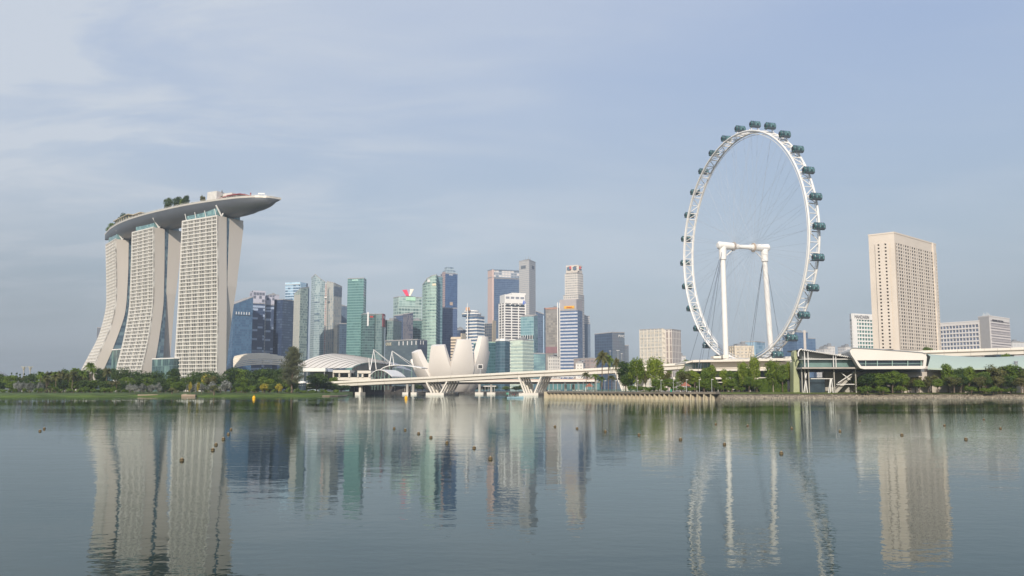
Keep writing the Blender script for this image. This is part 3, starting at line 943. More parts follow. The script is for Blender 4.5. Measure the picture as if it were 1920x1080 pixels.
# separate blocks to the right
f_pwc = facade('navy_grey_wall', C('#385474'), C('#435e7c'), C('#3e5978'), 4.2, 0.12, 5, 0.06, 0.18, refl_patch=C('#40536c'), pscale=0.012)
f_pwc2 = facade('grey_teal_wall', C('#5e6f7e'), C('#6a7a86'), C('#647583'), 4.2, 0.12, 5, 0.06, 0.18, refl_patch=C('#6f7480'), pscale=0.02)
t = tower('dark slate office block with white letters near its roof', [(1115, 1330), (1148, 1300), (1171, 1316)], 622, f_pwc, plant=0, tops=[626, 622.5, 623])
slab_on(t, 1, 0.0, 1.0, 3, t.z - 1.2, f_pwc2, 'side_glazing', 0.2)
sign_on(t, 1, 'PWC', 0.46, zat(1163, 632.5, 1308), 5.4, M_WHITE, 0.7, xs=1.15)
tower('lower slate wing stepping down from the lettered block', [(1165, 1322), (1178.5, 1326)], 647, f_pwc2, plant=0, depth=30)

t = tower('cream gridded slab block standing alone behind the round trees', [(1200, 1180), (1242, 1150), (1246, 1180)], 616, facade('cream_grid_wall', C('#a6a79f'), C('#c3bfb0'), C('#d8d0c0'), 4.2, 0.3, 2.6, 0.35, 0.5), plant=0,
          bands=(mat('cream_band', C('#ddd4c4'), 0.7), 6.3, 0.8, 0.5), fins=(mat('cream_band', C('#ddd4c4'), 0.7), 6, 0.7, 0.6), tops=[618, 616, 617])
tower('narrow cream rear wing with dark vertical slots beside the gridded slab', [(1246, 1200), (1260, 1194)], 617, facade('slot_wall', C('#8d7b78'), C('#9a8884'), C('#dcd0bf'), 9, 0.1, 5, 0.55, 0.6), plant=0, depth=30)

# things behind the wheel
fb = facade('beige_flats', C('#a69c8c'), C('#8c8478'), C('#d9cdb8'), 4.0, 0.4, 5, 0.4, 0.6)
t = tower('beige apartment block behind the wheel with rows of balconies', [(1378, 1050), (1412, 1054)], 648, fb, plant=2.5, name='apartment_block', cat='building', group='buildings seen through the wheel', depth=20,
          bands=(mat('beige_band', C('#dccfb9'), 0.7), 4.0, 1.4, 0.6), fins=(mat('beige_band', C('#dccfb9'), 0.7), 6, 1.0, 0.8))
tower('blue glass block behind the beige apartments', [(1390, 1250), (1416, 1240), (1434, 1262)], 640, facade('clear_blue', C('#5f8fb0'), C('#86b0c8'), C('#7ba6c0'), 5, 0.2, 5, 0.1, 0.2), plant=0, name='glass_block', cat='building', group='buildings seen through the wheel')
t = tower('blue stepped tower right of the lowest capsules', [(1494, 1600), (1515, 1610)], 622, facade('deep_blue', C('#3f648c'), C('#4c7298'), C('#456b92'), 5, 0.2, 5, 0.1, 0.25), plant=3, name='office_tower', group='buildings seen through the wheel')
slab_on(t, 0, 0.6, 0.8, 3, t.z + 3, M_STONE, 'pale_shaft', 0.8)
tower('lower blue wing of the stepped tower right of the capsules', [(1515, 1620), (1529, 1626)], 634, facade('deep_blue', C('#3f648c'), C('#4c7298'), C('#456b92'), 5, 0.2, 5, 0.1, 0.25), plant=0, group='buildings seen through the wheel')
f_far = facade('far_white', C('#aeb0b2'), C('#b9b8b4'), C('#d6d0c8'), 5, 0.4, 6, 0.4, 0.6)
for i, (a_, b_, y_, lb) in enumerate(((1545, 1556, 654, 'far white flats left of a taller far block, over the glass pavilion roof'), (1553, 1565, 649, 'taller far white flats over the glass pavilion roof'),
                                      (1585, 1598, 650, 'far white flats touching the rounded white hall'), (1273, 1285, 667, 'far pale block standing low left of the wheel'))):
    tower(lb, [(a_, 1500 + i * 30), (b_, 1505 + i * 30)], y_, f_far, plant=3, name='far_flats', cat='building', group='far white flats', depth=20)
tower('dark brown slab peeking out left of the leftmost hotel tower', [(181, 1700), (192, 1704)], 614, facade('brown_far', C('#5d6470'), C('#6a707a'), C('#646a76'), 5, 0.2, 5, 0.1, 0.5), plant=0, name='far_flats', cat='building', depth=20)
tower('pale far building at the right edge under the sky', [(1898, 1300), (1925, 1310)], 641, facade('far_pale', C('#b3b6b8'), C('#c2c2c0'), C('#cfcdc8'), 5, 0.3, 7, 0.3, 0.6), plant=2, name='far_flats', cat='building', depth=25)


# ---------------------------------------------------------------- hotel with three leaning towers
M_HWALL = mat('hotel_end_wall', C('#ccc4ba', 1.0), 0.75, var=0.05, scale=0.03, streak=0.25)
M_HBAND = mat('hotel_balcony_white', C('#dcd8d0', 1.0), 0.7, var=0.05, scale=0.1)
M_HGLASS = facade('hotel_room_glass', C('#2f3234'), C('#7c817a'), C('#4a4945'), 4.2, 0.12, 2.4, 0.15, 0.3, thr=0.5, soft=0.4)
M_HTEAL = facade('hotel_gap_glass', C('#3c5a70'), C('#6d8d98'), C('#4a6678'), 4.2, 0.2, 4, 0.06, 0.2, thr=0.6, soft=0.3)
M_HTEAL2 = facade('hotel_crown_glass', C('#4f8388'), C('#74a8a6'), C('#5f9496'), 4, 0.15, 3, 0.12, 0.2)


def interp(tab, y):
    """tab rows (py, a, b, ...) -> values at pixel row y"""
    if y <= tab[0][0]:
        return tab[0][1:]
    for r0, r1 in zip(tab, tab[1:]):
        if y <= r1[0]:
            f = (y - r0[0]) / (r1[0] - r0[0])
            return tuple(p + (q - p) * f for p, q in zip(r0[1:], r1[1:]))
    return tab[-1][1:]


def hotel_tower(label, zroof, corner, left, tab, far, rows, bays, gap_apex, tealmat):
    """corner = top of the near leg's front edge, left = far end of the facade top (pixels).
    tab: py, facade left px, front edge px, near leg rear px.  far: py, far leg left px, far leg right px"""
    c0 = Wz(corner[0], corner[1], zroof)
    l0 = Wz(left[0], left[1], zroof)
    n = (c0 - l0); n.z = 0
    L = n.length; n.normalize()
    m = Vector((-n.y, n.x, 0))            # towards the rear leg
    if m.x < 0:
        m = -m
    root = thing('hotel_tower', label, 'tower', (c0.x, c0.y, 2), 'leaning hotel towers under the sky deck')

    def on_plane(px, py, p0):
        q = ray_plane(px, py, p0, n)
        return (q - p0).dot(m), q.z
    N = rows
    z1 = zroof; z0 = 3.0
    # curves m(z) on the end plane and on the plane of the far end
    def curve(table, col, p0, shift=0):
        out = []
        for r_ in table:
            mm, zz = on_plane(r_[col], r_[0] + shift * (730 - r_[0]) / (730 - table[0][0]), p0)
            out.append((zz, mm))
        out.sort()
        return out

    def ev(cv, z):
        if z <= cv[0][0]:
            s = (cv[1][1] - cv[0][1]) / (cv[1][0] - cv[0][0])
            return cv[0][1] + s * (z - cv[0][0])
        if z >= cv[-1][0]:
            return cv[-1][1]
        for (za, a), (zb, b) in zip(cv, cv[1:]):
            if z <= zb:
                return a + (b - a) * (z - za) / (zb - za)
    cF = curve(tab, 2, c0); cR = curve(tab, 3, c0)
    cL = curve(tab, 1, l0, left[1] - corner[1])
    cA = curve(far, 1, c0); cB = curve(far, 2, c0)

    def P(p0, mm, z):
        return Vector((p0.x + m.x * mm, p0.y + m.y * mm, z))

    def sm(cv, z):       # smooth the traced polyline a little
        return (ev(cv, z - 8) + 2 * ev(cv, z) + ev(cv, z + 8)) / 4
    K = 60
    zs = [z0 + (z1 - z0) * k / K for k in range(K + 1)]
    thick = lambda z: sm(cR, z) - sm(cF, z)
    # near leg: end wall, rear face, far end wall, recessed glass
    g = G()
    g.grid([[P(c0, sm(cF, z), z), P(c0, sm(cR, z), z)] for z in zs], flip=True, smooth=False)
    g.grid([[P(c0, sm(cR, z), z), P(l0, sm(cL, z) + thick(z), z)] for z in zs], flip=True, smooth=False)
    g.grid([[P(l0, sm(cL, z) + thick(z), z), P(l0, sm(cL, z), z)] for z in zs], flip=True, smooth=False)
    g.face([P(c0, ev(cF, z1), z1), P(c0, ev(cR, z1), z1), P(l0, ev(cL, z1) + thick(z1), z1), P(l0, ev(cL, z1), z1)])
    part(g, 'end_wall', M_HWALL, root)
    rec = 1.6
    g = G()
    UV = [[(0, z), (L, z)] for z in zs]
    g.grid([[P(l0, sm(cL, z) + rec, z), P(c0, sm(cF, z) + rec, z)] for z in zs], UV, flip=True, smooth=False)
    part(g, 'room_glazing', M_HGLASS, root)
    # balcony slabs
    g = G()
    fh = (z1 - z0) / rows
    for k in range(rows + 1):
        za = z0 + fh * k - (0.9 if k == rows else 0.75)
        zb = za + (1.5 if k == rows else 1.0)
        A0, A1 = P(l0, sm(cL, za), za), P(c0, sm(cF, za), za)
        B0, B1 = P(l0, sm(cL, zb), zb), P(c0, sm(cF, zb), zb)
        r_ = m * (rec + 0.1)
        g.hexa([A0, A1, A1 + r_, A0 + r_, B0, B1, B1 + r_, B0 + r_])
    part(g, 'balcony_slabs', M_HBAND, root)
    g = G()
    for j in range(bays + 1):
        u = j / bays
        w = 1.3 if j in (0, bays) else (0.7 if j % 4 == 0 else 0.24)
        uu = min(max(u, w / 2 / L), 1 - w / 2 / L)
        for k in range(0, K, 2):
            za, zb = zs[k], zs[k + 2]
            Q = []
            for z in (za, zb):
                a = P(l0, sm(cL, z) + 0.05, z).lerp(P(c0, sm(cF, z) + 0.05, z), uu)
                fd = rec if w > 0.6 else 0.7
                Q += [a - n * w / 2, a + n * w / 2, a + n * w / 2 + m * fd, a - n * w / 2 + m * fd]
            g.hexa(Q)
    part(g, 'balcony_partitions', M_HBAND, root)
    # rear leg
    g = G()
    zf = [z0 + (z1 + 0 - z0) * k / K for k in range(K + 1)]
    zrB = cB[-1][0]

    def sb(z):           # the near leg's end stands further forward towards the ground
        return n * (-0.6 - max(0.0, 118 - z) * 0.11)
    top = lambda mm: z1 - 0.0
    g.grid([[P(c0, sm(cA, z), z) + sb(z), P(c0, sm(cB, z), z) + sb(z)] for z in zf if z <= zrB], flip=True, smooth=False)
    g.grid([[P(c0, sm(cB, z), z) + sb(z), P(l0, sm(cB, z), z)] for z in zf if z <= zrB], flip=True, smooth=False)
    g.grid([[P(l0, sm(cA, z), z), P(c0, sm(cA, z), z) + sb(z)] for z in zf if z <= zrB], flip=True, smooth=False)
    zl = [z for z in zf if z <= zrB][-1]
    a0, b0 = P(c0, sm(cA, zl), zl) + sb(zl), P(c0, sm(cB, zl), zl) + sb(zl)
    a1 = P(c0, ev(cA, z1), z1)
    b1 = P(c0, sm(cB, zl) - 5, z1 - 1.5)
    g.face([a0, b0, b1, a1])
    dl = l0 - c0
    g.face([a1, b1, b1 + dl, a1 + dl])
    g.face([b0, b0 + dl, b1 + dl, b1])
    part(g, 'rear_leg', M_HWALL, root)
    # glazing between the legs, set back from the end walls
    g = G()
    bk = -n * 0.9
    g.grid([[P(c0, sm(cR, z) - 0.5, z) + bk, P(c0, max(sm(cR, z) - 0.5, sm(cA, z) + 0.5), z) + bk] for z in zs],
           [[(0, z), (8, z)] for z in zs], flip=True, smooth=False)
    part(g, 'gap_glazing', tealmat, root)
    # glass storey under the deck
    g = G()
    hh = 9.0
    mB = sm(cB, zl) - 2
    ins = 4
    pl = [c0 + m * 3 - n * ins, c0 + m * (mB) - n * ins, l0 + m * (mB) + n * ins, l0 + m * 3 + n * ins]
    g.prism([(p.x, p.y) for p in reversed(pl)] if False else [(p.x, p.y) for p in pl], z1 - 1.0, z1 + hh)
    part(g, 'crown_glazing', M_HTEAL2, root)
    return dict(root=root, c0=c0, l0=l0, n=n, m=m, L=L, z=z1, mR=sm(cR, z1), mB=mB)


ZR = 193.0
ht = []
ht.append(hotel_tower('rightmost leaning hotel tower, its balcony front seen most squarely', ZR, (407, 404), (341, 415),
                      [(404, 341, 407, 425), (480, 337.5, 407.5, 425), (565, 333.5, 408, 425.5), (640, 329, 407.5, 424.5), (696, 325.5, 407, 424)],
                      [(404, 432, 453), (412, 431.5, 459), (480, 429, 451), (530, 427, 445), (590, 425.5, 440), (640, 425, 437.5), (690, 424, 436)],
                      46, 24, None, M_HTEAL))
ht.append(hotel_tower('middle leaning hotel tower between the other two', ZR, (287, 426), (247, 436),
                      [(426, 247, 287, 309), (500, 245, 287.5, 308.5), (565, 242.5, 287, 307), (590, 239.5, 284, 304.6), (640, 230, 277.5, 297.5), (672, 222, 269.5, 292), (696, 216, 264.5, 286.5)],
                      [(426, 317.5, 338), (437, 317, 344), (500, 314.5, 336.5), (565, 312, 329), (640, 308, 327), (690, 305, 326)],
                      46, 16, None, M_HTEAL))
ht.append(hotel_tower('leftmost leaning hotel tower with the strongest sweep at its foot', ZR, (215.5, 448), (197.5, 459),
                      [(448, 197.5, 215.5, 241.5), (510, 199, 217.5, 240.5), (565, 199.5, 217.5, 237.5), (590, 195, 213, 234.5), (620, 187, 204.6, 224.5), (640, 179, 194.8, 217), (662, 167, 185, 208.5), (696, 150, 172, 193)],
                      [(448, 247.5, 268), (460, 247, 272), (565, 243, 262), (690, 240, 262)],
                      46, 12, None, M_HTEAL))
# glass halls joining the towers at their feet
M_ATRIUM = facade('atrium_glass', C('#355a5c'), C('#6f9a90'), C('#4a7272'), 30, 0.02, 3.5, 0.1, 0.15, thr=0.6, soft=0.3, refl_patch=C('#2d4d52'), pscale=0.05)
for lb, ch, yt in (('low glass hall with white roof between middle and right hotel towers', [(287, 1010), (327, 985)], 671),
                   ('low glass hall with white roof between left and middle hotel towers', [(207, 1120), (231, 1095)], 654)):
    tower(lb, ch, yt, M_ATRIUM, name='glass_hall', cat='building', group='glass halls at the hotel foot', depth=30, plant=0, roofmat=M_WHITE,
          bands=None)

# ---------------------------------------------------------------- boat shaped deck on top
ZD = 210.0
M_HULL = mat('hull_metal', C('#74777b', 0.85), 0.38, 0.5, var=0.08, scale=0.05)
M_RIM = mat('hull_rim', C('#c9c3b8'), 0.4, 0.2, var=0.05)
# near edge of the deck traced on the level of the deck: px, py
EDGE = [(197, 441), (205, 431), (222, 420), (245, 411), (275, 402), (305, 395), (340, 387), (375, 381), (410, 376), (445, 371.5), (480, 369), (505, 370), (519, 372.5), (527, 374.5)]
edge = [Wz(a, b, ZD) for a, b in EDGE]
# centreline pushed back by the half width
def halfw(f):
    return 19.5 * (max(0.0, 1 - abs((f - 0.5) / 0.5) ** 4.0)) ** 0.5 + 0.05
acc = [0]
for a, b in zip(edge, edge[1:]):
    acc.append(acc[-1] + (b - a).length)


def edge_at(f):
    s = f * acc[-1]
    for i in range(len(edge) - 1):
        if s <= acc[i + 1] or i == len(edge) - 2:
            return edge[i].lerp(edge[i + 1], (s - acc[i]) / (acc[i + 1] - acc[i]))


NS = 60
cen = []
for i in range(NS + 1):
    f = 0.5 - 0.5 * math.cos(math.pi * i / NS)
    f = 0.75 * f + 0.25 * i / NS if 0 < i < NS else f
    e = (edge_at(max(0, f - 0.06)) + edge_at(f) + edge_at(min(1, f + 0.06))) / 3 if 0 < i < NS else edge_at(f)
    d = (edge_at(min(1, f + 0.08)) - edge_at(max(0, f - 0.08))); d.z = 0; d.normalize()
    s = Vector((-d.y, d.x, 0))
    cen.append((edge_at(f) * 0.5 + e * 0.5 + s * halfw(f), d, s, f))
deck = thing('sky_deck', 'long boat shaped grey deck laid across the three leaning towers', 'sky deck', (cen[30][0].x, cen[30][0].y, ZR))


def dprof(f):
    """depth of the hull below its rim"""
    return 17.0 * (max(0.0, 1 - abs((f - 0.49) / 0.51) ** 5)) ** 0.55 + 0.05


g = G(); NK = 18
rows_ = []
for c_, d, s, f in cen:
    hw = halfw(f); dp = dprof(f)
    r_ = []
    for k in range(NK + 1):
        a = math.pi * k / NK
        r_.append(c_ + s * (-hw * math.cos(a)) + Vector((0, 0, -dp * abs(math.sin(a)) ** 0.8)))
    rows_.append(r_)
g.grid(rows_, flip=True)
part(g, 'hull', M_HULL, deck)
g = G()
ra = []; rb = []
for c_, d, s, f in cen:
    hw = halfw(f)
    ra.append([c_ - s * (hw + 0.3), c_ - s * (hw + 0.3) + Vector((0, 0, 2.2)), c_ - s * (hw - 0.6) + Vector((0, 0, 2.2)), c_ - s * (hw - 0.6)])
    rb.append([c_ + s * (hw - 0.6), c_ + s * (hw - 0.6) + Vector((0, 0, 2.2)), c_ + s * (hw + 0.3) + Vector((0, 0, 2.2)), c_ + s * (hw + 0.3)])
g.grid(ra, flip=True, smooth=False); g.grid(rb, flip=True, smooth=False)
part(g, 'rim', M_RIM, deck)
g = G()
g.grid([[c_ - s * halfw(f) + Vector((0, 0, 0.3)), c_ + s * halfw(f) + Vector((0, 0, 0.3))] for c_, d, s, f in cen], smooth=False)
part(g, 'deck_floor', mat('timber_deck', C('#a08f7c'), 0.8), deck)


def deck_pt(f, side, up=0.4):
    i = min(range(NS + 1), key=lambda q: abs(cen[q][3] - f))
    c_, d, s, ff = cen[i]
    return c_ + s * (side * halfw(f)) + Vector((0, 0, up)), math.atan2(d.y, d.x)


# pavilions and canopies of the deck
def deck_box(f, side, lx, ly, h, name, m, z0=0.4):
    p, a = deck_pt(f, side)
    g = G(); g.box((p.x, p.y, p.z + z0 + h / 2), lx, ly, h, a)
    return part(g, name, m, deck)


M_BUFF = mat('buff_render', C('#bfb49c'), 0.8)
for k in range(9):
    deck_box(0.19 + 0.016 * k, -0.72, 4.6, 8, 6.8, 'pavilion', mat('olive_buff', C('#a7a283'), 0.8))
for k in range(9):
    deck_box(0.19 + 0.016 * k, -0.95, 2.4, 0.6, 3.4, 'pavilion_window', M_DARK, 2.4)
deck_box(0.255, -0.68, 62, 11, 0.9, 'pavilion_roof', M_BUFF, 7.0)
deck_box(0.35, -0.5, 24, 10, 1.0, 'canopy', M_BUFF, 6.4)
deck_box(0.35, -0.35, 18, 6, 5.5, 'pavilion', M_BUFF)
deck_box(0.39, -0.3, 12, 8, 0.7, 'canopy', mat('teal_shade', C('#6f8f94'), 0.6), 6.2)
deck_box(0.60, -0.3, 16, 8, 4.5, 'pavilion', mat('brown_grey', C('#8c8078'), 0.8))
deck_box(0.64, -0.3, 22, 9, 2.5, 'planter', mat('planter_green', C('#6d8058'), 0.9))
deck_box(0.752, -0.2, 15, 14, 13, 'plant_room', mat('buff_block', C('#cfccc6'), 0.8))
deck_box(0.785, 0.2, 14, 12, 11, 'plant_room', mat('buff_block', C('#c9c2b2'), 0.8))
for q in (-0.03, 0.0, 0.015):
    deck_box(0.752 + q, -0.2, 1.2, 1.2, 2.0, 'vent_stack', M_GREYMETAL, 13)
# red sweeping canopy
g = G(); top_ = []
for k in range(13):
    f = 0.775 + 0.12 * k / 12
    p, a = deck_pt(f, -0.55)
    h = 4.2 + 3.0 * math.sin(math.pi * k / 12) ** 0.8
    q, _ = deck_pt(f, 0.5)
    top_.append([p + Vector((0, 0, h - 1.0)), p + Vector((0, 0, h)), q + Vector((0, 0, h + 0.6)), q + Vector((0, 0, h - 0.4))])
g.grid(top_, flip=True, smooth=False)
part(g, 'red_canopy', mat('canopy_red', C('#93484a'), 0.6), deck)
deck_box(0.89, -0.3, 1.0, 1.0, 7, 'canopy_post', mat('canopy_red', C('#93484a'), 0.6))
for k in range(3):
    deck_box(0.925 + 0.012 * k, 0.1, 0.25, 0.25, 7.5 - k, 'flag_pole', M_WHITE)
deck_box(0.93, 0.1, 7, 0.4, 1.2, 'flag', M_WHITE, 6.5)
g = G()
for k in range(30):
    f = 0.06 + 0.9 * k / 29
    p, a = deck_pt(f, -0.99, 2.0)
    p2, _ = deck_pt(f + 0.9 / 29, -0.99, 2.0)
    g.beam(p + Vector((0, 0, 1.3)), p2 + Vector((0, 0, 1.3)), 0.15)
    g.beam(p, p + Vector((0, 0, 1.4)), 0.2)
part(g, 'railing', M_WHITE, deck)
# V struts under the deck
for h in ht:
    c0, n, m = h['c0'], h['n'], h['m']
    b = c0 + m * (h['mR'] * 0.55) - n * 1.0
    b.z = h['z'] + 0.1
    for dx, w in ((-7.5, 1.7), (5.5, 1.3)):
        g = G()
        t_ = b + m * dx + Vector((0, 0, 11.5))
        g.tube([b, t_ - n * 1.0], [w * 0.6, w * 0.55], 8)
        part(g, 'strut', M_WHITE, h['root'])
    for k in range(4 if h is ht[0] else 0):
        q = c0 + m * 1.0 - n * (h['L'] * (0.05 + 0.28 * k)); q.z = h['z'] + 0.1
        g = G(); g.tube([q, q + Vector((0, 0, 7.5)) - m * 2.2], [0.45, 0.45], 6)
        part(g, 'strut', M_WHITE, h['root'])

# ---------------------------------------------------------------- white petal museum
MC = Vector((GX(850, 935), 935, 0))
M_PETAL = mat('petal_white', C('#e8e1d8', 1.0), 0.5, var=0.03, scale=0.05)
M_PETAL_IN = mat('petal_inner', C('#cdc6bc'), 0.6, var=0.04, scale=0.05)
mus = thing('petal_museum', 'white building shaped like an opening lotus behind the bridge', 'museum', (MC.x, MC.y, 3))


def petal(az, htip, rt=37.0, wtip=6.0, wmax=11.5, lean=0.0, name='petal', rz=58.0):
    """az in degrees: 0 towards the camera, 90 to the right"""
    a = R(az)
    out = Vector((math.sin(a), -math.cos(a), 0)); lat = Vector((math.cos(a), math.sin(a), 0))
    zb_ = -8.0
    pt = math.acos(max(-0.4, 1 - (htip - zb_) / rz))
    p0_ = math.acos(1 - 10.5 / rz)
    NS_, NL = 22, 8
    O, I = [], []
    for i in range(NS_ + 1):
        s = i / NS_
        psi = p0_ + (pt - p0_) * s
        r = rt * math.sin(psi) if psi < math.pi / 2 else rt * (1 - (1 - math.sin(psi)) * 2.5)
        z = zb_ + rz * (1 - math.cos(psi))
        w = min(r * math.tan(R(19)), wmax)
        w = min(w, wmax - (wmax - wtip) * max(0, (s - 0.3) / 0.7) ** 1.15)
        th = 1.5 + 6.5 * math.sin(math.pi * min(1, 0.1 + s * 0.62))
        nr = out * math.sin(psi) + Vector((0, 0, -math.cos(psi)))
        row = []; rin = []
        for k in range(NL + 1):
            u = -1 + 2 * k / NL
            p = MC + out * r + lat * (w * u) + Vector((0, 0, z)) + nr * ((1 - u * u) * 1.6)
            row.append(p)
            rin.append(MC + out * r + lat * (w * u * 0.9) + Vector((0, 0, z)) - nr * th * (1 - 0.15 * u * u))
        O.append(row); I.append(rin)
    g = G()
    g.grid(O)
    g.grid(I, flip=True)
    g.grid([[O[i][0], I[i][0]] for i in range(NS_ + 1)], flip=True)
    g.grid([[O[i][-1], I[i][-1]] for i in range(NS_ + 1)])
    g.face(list(O[-1]) + list(reversed(I[-1])), mi=0)
    return part(g, name, [M_PETAL], mus)


for az, h, wt, wm, rt_, rz_ in ((-90, 35, 3.5, 11, 53, 100), (-54, 42, 5.8, 13.5, 51, 88), (-17, 48, 7.0, 14.5, 44, 72), (19, 54, 7.0, 14.5, 43, 70), (55, 58, 5.2, 13, 42, 70), (92, 44, 5.0, 11, 38, 66),
                                (128, 34, 6, 11, 36, 58), (163, 34, 6, 11, 36, 58), (-162, 32, 6, 11, 36, 58), (-126, 30, 6, 11, 38, 62)):
    petal(az, h, rt=rt_, wtip=wt, wmax=wm, rz=rz_)
g = G(); g.tube([MC + Vector((0, 0, 0)), MC + Vector((0, 0, 9))], [10, 14], 24)
part(g, 'base', M_PETAL_IN, mus)
sc = thing('screen_sign', 'square dark screen with white frame in front of the rightmost petal', 'screen', (XT(900.5, 687, 880), 880, 3))
g = G(); x_ = XT(900.5, 687, 880)
g.box((x_, 880, zat(900, 687.3, 880)), 5.2, 0.6, 4.2); part(g, 'frame', M_WHITE, sc)
g = G(); g.box((x_, 879.4, zat(900, 687.3, 880)), 3.9, 0.3, 3.0); part(g, 'display', M_DARK, sc)
g = G(); g.box((x_, 880.2, zat(900, 699, 880)), 1.0, 0.5, 9); part(g, 'post', M_GREYMETAL, sc)

# ---------------------------------------------------------------- curved shell roofs
M_SHELL = mat('shell_white', C('#e4dccf'), 0.5, var=0.04, scale=0.06)
M_SLAT = mat('slat_cream', C('#ebe1cf'), 0.6, var=0.05)
M_SLATG = mat('slat_grey', C('#8f9499'), 0.5, var=0.06)


M_LIP = mat('shadow_gap_lip', C('#95918c'), 0.6)  # gutters and shadow gaps between plates, put in as darker grey


def bez(a, b, c, t):
    return a * (1 - t) ** 2 + b * 2 * t * (1 - t) + c * t * t


def shell_roof(label, starts, ends, ctrl, nst, name='shell_roof', step=1.2, m=M_SHELL, rev=False):
    """curved plates, each stepping down from the one behind. starts/ends: [(px,py,Y)...] sampled along"""
    def samp(tab, f):
        x = f * (len(tab) - 1); i = min(len(tab) - 2, int(x)); r_ = x - i
        return tuple(p + (q - p) * r_ for p, q in zip(tab[i], tab[i + 1]))
    root = thing(name, label, 'roof', W(*samp(starts, 0.5)), None)
    for k in range(nst):
        g = G()
        f0, f1 = k / nst, (k + 1) / nst
        rows2 = []
        for f, dz in (((f1, 0), (f0, step)) if rev else ((f0, 0), (f1, step))):
            a, b = W(*samp(starts, f)), W(*samp(ends, f))
            c = W(*samp(ctrl, f))
            c2 = (c * 2 - (a + b) / 2)
            rows2.append([bez(a, c2, b, j / 16) + Vector((0, 0, dz)) for j in range(17)])
        lo = [p - Vector((0, 0, step * (0.72 if rev else 1.0))) for p in rows2[1]]
        g.grid([rows2[0], rows2[1]], smooth=True)
        g.grid([rows2[1], lo], smooth=True, mi=1)
        part(g, 'roof_plate', [mat('slat_gap_shade', C('#bdb4a4'), 0.6), m] if rev else [m, M_LIP], root)  # slat gaps toned darker, their shade lines put into the colour
    return root


# front to back: k=0 nearest edge. order so that each plate overlaps the next one in front
sh2 = shell_roof('large white ribbed shell roof behind the conifer and the bridge', 
                 [(558, 684, 915), (571, 690, 900), (600, 690.5, 880), (630, 691, 860), (660, 690, 845)],
                 [(640, 664, 985), (672, 668, 965), (700, 673, 945), (722, 678, 925), (735, 683, 905)],
                 [(600, 666.5, 950), (618, 670, 932), (643, 673.5, 912), (672, 677, 892), (690, 680, 872)], 10, step=0.55)
g = G()
a, b, c = W(660, 690, 846), W(735, 683, 906), W(690, 680, 873)
c2 = c * 2 - (a + b) / 2
prev = None
for j in range(17):
    p = bez(a, c2, b, j / 16)
    if prev is not None:
        g.face([(prev.x, prev.y + 1, 8), (p.x, p.y + 1, 8), p + Vector((0, 1, -0.4)), prev + Vector((0, 1, -0.4))], [(0, 0), (4, 0), (4, 10), (0, 10)])
    prev = p
part(g, 'gable_glazing', M_DGLASS, sh2)
sh1 = shell_roof('cream louvred shell roof between the hotel and the conifer',
                 [(437, 692, 1130), (437, 684, 1140), (437, 676, 1150), (440, 669, 1160)],
                 [(545, 687, 1150), (545, 679, 1165), (530, 670.5, 1180), (492, 664, 1200)],
                 [(480, 685, 1135), (484, 675, 1150), (480, 668, 1160), (468, 664.5, 1180)], 8, step=2.6, m=M_SLAT, rev=True)
sh3 = shell_roof('low dark glazed shell roof right of the masts',
                 [(690, 700, 950), (690, 690, 960)], [(775, 697, 960), (760, 690, 970)], [(730, 689, 955), (725, 680, 965)], 2, step=0.8, m=mat('shell_grey', C('#8b8f98'), 0.4))

# podium under the shell roof
f_pod = mat('podium_white', C('#d8d0c4'), 0.7, var=0.05)
pod = thing('exhibition_hall', 'white colonnaded hall under the ribbed shell roof', 'building', (GX(640, 830), 830, 3))
def pbox(a, b, ya, yb, Y, dep, m, nm, root=pod):
    g = G()
    x0, x1 = XT(a, (ya + yb) / 2, Y), XT(b, (ya + yb) / 2, Y)
    z0, z1 = zat(a, yb, Y), zat(a, ya, Y)
    g.box(((x0 + x1) / 2, Y + dep / 2, (z0 + z1) / 2), x1 - x0, dep, z1 - z0)
    return part(g, nm, m, root)
pbox(568, 610, 690, 696.5, 822, 40, M_WHITE, 'canopy')
pbox(570, 700, 697, 716, 850, 30, M_DGLASS, 'glazing')
pbox(624, 656, 694, 699, 826, 30, f_pod, 'parapet')
pbox(670, 695, 695, 700, 826, 30, f_pod, 'parapet')
pbox(624, 695, 707.5, 713, 828, 24, f_pod, 'plinth_wall')
for px_ in (568.8, 575.5, 608):
    pbox(px_ - 0.5, px_ + 0.5, 696.5, 716, 823, 1.0, M_GREYMETAL, 'column')
for a_, b_ in ((624, 625.6), (635, 636.8), (653, 656), (670, 672), (678, 681), (691, 695)):
    pbox(a_, b_, 699, 707.5, 827, 6, f_pod, 'column')
pbox(609, 624, 692, 697, 830, 20, mat('bluegrey_panel', C('#8b93a2'), 0.6), 'side_panel')
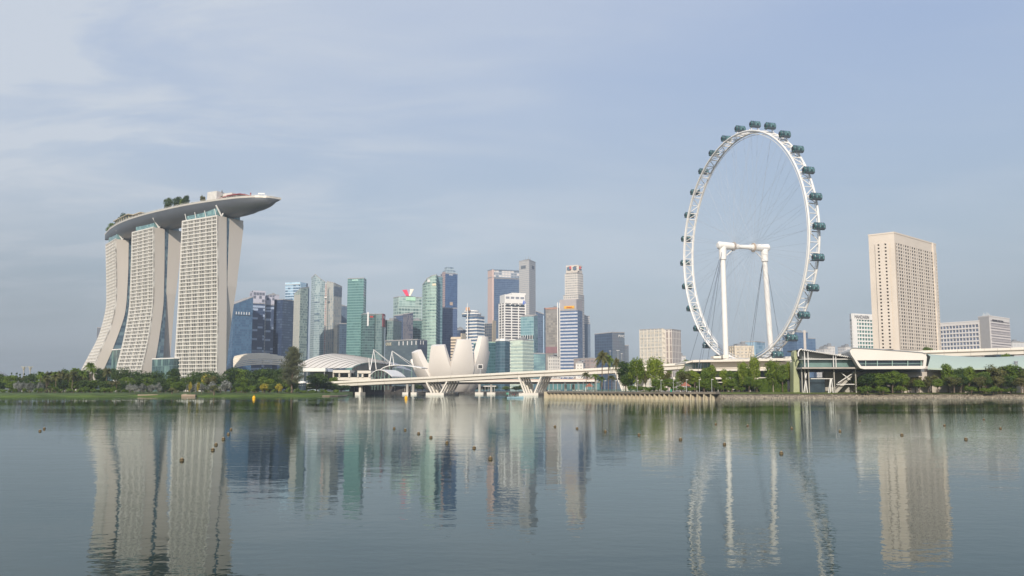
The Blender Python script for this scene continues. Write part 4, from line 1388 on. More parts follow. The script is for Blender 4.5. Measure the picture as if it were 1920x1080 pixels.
# arched white canopies
def arch_canopy(label, p0, p1, top, Y, depth, m=M_WHITE):
    root = thing('arched_canopy', label, 'canopy', W(p0[0], p0[1], Y), 'arched canopies by the waterfront hall')
    a, b = W(p0[0], p0[1], Y), W(p1[0], p1[1], Y)
    c = W(top[0], top[1], Y); c2 = c * 2 - (a + b) / 2
    g = G()
    rw = []
    for dy in (0, depth):
        for dz in (0,):
            rw.append([bez(a, c2, b, j / 14) + Vector((dy * 0.35, dy, 0)) for j in range(15)])
    up = [[p + Vector((0, 0, 0.6)) for p in r_] for r_ in rw]
    g.grid([up[0], up[1]], flip=True); g.grid([rw[0], rw[1]])
    g.grid([rw[0], up[0]], flip=True, smooth=False)
    g.grid([rw[1], up[1]], smooth=False)
    part(g, 'vault', m, root)
    g = G()
    for j in range(2, 14, 2):
        p = rw[0][j]
        g.box((p.x, p.y + 0.5, (p.z + 4) / 2), 0.3, 0.3, p.z - 4)
    part(g, 'mullions', mat('mullion_green', C('#7fa090'), 0.5), root)
    return root
arch_canopy('white arch canopy with glazed end, nearest the concrete pier', (693, 706), (735, 707), (712, 694), 800, 26)
arch_canopy('long low white arch canopy curving behind the masts', (708, 699), (790, 691), (736, 685.5), 840, 14)
# tent masts
def tent_mast(label, px, py, Y, legs, cab):
    r_ = thing('cable_mast', label, 'mast', (GX(px, Y), Y, 3), 'white masts holding the tent cables')
    tip = W(px, py, Y)
    for lx, ly, dY in legs:
        g = G(); g.tube([W(lx, ly, Y + dY), tip], [0.5, 0.28], 7); part(g, 'leg', M_WHITE, r_)
    for cx_, cy2, dY in cab:
        g = G(); g.tube([tip, W(cx_, cy2, Y + dY)], 0.22, 5); part(g, 'cable', M_WHITE, r_)
tent_mast('taller white A shaped mast on the left, cables running down right', 701, 655.5, 850, [(694, 694, -5), (705.5, 693, 4)], [(735, 682, 10), (741, 690, 12), (725, 684, 30)])
tent_mast('smaller white A shaped mast on the right near the petals', 735.2, 658, 850, [(729, 690, -5), (739, 687, 4)], [(776, 684, 10), (781, 693, 12)])
tent_mast('short thin white mast left of the taller one', 691.5, 671, 850, [(693, 693, 0)], [])

# ---------------------------------------------------------------- giant wheel
WX, WY, WZ_, WR, WA, WPH = 150.867, 575.79, 96.712, 79.0, 1.26911943, 0.226177
WC = Vector((WX, WY, WZ_))
wv = Vector((math.cos(WA), -math.sin(WA), 0)); ax = Vector((math.sin(WA), math.cos(WA), 0)); up_ = Vector((0, 0, 1))
wheel = thing('observation_wheel', 'giant white observation wheel with teal capsules on the right bank', 'ferris wheel', (WX, WY, 5))
M_WW = mat('wheel_white', (0.82, 0.80, 0.76, 1), 0.4, var=0.03)
M_CABLE = mat('cable_grey', C('#b4bcc6'), 0.5)
M_CABLED = mat('cable_dark', C('#6e7886'), 0.5)
RR = 74.6


def rimp(th, r, s):
    return WC + wv * (r * math.sin(th)) + up_ * (r * math.cos(th)) + ax * s


for s_ in (-3.4, 3.4):
    g = G(); g.tube([rimp(2 * math.pi * k / 112, RR, s_) for k in range(112)], 0.66, 8, closed=True)
    part(g, 'rim_chord', M_WW, wheel)
    g = G(); g.tube([rimp(2 * math.pi * k / 112, RR - 1.8, s_ * 0.98) for k in range(112)], 0.2, 6, closed=True)
    part(g, 'inner_chord', M_WW, wheel)
g = G()
for k in range(28):
    th = WPH + 2 * math.pi * k / 28
    dth = 2 * math.pi / 28
    for o_ in (-0.14, 0.14):
        t2 = th + o_ * dth
        g.tube([rimp(t2, RR, -3.4), rimp(t2, RR, 3.4)], 0.36, 6)
    g.tube([rimp(th + 0.5 * dth, RR, -3.4), rimp(th + 0.5 * dth, RR, 3.4)], 0.24, 6)
    g.tube([rimp(th + 0.14 * dth, RR, -3.4), rimp(th + 0.5 * dth, RR, 3.4)], 0.28, 6)
    g.tube([rimp(th + 0.5 * dth, RR, 3.4), rimp(th + 0.86 * dth, RR, -3.4)], 0.28, 6)
    g.tube([rimp(th - 0.14 * dth, RR, -3.4), rimp(th + 0.14 * dth, RR, 3.4)], 0.22, 6)
part(g, 'rim_lattice', M_WW, wheel)
# spokes: one mesh, turned about the axle
sp_me = None
for k in range(56):
    th = WPH + 2 * math.pi * (k + 0.5) / 56
    for q in range(2):
        if (k + q) % 2:
            continue
        s1 = -8.0 if (k // 2) % 2 == 0 else 8.0
        s1 = 8.0 * (1 if q else -1)
        g = G(); g.tube([rimp(th, 2.0, s1), rimp(th + (0.12 if q else -0.12) * 0.3, RR, s1 * 0.4)], 0.055, 4, cap=False)
        part(g, 'spoke', M_CABLE, wheel)
for k in range(40):
    th = WPH + 2 * math.pi * (k + 0.25) / 40
    g = G(); g.tube([rimp(th + 0.9, 2.0, 8 if k % 2 else -8), rimp(th, RR, 3.2 if k % 2 else -3.2)], 0.045, 4, cap=False)
    part(g, 'spoke', M_CABLE, wheel)
# axle
g = G(); g.tube([WC - ax * 13, WC + ax * 13], 1.45, 16); part(g, 'axle', M_WW, wheel)
for s0, s1, r_ in ((-13.5, -7.6, 2.3), (7.6, 13.5, 2.3), (-6.9, -6.2, 2.1), (6.2, 6.9, 2.1), (-5.0, -4.4, 1.9), (4.4, 5.0, 1.9)):
    g = G(); g.tube([WC + ax * s0, WC + ax * s1], r_, 16)
    part(g, 'axle_collar', M_WW, wheel)
for s0 in (-7.3, 7.3):
    g = G(); g.tube([WC + ax * (s0 - 0.35), WC + ax * (s0 + 0.35)], 3.0, 20)
    part(g, 'spoke_flange', mat('flange_buff', C('#bfae9c'), 0.5), wheel)
# columns with elbow heads
for s_, bpx, lbl in ((-15.5, 1361, 0), (15.5, 1446.5, 1)):
    top = WC + ax * s_
    foot_y = top.y + (0 if lbl == 0 else 6)
    fx = XT(bpx, 664, foot_y)
    foot = Vector((fx, foot_y, zat(bpx, 664, foot_y)))
    dirv = (foot - top)
    foot2 = top + dirv * ((top.z - 4) / (top.z - foot.z))
    g = G(); g.tube([foot2, top + Vector((0, 0, -8)) * 1.0 + (dirv.normalized() * 0)], [1.8, 1.65], 20)
    part(g, 'column', M_WW, wheel)
    g = G()
    sg = 1 if s_ > 0 else -1
    g.tube([top + Vector((0, 0, -9)), top + Vector((0, 0, -1.0)), top + Vector((0, 0, 1.2))], [2.3, 2.5, 2.2], 16)
    g.tube([top + ax * sg * 2.6 + Vector((0, 0, 0.2)), top - ax * sg * 6.5], [2.6, 2.35], 16)
    g.tube([top + ax * sg * 2.6 + Vector((0, 0, 0.2)), top + ax * sg * 3.6 + Vector((0, 0, 0.2))], [2.6, 1.6], 16)
    g.beam(top + Vector((0, 0, -8)) - ax * sg * 0.5, top - ax * sg * 6.5 + Vector((0, 0, -3)), 0.5)
    part(g, 'column_head', M_WW, wheel)
# stay cables
for s_, feet in ((-15.5, ((1309, 690, 500), (1313, 692, 505), (1325, 690, 640), (1290, 690, 640))), (15.5, ((1400, 690, 660), (1470, 690, 690), (1405, 690, 640)))):
    top = WC + ax * s_ + Vector((0, 0, -2))
    for fx, fy, Y in feet:
        g = G(); g.tube([top, W(fx, fy, Y)], 0.13, 5)
        part(g, 'stay_cable', M_CABLED, wheel)

# capsules
M_CAPG = facade('capsule_glass', C('#1f5c62'), C('#5fa6a4'), C('#122a34'), 1.9, 0.12, 1.37, 0.3, 0.12, thr=0.55, soft=0.35)
M_CAPR = mat('capsule_frame', C('#5f6c78'), 0.4, 0.3)
M_CAPB = mat('capsule_belly', C('#6f7c88'), 0.5, 0.2)
capL, capR = 7.6, 2.05


def capsule_meshes():
    prof = [(-capL / 2, 0.75), (-capL / 2 + 0.25, 1.35), (-capL / 2 + 0.75, 1.85)] + [(-2.6 + 5.2 * k / 6, 2.05) for k in range(7)] + [(capL / 2 - 0.75, 1.85), (capL / 2 - 0.25, 1.35), (capL / 2, 0.75)]
    g1 = G(); n = 20
    P, U = [], []
    for s, r in prof:
        P.append([ax * s + (Vector((-ax.y, ax.x, 0)) * math.cos(2 * math.pi * k / n) + up_ * math.sin(2 * math.pi * k / n)) * r for k in range(n + 1)])
        U.append([(s + 4, k * 0.6) for k in range(n + 1)])
    g1.grid(P, U)
    g1.face(P[-1][:-1]); g1.face(list(reversed(P[0][:-1])))
    g2 = G()
    sd_ = Vector((-ax.y, ax.x, 0))
    for s in (-2.75, -1.4, 0, 1.4, 2.75):
        g2.tube([ax * s + (sd_ * math.cos(2 * math.pi * k / 16) + up_ * math.sin(2 * math.pi * k / 16)) * 2.1 for k in range(16)], 0.13, 5, closed=True)
    g3 = G()
    for a0 in range(2):
        pass
    P = []
    for s in (-3.2, 3.2):
        P.append([ax * s + (sd_ * math.cos(a_) + up_ * math.sin(a_)) * 2.2 for a_ in [math.pi * (1.18 + 0.64 * k / 8) for k in range(9)]])
    g3.grid(P); g3.grid([[ax * s * 0.98 + (p - ax * s) * 0.96 for p in r_] for s, r_ in zip((-3.2, 3.2), P)], flip=True)
    return g1, g2, g3


g1, g2, g3 = capsule_meshes()
for k in range(28):
    th = WPH + 2 * math.pi * k / 28
    pos = WC + wv * (WR * math.sin(th)) + up_ * (WR * math.cos(th))
    if k == 0:
        o = g1.build('capsule', M_CAPG, wheel)
        r_ = g2.build('capsule_ribs', M_CAPR, o); b_ = g3.build('capsule_belly', M_CAPB, o)
        proto = (o, r_, b_)
    else:
        o = proto[0].copy(); COL.objects.link(o); o.parent = wheel
        for c_ in proto[1:]:
            d = c_.copy(); COL.objects.link(d); d.parent = o
    o.location = pos - wheel.location
    for s_ in (-2.0, 2.0):
        g = G()
        for dt in (-0.018, 0.018):
            g.tube([rimp(th + dt, RR + 0.6, s_ * 1.5), rimp(th, WR - 2.05, s_)], 0.22, 5)
        part(g, 'capsule_mount', M_WW, wheel)
# ---------------------------------------------------------------- ground and water
M_GRASS = mat('grass_ground', (0.062, 0.098, 0.014, 1), 0.9, var=0.35, scale=0.12)
M_LAWN = mat('lawn_grass', (0.12, 0.15, 0.025, 1), 0.9, var=0.35, scale=0.15)
M_LAND = mat('land_paving', (0.20, 0.19, 0.17, 1), 0.9, var=0.2, scale=0.05)
M_SAND = mat('sand', (0.36, 0.28, 0.20, 1), 0.9, var=0.15, scale=0.2)
M_QUAY = mat('quay_dark', (0.07, 0.065, 0.06, 1), 0.8, var=0.3, scale=0.3)


def water_mat():
    m, n, l, b = base_mat('lake_water')
    tc = n.new('ShaderNodeTexCoord')

    def noise(sx, sy, scale, detail, rough=0.5, rot=0.0):
        mp = n.new('ShaderNodeMapping'); mp.inputs['Scale'].default_value = (sx, sy, 1); mp.inputs['Rotation'].default_value = (0, 0, rot)
        l.new(tc.outputs['Object'], mp.inputs[0])
        t = n.new('ShaderNodeTexNoise'); t.inputs['Scale'].default_value = scale; t.inputs['Detail'].default_value = detail; t.inputs['Roughness'].default_value = rough
        l.new(mp.outputs[0], t.inputs['Vector'])
        return t.outputs['Fac']

    def M(op, a, c):
        x = n.new('ShaderNodeMath'); x.operation = op
        for i, v in ((0, a), (1, c)):
            if isinstance(v, (int, float)):
                x.inputs[i].default_value = v
            else:
                l.new(v, x.inputs[i])
        return x.outputs[0]
    rip = noise(0.9, 1.0, 2.3, 2, 0.5, 0.15)        # ripples of a metre or less
    chop = noise(0.5, 1.0, 0.42, 2, 0.5, -0.2)
    swell = noise(0.6, 1.0, 0.09, 2, 0.5)
    gust = noise(0.25, 1.0, 0.012, 3, 0.5, 0.1)       # patches of livelier water
    gr = n.new('ShaderNodeMapRange'); gr.interpolation_type = 'SMOOTHSTEP'
    gr.inputs[1].default_value = 0.38; gr.inputs[2].default_value = 0.62; gr.inputs[3].default_value = 0.35; gr.inputs[4].default_value = 1.15
    l.new(gust, gr.inputs[0])
    h = M('ADD', M('MULTIPLY', M('MULTIPLY', rip, 0.0135), gr.outputs[0]), M('ADD', M('MULTIPLY', chop, 0.017), M('MULTIPLY', swell, 0.02)))
    bp = n.new('ShaderNodeBump'); bp.inputs['Strength'].default_value = 1.0; bp.inputs['Distance'].default_value = 1.0
    l.new(h, bp.inputs['Height'])
    df = n.new('ShaderNodeBsdfDiffuse'); df.inputs['Color'].default_value = (0.014, 0.027, 0.021, 1)
    gl = n.new('ShaderNodeBsdfGlossy'); gl.inputs['Color'].default_value = (0.87, 0.93, 0.925, 1); gl.inputs['Roughness'].default_value = 0.012
    fr = n.new('ShaderNodeFresnel'); fr.inputs['IOR'].default_value = 1.285
    ms = n.new('ShaderNodeMixShader')
    for x in (gl, fr):
        l.new(bp.outputs[0], x.inputs['Normal'])
    l.new(fr.outputs[0], ms.inputs[0]); l.new(df.outputs[0], ms.inputs[1]); l.new(gl.outputs[0], ms.inputs[2])
    l.new(ms.outputs[0], n['Material Output'].inputs['Surface'])
    n.remove(b)
    return m


g = G(); g.face([(-3900, -80, 0), (3900, -80, 0), (3900, 4400, 0), (-3900, 4400, 0)])
g.build('water', water_mat(), kind='structure')

# far land behind the bay
g = G()
g.prism([(-3850, 965), (3850, 965), (3850, 4350), (-3850, 4350)], -0.5, 2.0)
g.build('ground', M_LAND, kind='structure')


def bank(front, back, name, m, z_f=0.05, z_b=2.2, w=40, skirt=-0.5):
    """sloping bank: front edge (px, Y) list on the water, flat top reaching back"""
    F = [Vector((XT(a, 742, Y), Y, z_f)) for a, Y in front]
    B = [Vector((p.x * (p.y + w) / p.y, p.y + w, z_b)) for p in F]
    E_ = [Vector((p.x * (Yb) / p.y, Yb, z_b)) for p, Yb in zip(B, back)]
    g = G()
    mid = [f.lerp(b, 0.5) + Vector((0, 0, 0.35)) for f, b in zip(F, B)]
    g.grid([[p - Vector((0, 0, 0.8)) for p in F], F, mid, B, E_], flip=True)
    return g.build(name, m, kind='structure')


LF = [(-300, 500)] + [(-40 + 26 * k, 515 + 1.9 * k + 6 * math.sin(k * 1.3)) for k in range(26)] + [(640, 585), (652, 640), (662, 720)]
bank(LF, [1010] * len(LF), 'riverbank', M_GRASS, w=45)
g = G()
sand = [(604, 566), (618, 569), (634, 578), (648, 596), (652, 640), (640, 634), (622, 612), (608, 592)]
g.prism([(XT(a, 742, Y), Y) for a, Y in sand], 0.1, 0.62)
g.build('sand_spit', M_SAND, kind='structure')
for pts in ([(258, 548), (278, 550), (296, 551), (292, 566), (262, 564)], [(340, 543), (366, 545), (368, 560), (342, 558)]):
    g = G(); g.prism([(XT(a, 742, Y), Y) for a, Y in pts], 0.1, 1.35); g.build('sandy_patch', M_SAND, kind='structure')

# right bank
def rb_front(px):
    return 425 + (px - 1340) * 0.035
RF = [(1025, 470), (1100, 440), (1200, 404), (1290, 380), (1343, 372)]
land = [Vector((XT(a, 745, Y), Y)) for a, Y in RF]
land = [p + Vector((0, 2)) for p in land]
rk = [Vector((XT(px, 745, rb_front(px) + 46), rb_front(px) + 46)) for px in range(1350, 2101, 50)]
poly = land + rk + [Vector((rk[-1].x + 300, 980)), Vector((XT(1040, 740, 980), 980)), Vector((XT(1028, 740, 700), 700)), Vector((XT(1024, 740, 520), 520))]
g = G(); g.prism(poly, -0.5, 3.2)
g.build('promenade_ground', mat('promenade_paving', (0.27, 0.24, 0.20, 1), 0.9, var=0.15, scale=0.1), kind='structure')
g = G()
def pl_poly(pts):
    return [(XT(a, 740, Y), Y) for a, Y in pts]
LA = [Vector((XT(px, 745, rb_front(px) + 9), rb_front(px) + 9, 2.25)) for px in range(1320, 2101, 15)]
LB_ = [Vector((XT(px, 745, rb_front(px) + 30), rb_front(px) + 30, 2.95 + 0.12 * math.sin(px * 0.11))) for px in range(1320, 2101, 15)]
LC_ = [Vector((XT(px, 745, rb_front(px) + 50), rb_front(px) + 50, 3.24)) for px in range(1320, 2101, 15)]
g.grid([LA, LB_, LC_], flip=True)
g.build('lawn', M_LAWN, kind='structure')
g = G()
g.prism(pl_poly([(1200, 418), (1228, 408), (1240, 430), (1206, 440)]), 3.0, 3.5)
g.build('lawn', M_GRASS, kind='structure')

# piled quay wall
pier = thing('quay_wall', 'concrete quay with open bays and sloping buttresses along the point', 'quay', (land[2].x, land[2].y, 0))
fr = [Vector((XT(a, 745, Y), Y)) for a, Y in RF]
g = G()
for a, b in zip(fr, fr[1:]):
    d = (b - a).normalized(); nn = Vector((d.y, -d.x))
    e = Vector((0.3 * d.x, 0.3 * d.y))
    g.hexa([(a.x + nn.x * 0.5, a.y + nn.y * 0.5, 2.55), (b.x + nn.x * 0.5, b.y + nn.y * 0.5, 2.55), (b.x - nn.x * 4, b.y - nn.y * 4, 2.55), (a.x - nn.x * 4, a.y - nn.y * 4, 2.55),
            (a.x + nn.x * 0.5, a.y + nn.y * 0.5, 3.35), (b.x + nn.x * 0.5, b.y + nn.y * 0.5, 3.35), (b.x - nn.x * 4, b.y - nn.y * 4, 3.35), (a.x - nn.x * 4, a.y - nn.y * 4, 3.35)])
part(g, 'deck_edge', mat('quay_edge', (0.20, 0.17, 0.13, 1), 0.85, var=0.2, scale=0.3), pier)
M_QW = mat('quay_concrete', C('#b5a98f'), 0.85, var=0.2, scale=0.4, streak=0.3)
acc2 = [0]
for a, b in zip(fr, fr[1:]):
    acc2.append(acc2[-1] + (b - a).length)


def quay_pt(s):
    for i in range(len(fr) - 1):
        if s <= acc2[i + 1] + 1e-6:
            return fr[i].lerp(fr[i + 1], (s - acc2[i]) / (acc2[i + 1] - acc2[i])), (fr[i + 1] - fr[i]).normalized()
s_ = 0.6; q = 0
while s_ < acc2[-1] - 0.5:
    p, d = quay_pt(s_); nn = Vector((d.y, -d.x))
    shallow = s_ < acc2[-1] * 0.36
    w = 0.55; dep = 3.2
    A = p + nn * 0.3; B = p - nn * dep
    g = G()
    hw = d * w / 2
    low = 1.6 if not shallow else 0.9
    g.hexa([(A.x + nn.x * low * 0.3 - hw.x, A.y + nn.y * low * 0.3 - hw.y, -0.5), (A.x + nn.x * low * .3 + hw.x, A.y + nn.y * low * .3 + hw.y, -0.5), (B.x + hw.x, B.y + hw.y, -0.5), (B.x - hw.x, B.y - hw.y, -0.5),
            (A.x - hw.x, A.y - hw.y, 2.53), (A.x + hw.x, A.y + hw.y, 2.53), (B.x + hw.x, B.y + hw.y, 2.53), (B.x - hw.x, B.y - hw.y, 2.53)])
    # sloping web filling half of the bay
    e = d * (2.0 if shallow else 1.1)
    back = 1.0 if shallow else 1.5
    g.face([(A.x, A.y, -0.3), (A.x + e.x - nn.x * back, A.y + e.y - nn.y * back, -0.3), (A.x + e.x * 0.6 - nn.x * back, A.y + e.y * .6 - nn.y * back, 2.5), (A.x, A.y, 2.5)])
    part(g, 'buttress', M_QW, pier)
    s_ += 3.05 if not shallow else 3.3
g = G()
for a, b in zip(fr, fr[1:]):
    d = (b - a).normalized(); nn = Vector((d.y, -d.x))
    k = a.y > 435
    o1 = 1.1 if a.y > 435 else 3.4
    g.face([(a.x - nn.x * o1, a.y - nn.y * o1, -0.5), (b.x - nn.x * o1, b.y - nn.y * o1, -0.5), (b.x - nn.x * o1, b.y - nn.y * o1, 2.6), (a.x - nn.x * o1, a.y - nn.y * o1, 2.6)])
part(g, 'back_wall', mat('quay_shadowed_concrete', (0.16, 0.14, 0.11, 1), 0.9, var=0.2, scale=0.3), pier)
g = G(); p = fr[0]
g.box((p.x - 0.3, p.y + 1.5, 1.5), 2.2, 5, 3.6)
part(g, 'corner_block', M_QW, pier)
g = G()
for i in range(40):
    p, d = quay_pt(acc2[-1] * i / 40 * 0.62 + 1); nn = Vector((d.y, -d.x))
    g.box((p.x - nn.x * 1, p.y - nn.y * 1, 3.85), 0.07, 0.07, 1.0)
for h in (3.75, 4.3):
    pts = []
    for i in range(20):
        p, d = quay_pt(acc2[-1] * i / 19 * 0.62 + 0.5); nn = Vector((d.y, -d.x)); pts.append((p.x - nn.x, p.y - nn.y, h))
    g.tube(pts, 0.06, 4)
part(g, 'railing', mat('rail_green', C('#2f7a5c'), 0.5), pier)

# boulder revetment
def boulders(name, label, front, slope_w, z1, n, smin, smax, seed):
    rnd = random.Random(seed)
    g = G()
    for _ in range(n):
        px = rnd.uniform(front[0], front[1]); f = rnd.random()
        Y = rb_front(px) + f * slope_w
        c_ = Vector((XT(px, 745, Y), Y, -0.3 + f * (z1 - 0.4)))
        s = rnd.uniform(smin, smax)
        base_ = [Vector((rnd.uniform(0.7, 1.25) * x, rnd.uniform(0.7, 1.25) * y, rnd.uniform(0.55, 0.95) * z)) * s for x, y, z in
                 ((1, 0, 0), (0.4, 0.9, -0.1), (-0.5, 0.8, 0), (-1, 0, 0.1), (-0.4, -0.9, 0), (0.5, -0.8, 0.1), (0.1, 0.1, 0.9), (0, 0, -0.8))]
        P = [c_ + b_ for b_ in base_]
        for i in range(6):
            j = (i + 1) % 6
            g.face([P[i], P[j], P[6]]); g.face([P[j], P[i], P[7]])
    m, nn, l, b = base_mat('boulder_stone')
    gg = nn.new('ShaderNodeNewGeometry'); cr_ = nn.new('ShaderNodeValToRGB')
    cr_.color_ramp.elements[0].color = (0.12, 0.10, 0.075, 1); cr_.color_ramp.elements[1].color = (0.42, 0.36, 0.26, 1)
    l.new(gg.outputs['Random Per Island'], cr_.inputs[0]); l.new(cr_.outputs[0], b.inputs['Base Color']); b.inputs['Roughness'].default_value = 0.95
    o = g.build(name, m, kind='stuff'); o['label'] = label; o['category'] = 'rocks'
    return o


g = G()
F0 = [Vector((XT(px, 745, rb_front(px)), rb_front(px), -0.4)) for px in range(1335, 2101, 15)]
F1 = [Vector((XT(px, 745, rb_front(px) + 10), rb_front(px) + 10, 2.2)) for px in range(1335, 2101, 15)]
F2 = [p + Vector((0, 3, 0.0)) for p in F1]
g.grid([F0, F1, F2], flip=True)
g.build('earth_slope', mat('slope_earth', (0.17, 0.14, 0.10, 1), 0.95, var=0.3, scale=0.4), kind='structure')
boulders('rock_revetment', 'grey brown boulders heaped along the waterline of the right bank', (1336, 1960), 9, 2.35, 3600, 0.3, 0.7, 3)

# ---------------------------------------------------------------- expressway bridge
BR = [(560, 719.5), (600, 716.5), (700, 711), (800, 706.5), (900, 701), (990, 696), (1100, 691), (1200, 685.5), (1290, 679.5), (1430, 670.5), (1500, 667.5), (1620, 661.5), (1735, 657), (1920, 651), (2060, 645)]
BA = math.atan(0.364); bt = Vector((math.cos(BA), -math.sin(BA), 0)); bn = Vector((math.sin(BA), math.cos(BA), 0))
bpts = []
for px in range(560, 2061, 25):
    (py,) = interp([(a, b) for a, b in BR], px)
    t = (px - 960) / F_PX * 1.0065
    Y = 684 / (1 + 0.364 * t)
    bpts.append(Vector((XT(px, py, Y), Y, zat(px, py, Y))))
br = thing('expressway_bridge', 'long white road bridge on V shaped piers crossing the channel', 'bridge', (bpts[10].x, bpts[10].y, 0))
M_BR = mat('bridge_white', C('#e0dace'), 0.75, var=0.05, scale=0.04)
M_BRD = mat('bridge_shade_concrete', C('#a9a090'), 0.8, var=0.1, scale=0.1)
BWID = 26


def sweep(profile, name, m, pts=None, n_=None):
    """closed profile of (across, up) swept along the bridge"""
    pts = pts or bpts
    g = G()
    rings = [[p + bn * a + Vector((0, 0, z)) for a, z in profile] + [p + bn * profile[0][0] + Vector((0, 0, profile[0][1]))] for p in pts]
    g.grid(rings, smooth=False)
    g.face([q for q in reversed(rings[0][:-1])]); g.face(rings[-1][:-1])
    return part(g, name, m, br)
rect = lambda a, b, z0, z1: [(a, z0), (a, z1), (b, z1), (b, z0)]
sweep(rect(-0.3, 0.1, -1.55, 0.0), 'near_parapet', M_BR)
sweep(rect(BWID - 0.1, BWID + 0.3, -1.55, 0.0), 'far_parapet', M_BR)
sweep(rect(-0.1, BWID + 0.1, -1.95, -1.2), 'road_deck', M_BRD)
sweep([(1.0, -4.3), (0.6, -1.96), (10.5, -1.96), (9.6, -4.3)], 'box_girder', M_BR)
sweep([(15.5, -4.3), (15.0, -1.96), (25.4, -1.96), (24.8, -4.3)], 'box_girder', M_BR)
g = G()
for i in range(0, len(bpts) - 1):
    p = bpts[i].lerp(bpts[i + 1], 0.4)
    for a_, b_ in ((p + bn * -0.33 + Vector((0, 0, -1.5)), p + bn * -0.33 + Vector((0, 0, -0.1))), (p + bn * 0.76 + Vector((0, 0, -4.2)), p + bn * 0.56 + Vector((0, 0, -2.0)))):
        g = G(); g.beam(a_, b_, 0.13)
        if i % 2 == 0 or a_.z > p.z - 2:
            part(g, 'joint_line', M_CONC, br)


def br_at(px):
    f = (px - 560) / 25; i = int(f)
    return bpts[i].lerp(bpts[i + 1], f - i)


for px in (817, 992, 1176):
    p = br_at(px)
    c_ = p + bn * (BWID / 2)
    zt_ = p.z - 4.2
    zb = 1.9 if px < 1100 else 3.4
    g = G(); g.box((c_.x, c_.y, 0.7), 15.5, BWID + 3, 2.4, -BA); part(g, 'pile_cap', M_BR, br)
    g = G()
    for k in range(11):
        a_ = -BWID / 2 - 1 + (BWID + 2) * k / 10
        q = c_ + bt * 7.9 + bn * a_
        g.box((q.x, q.y, 0.6), 0.5, 0.8, 2.0, -BA)
    part(g, 'fender_posts', M_QUAY, br)
    for k in range(5):
        a_ = 1.5 + (BWID - 3) * k / 4
        for sd_, sb_, st_ in ((-1, 4.0, 8.8), (1, 4.0, 9.2)):
            b0 = p + bn * a_; b0 = b0 + bt * (sd_ * sb_); b0.z = zb
            t0 = p + bn * a_ + bt * (sd_ * st_); t0.z = zt_
            g = G(); g.beam(b0, t0, 1.5, 1.1); part(g, 'pier_leg', M_BR, br)
# single column
p = br_at(670)
g = G(); q = p + bn * 6; g.box((q.x, q.y, (p.z - 4.2) / 2 + 0.3), 2.0, 3, p.z - 4.9, -BA); part(g, 'pier_column', M_BR, br)
g = G(); q = p + bn * 5; g.box((q.x, q.y, 0.9), 5, 8, 2.6, -BA); part(g, 'pile_cap', M_BR, br)
for px in (1300, 1420, 1560, 1680, 1800, 1900):
    p = br_at(px)
    g = G(); q = p + bn * 12; g.box((q.x, q.y, (p.z - 4.2 + 2) / 2), 3, 8, p.z - 4.3 - 2, -BA); part(g, 'pier_column', M_CONC, br)

# lower bridge behind
lb = thing('low_bridge', 'low flat road bridge with dark round piers behind the expressway bridge', 'bridge', (GX(900, 800), 800, 0))
g = G()
xa, xb = XT(690, 716, 830), XT(1115, 714, 800)
def lowb(z0, z1, y0, y1, nm, m):
    g = G(); g.hexa([(xa, 820 + y0, z0), (xb, 795 + y0, z0 + 0.6), (xb, 795 + y1, z0 + 0.6), (xa, 820 + y1, z0), (xa, 820 + y0, z1), (xb, 795 + y0, z1 + 0.6), (xb, 795 + y1, z1 + 0.6), (xa, 820 + y1, z1)])
    return part(g, nm, m, lb)
lowb(10.6, 12.2, 0, 24, 'road_deck', M_BR)
lowb(12.2, 13.2, 0, 0.4, 'parapet', mat('parapet_pinkish', C('#c9b2a4'), 0.8))
lowb(8.9, 10.6, 2.5, 22, 'girder', M_QUAY)
for px in (764, 775, 899, 921, 1060, 1075):
    x_ = XT(px, 725, 812)
    g = G(); g.box((x_, 812, 5), 2.0, 5, 7.9); part(g, 'pier_column', M_CONC, lb)
    g = G(); g.box((x_, 812, 0.7), 7.5, 14, 2.2); part(g, 'pile_cap', M_BR, lb)
# wavy grandstand roofs
gs = thing('wavy_canopy', 'row of small white wave shaped roofs under the bridge near the point', 'canopy', (GX(1065, 850), 850, 2))
for k in range(9):
    g = G()
    px = 1026 + 9.5 * k
    a, b = W(px, 709.5, 850), W(px + 11, 706.5, 850)
    c = W(px + 6, 704.5, 850)
    rw = [bez(a, c * 2 - (a + b) / 2, b, j / 6) for j in range(7)]
    g.grid([rw, [p + Vector((3, 14, 1)) for p in rw]], flip=True)
    g.grid([[p - Vector((0, 0, .7)) for p in rw], rw], flip=True)
    part(g, 'roof_wave', mat('wave_white', C('#d0cdc8'), 0.6), gs)
pbox(1026, 1112, 711, 716, 852, 10, M_CONC, 'stand', gs)

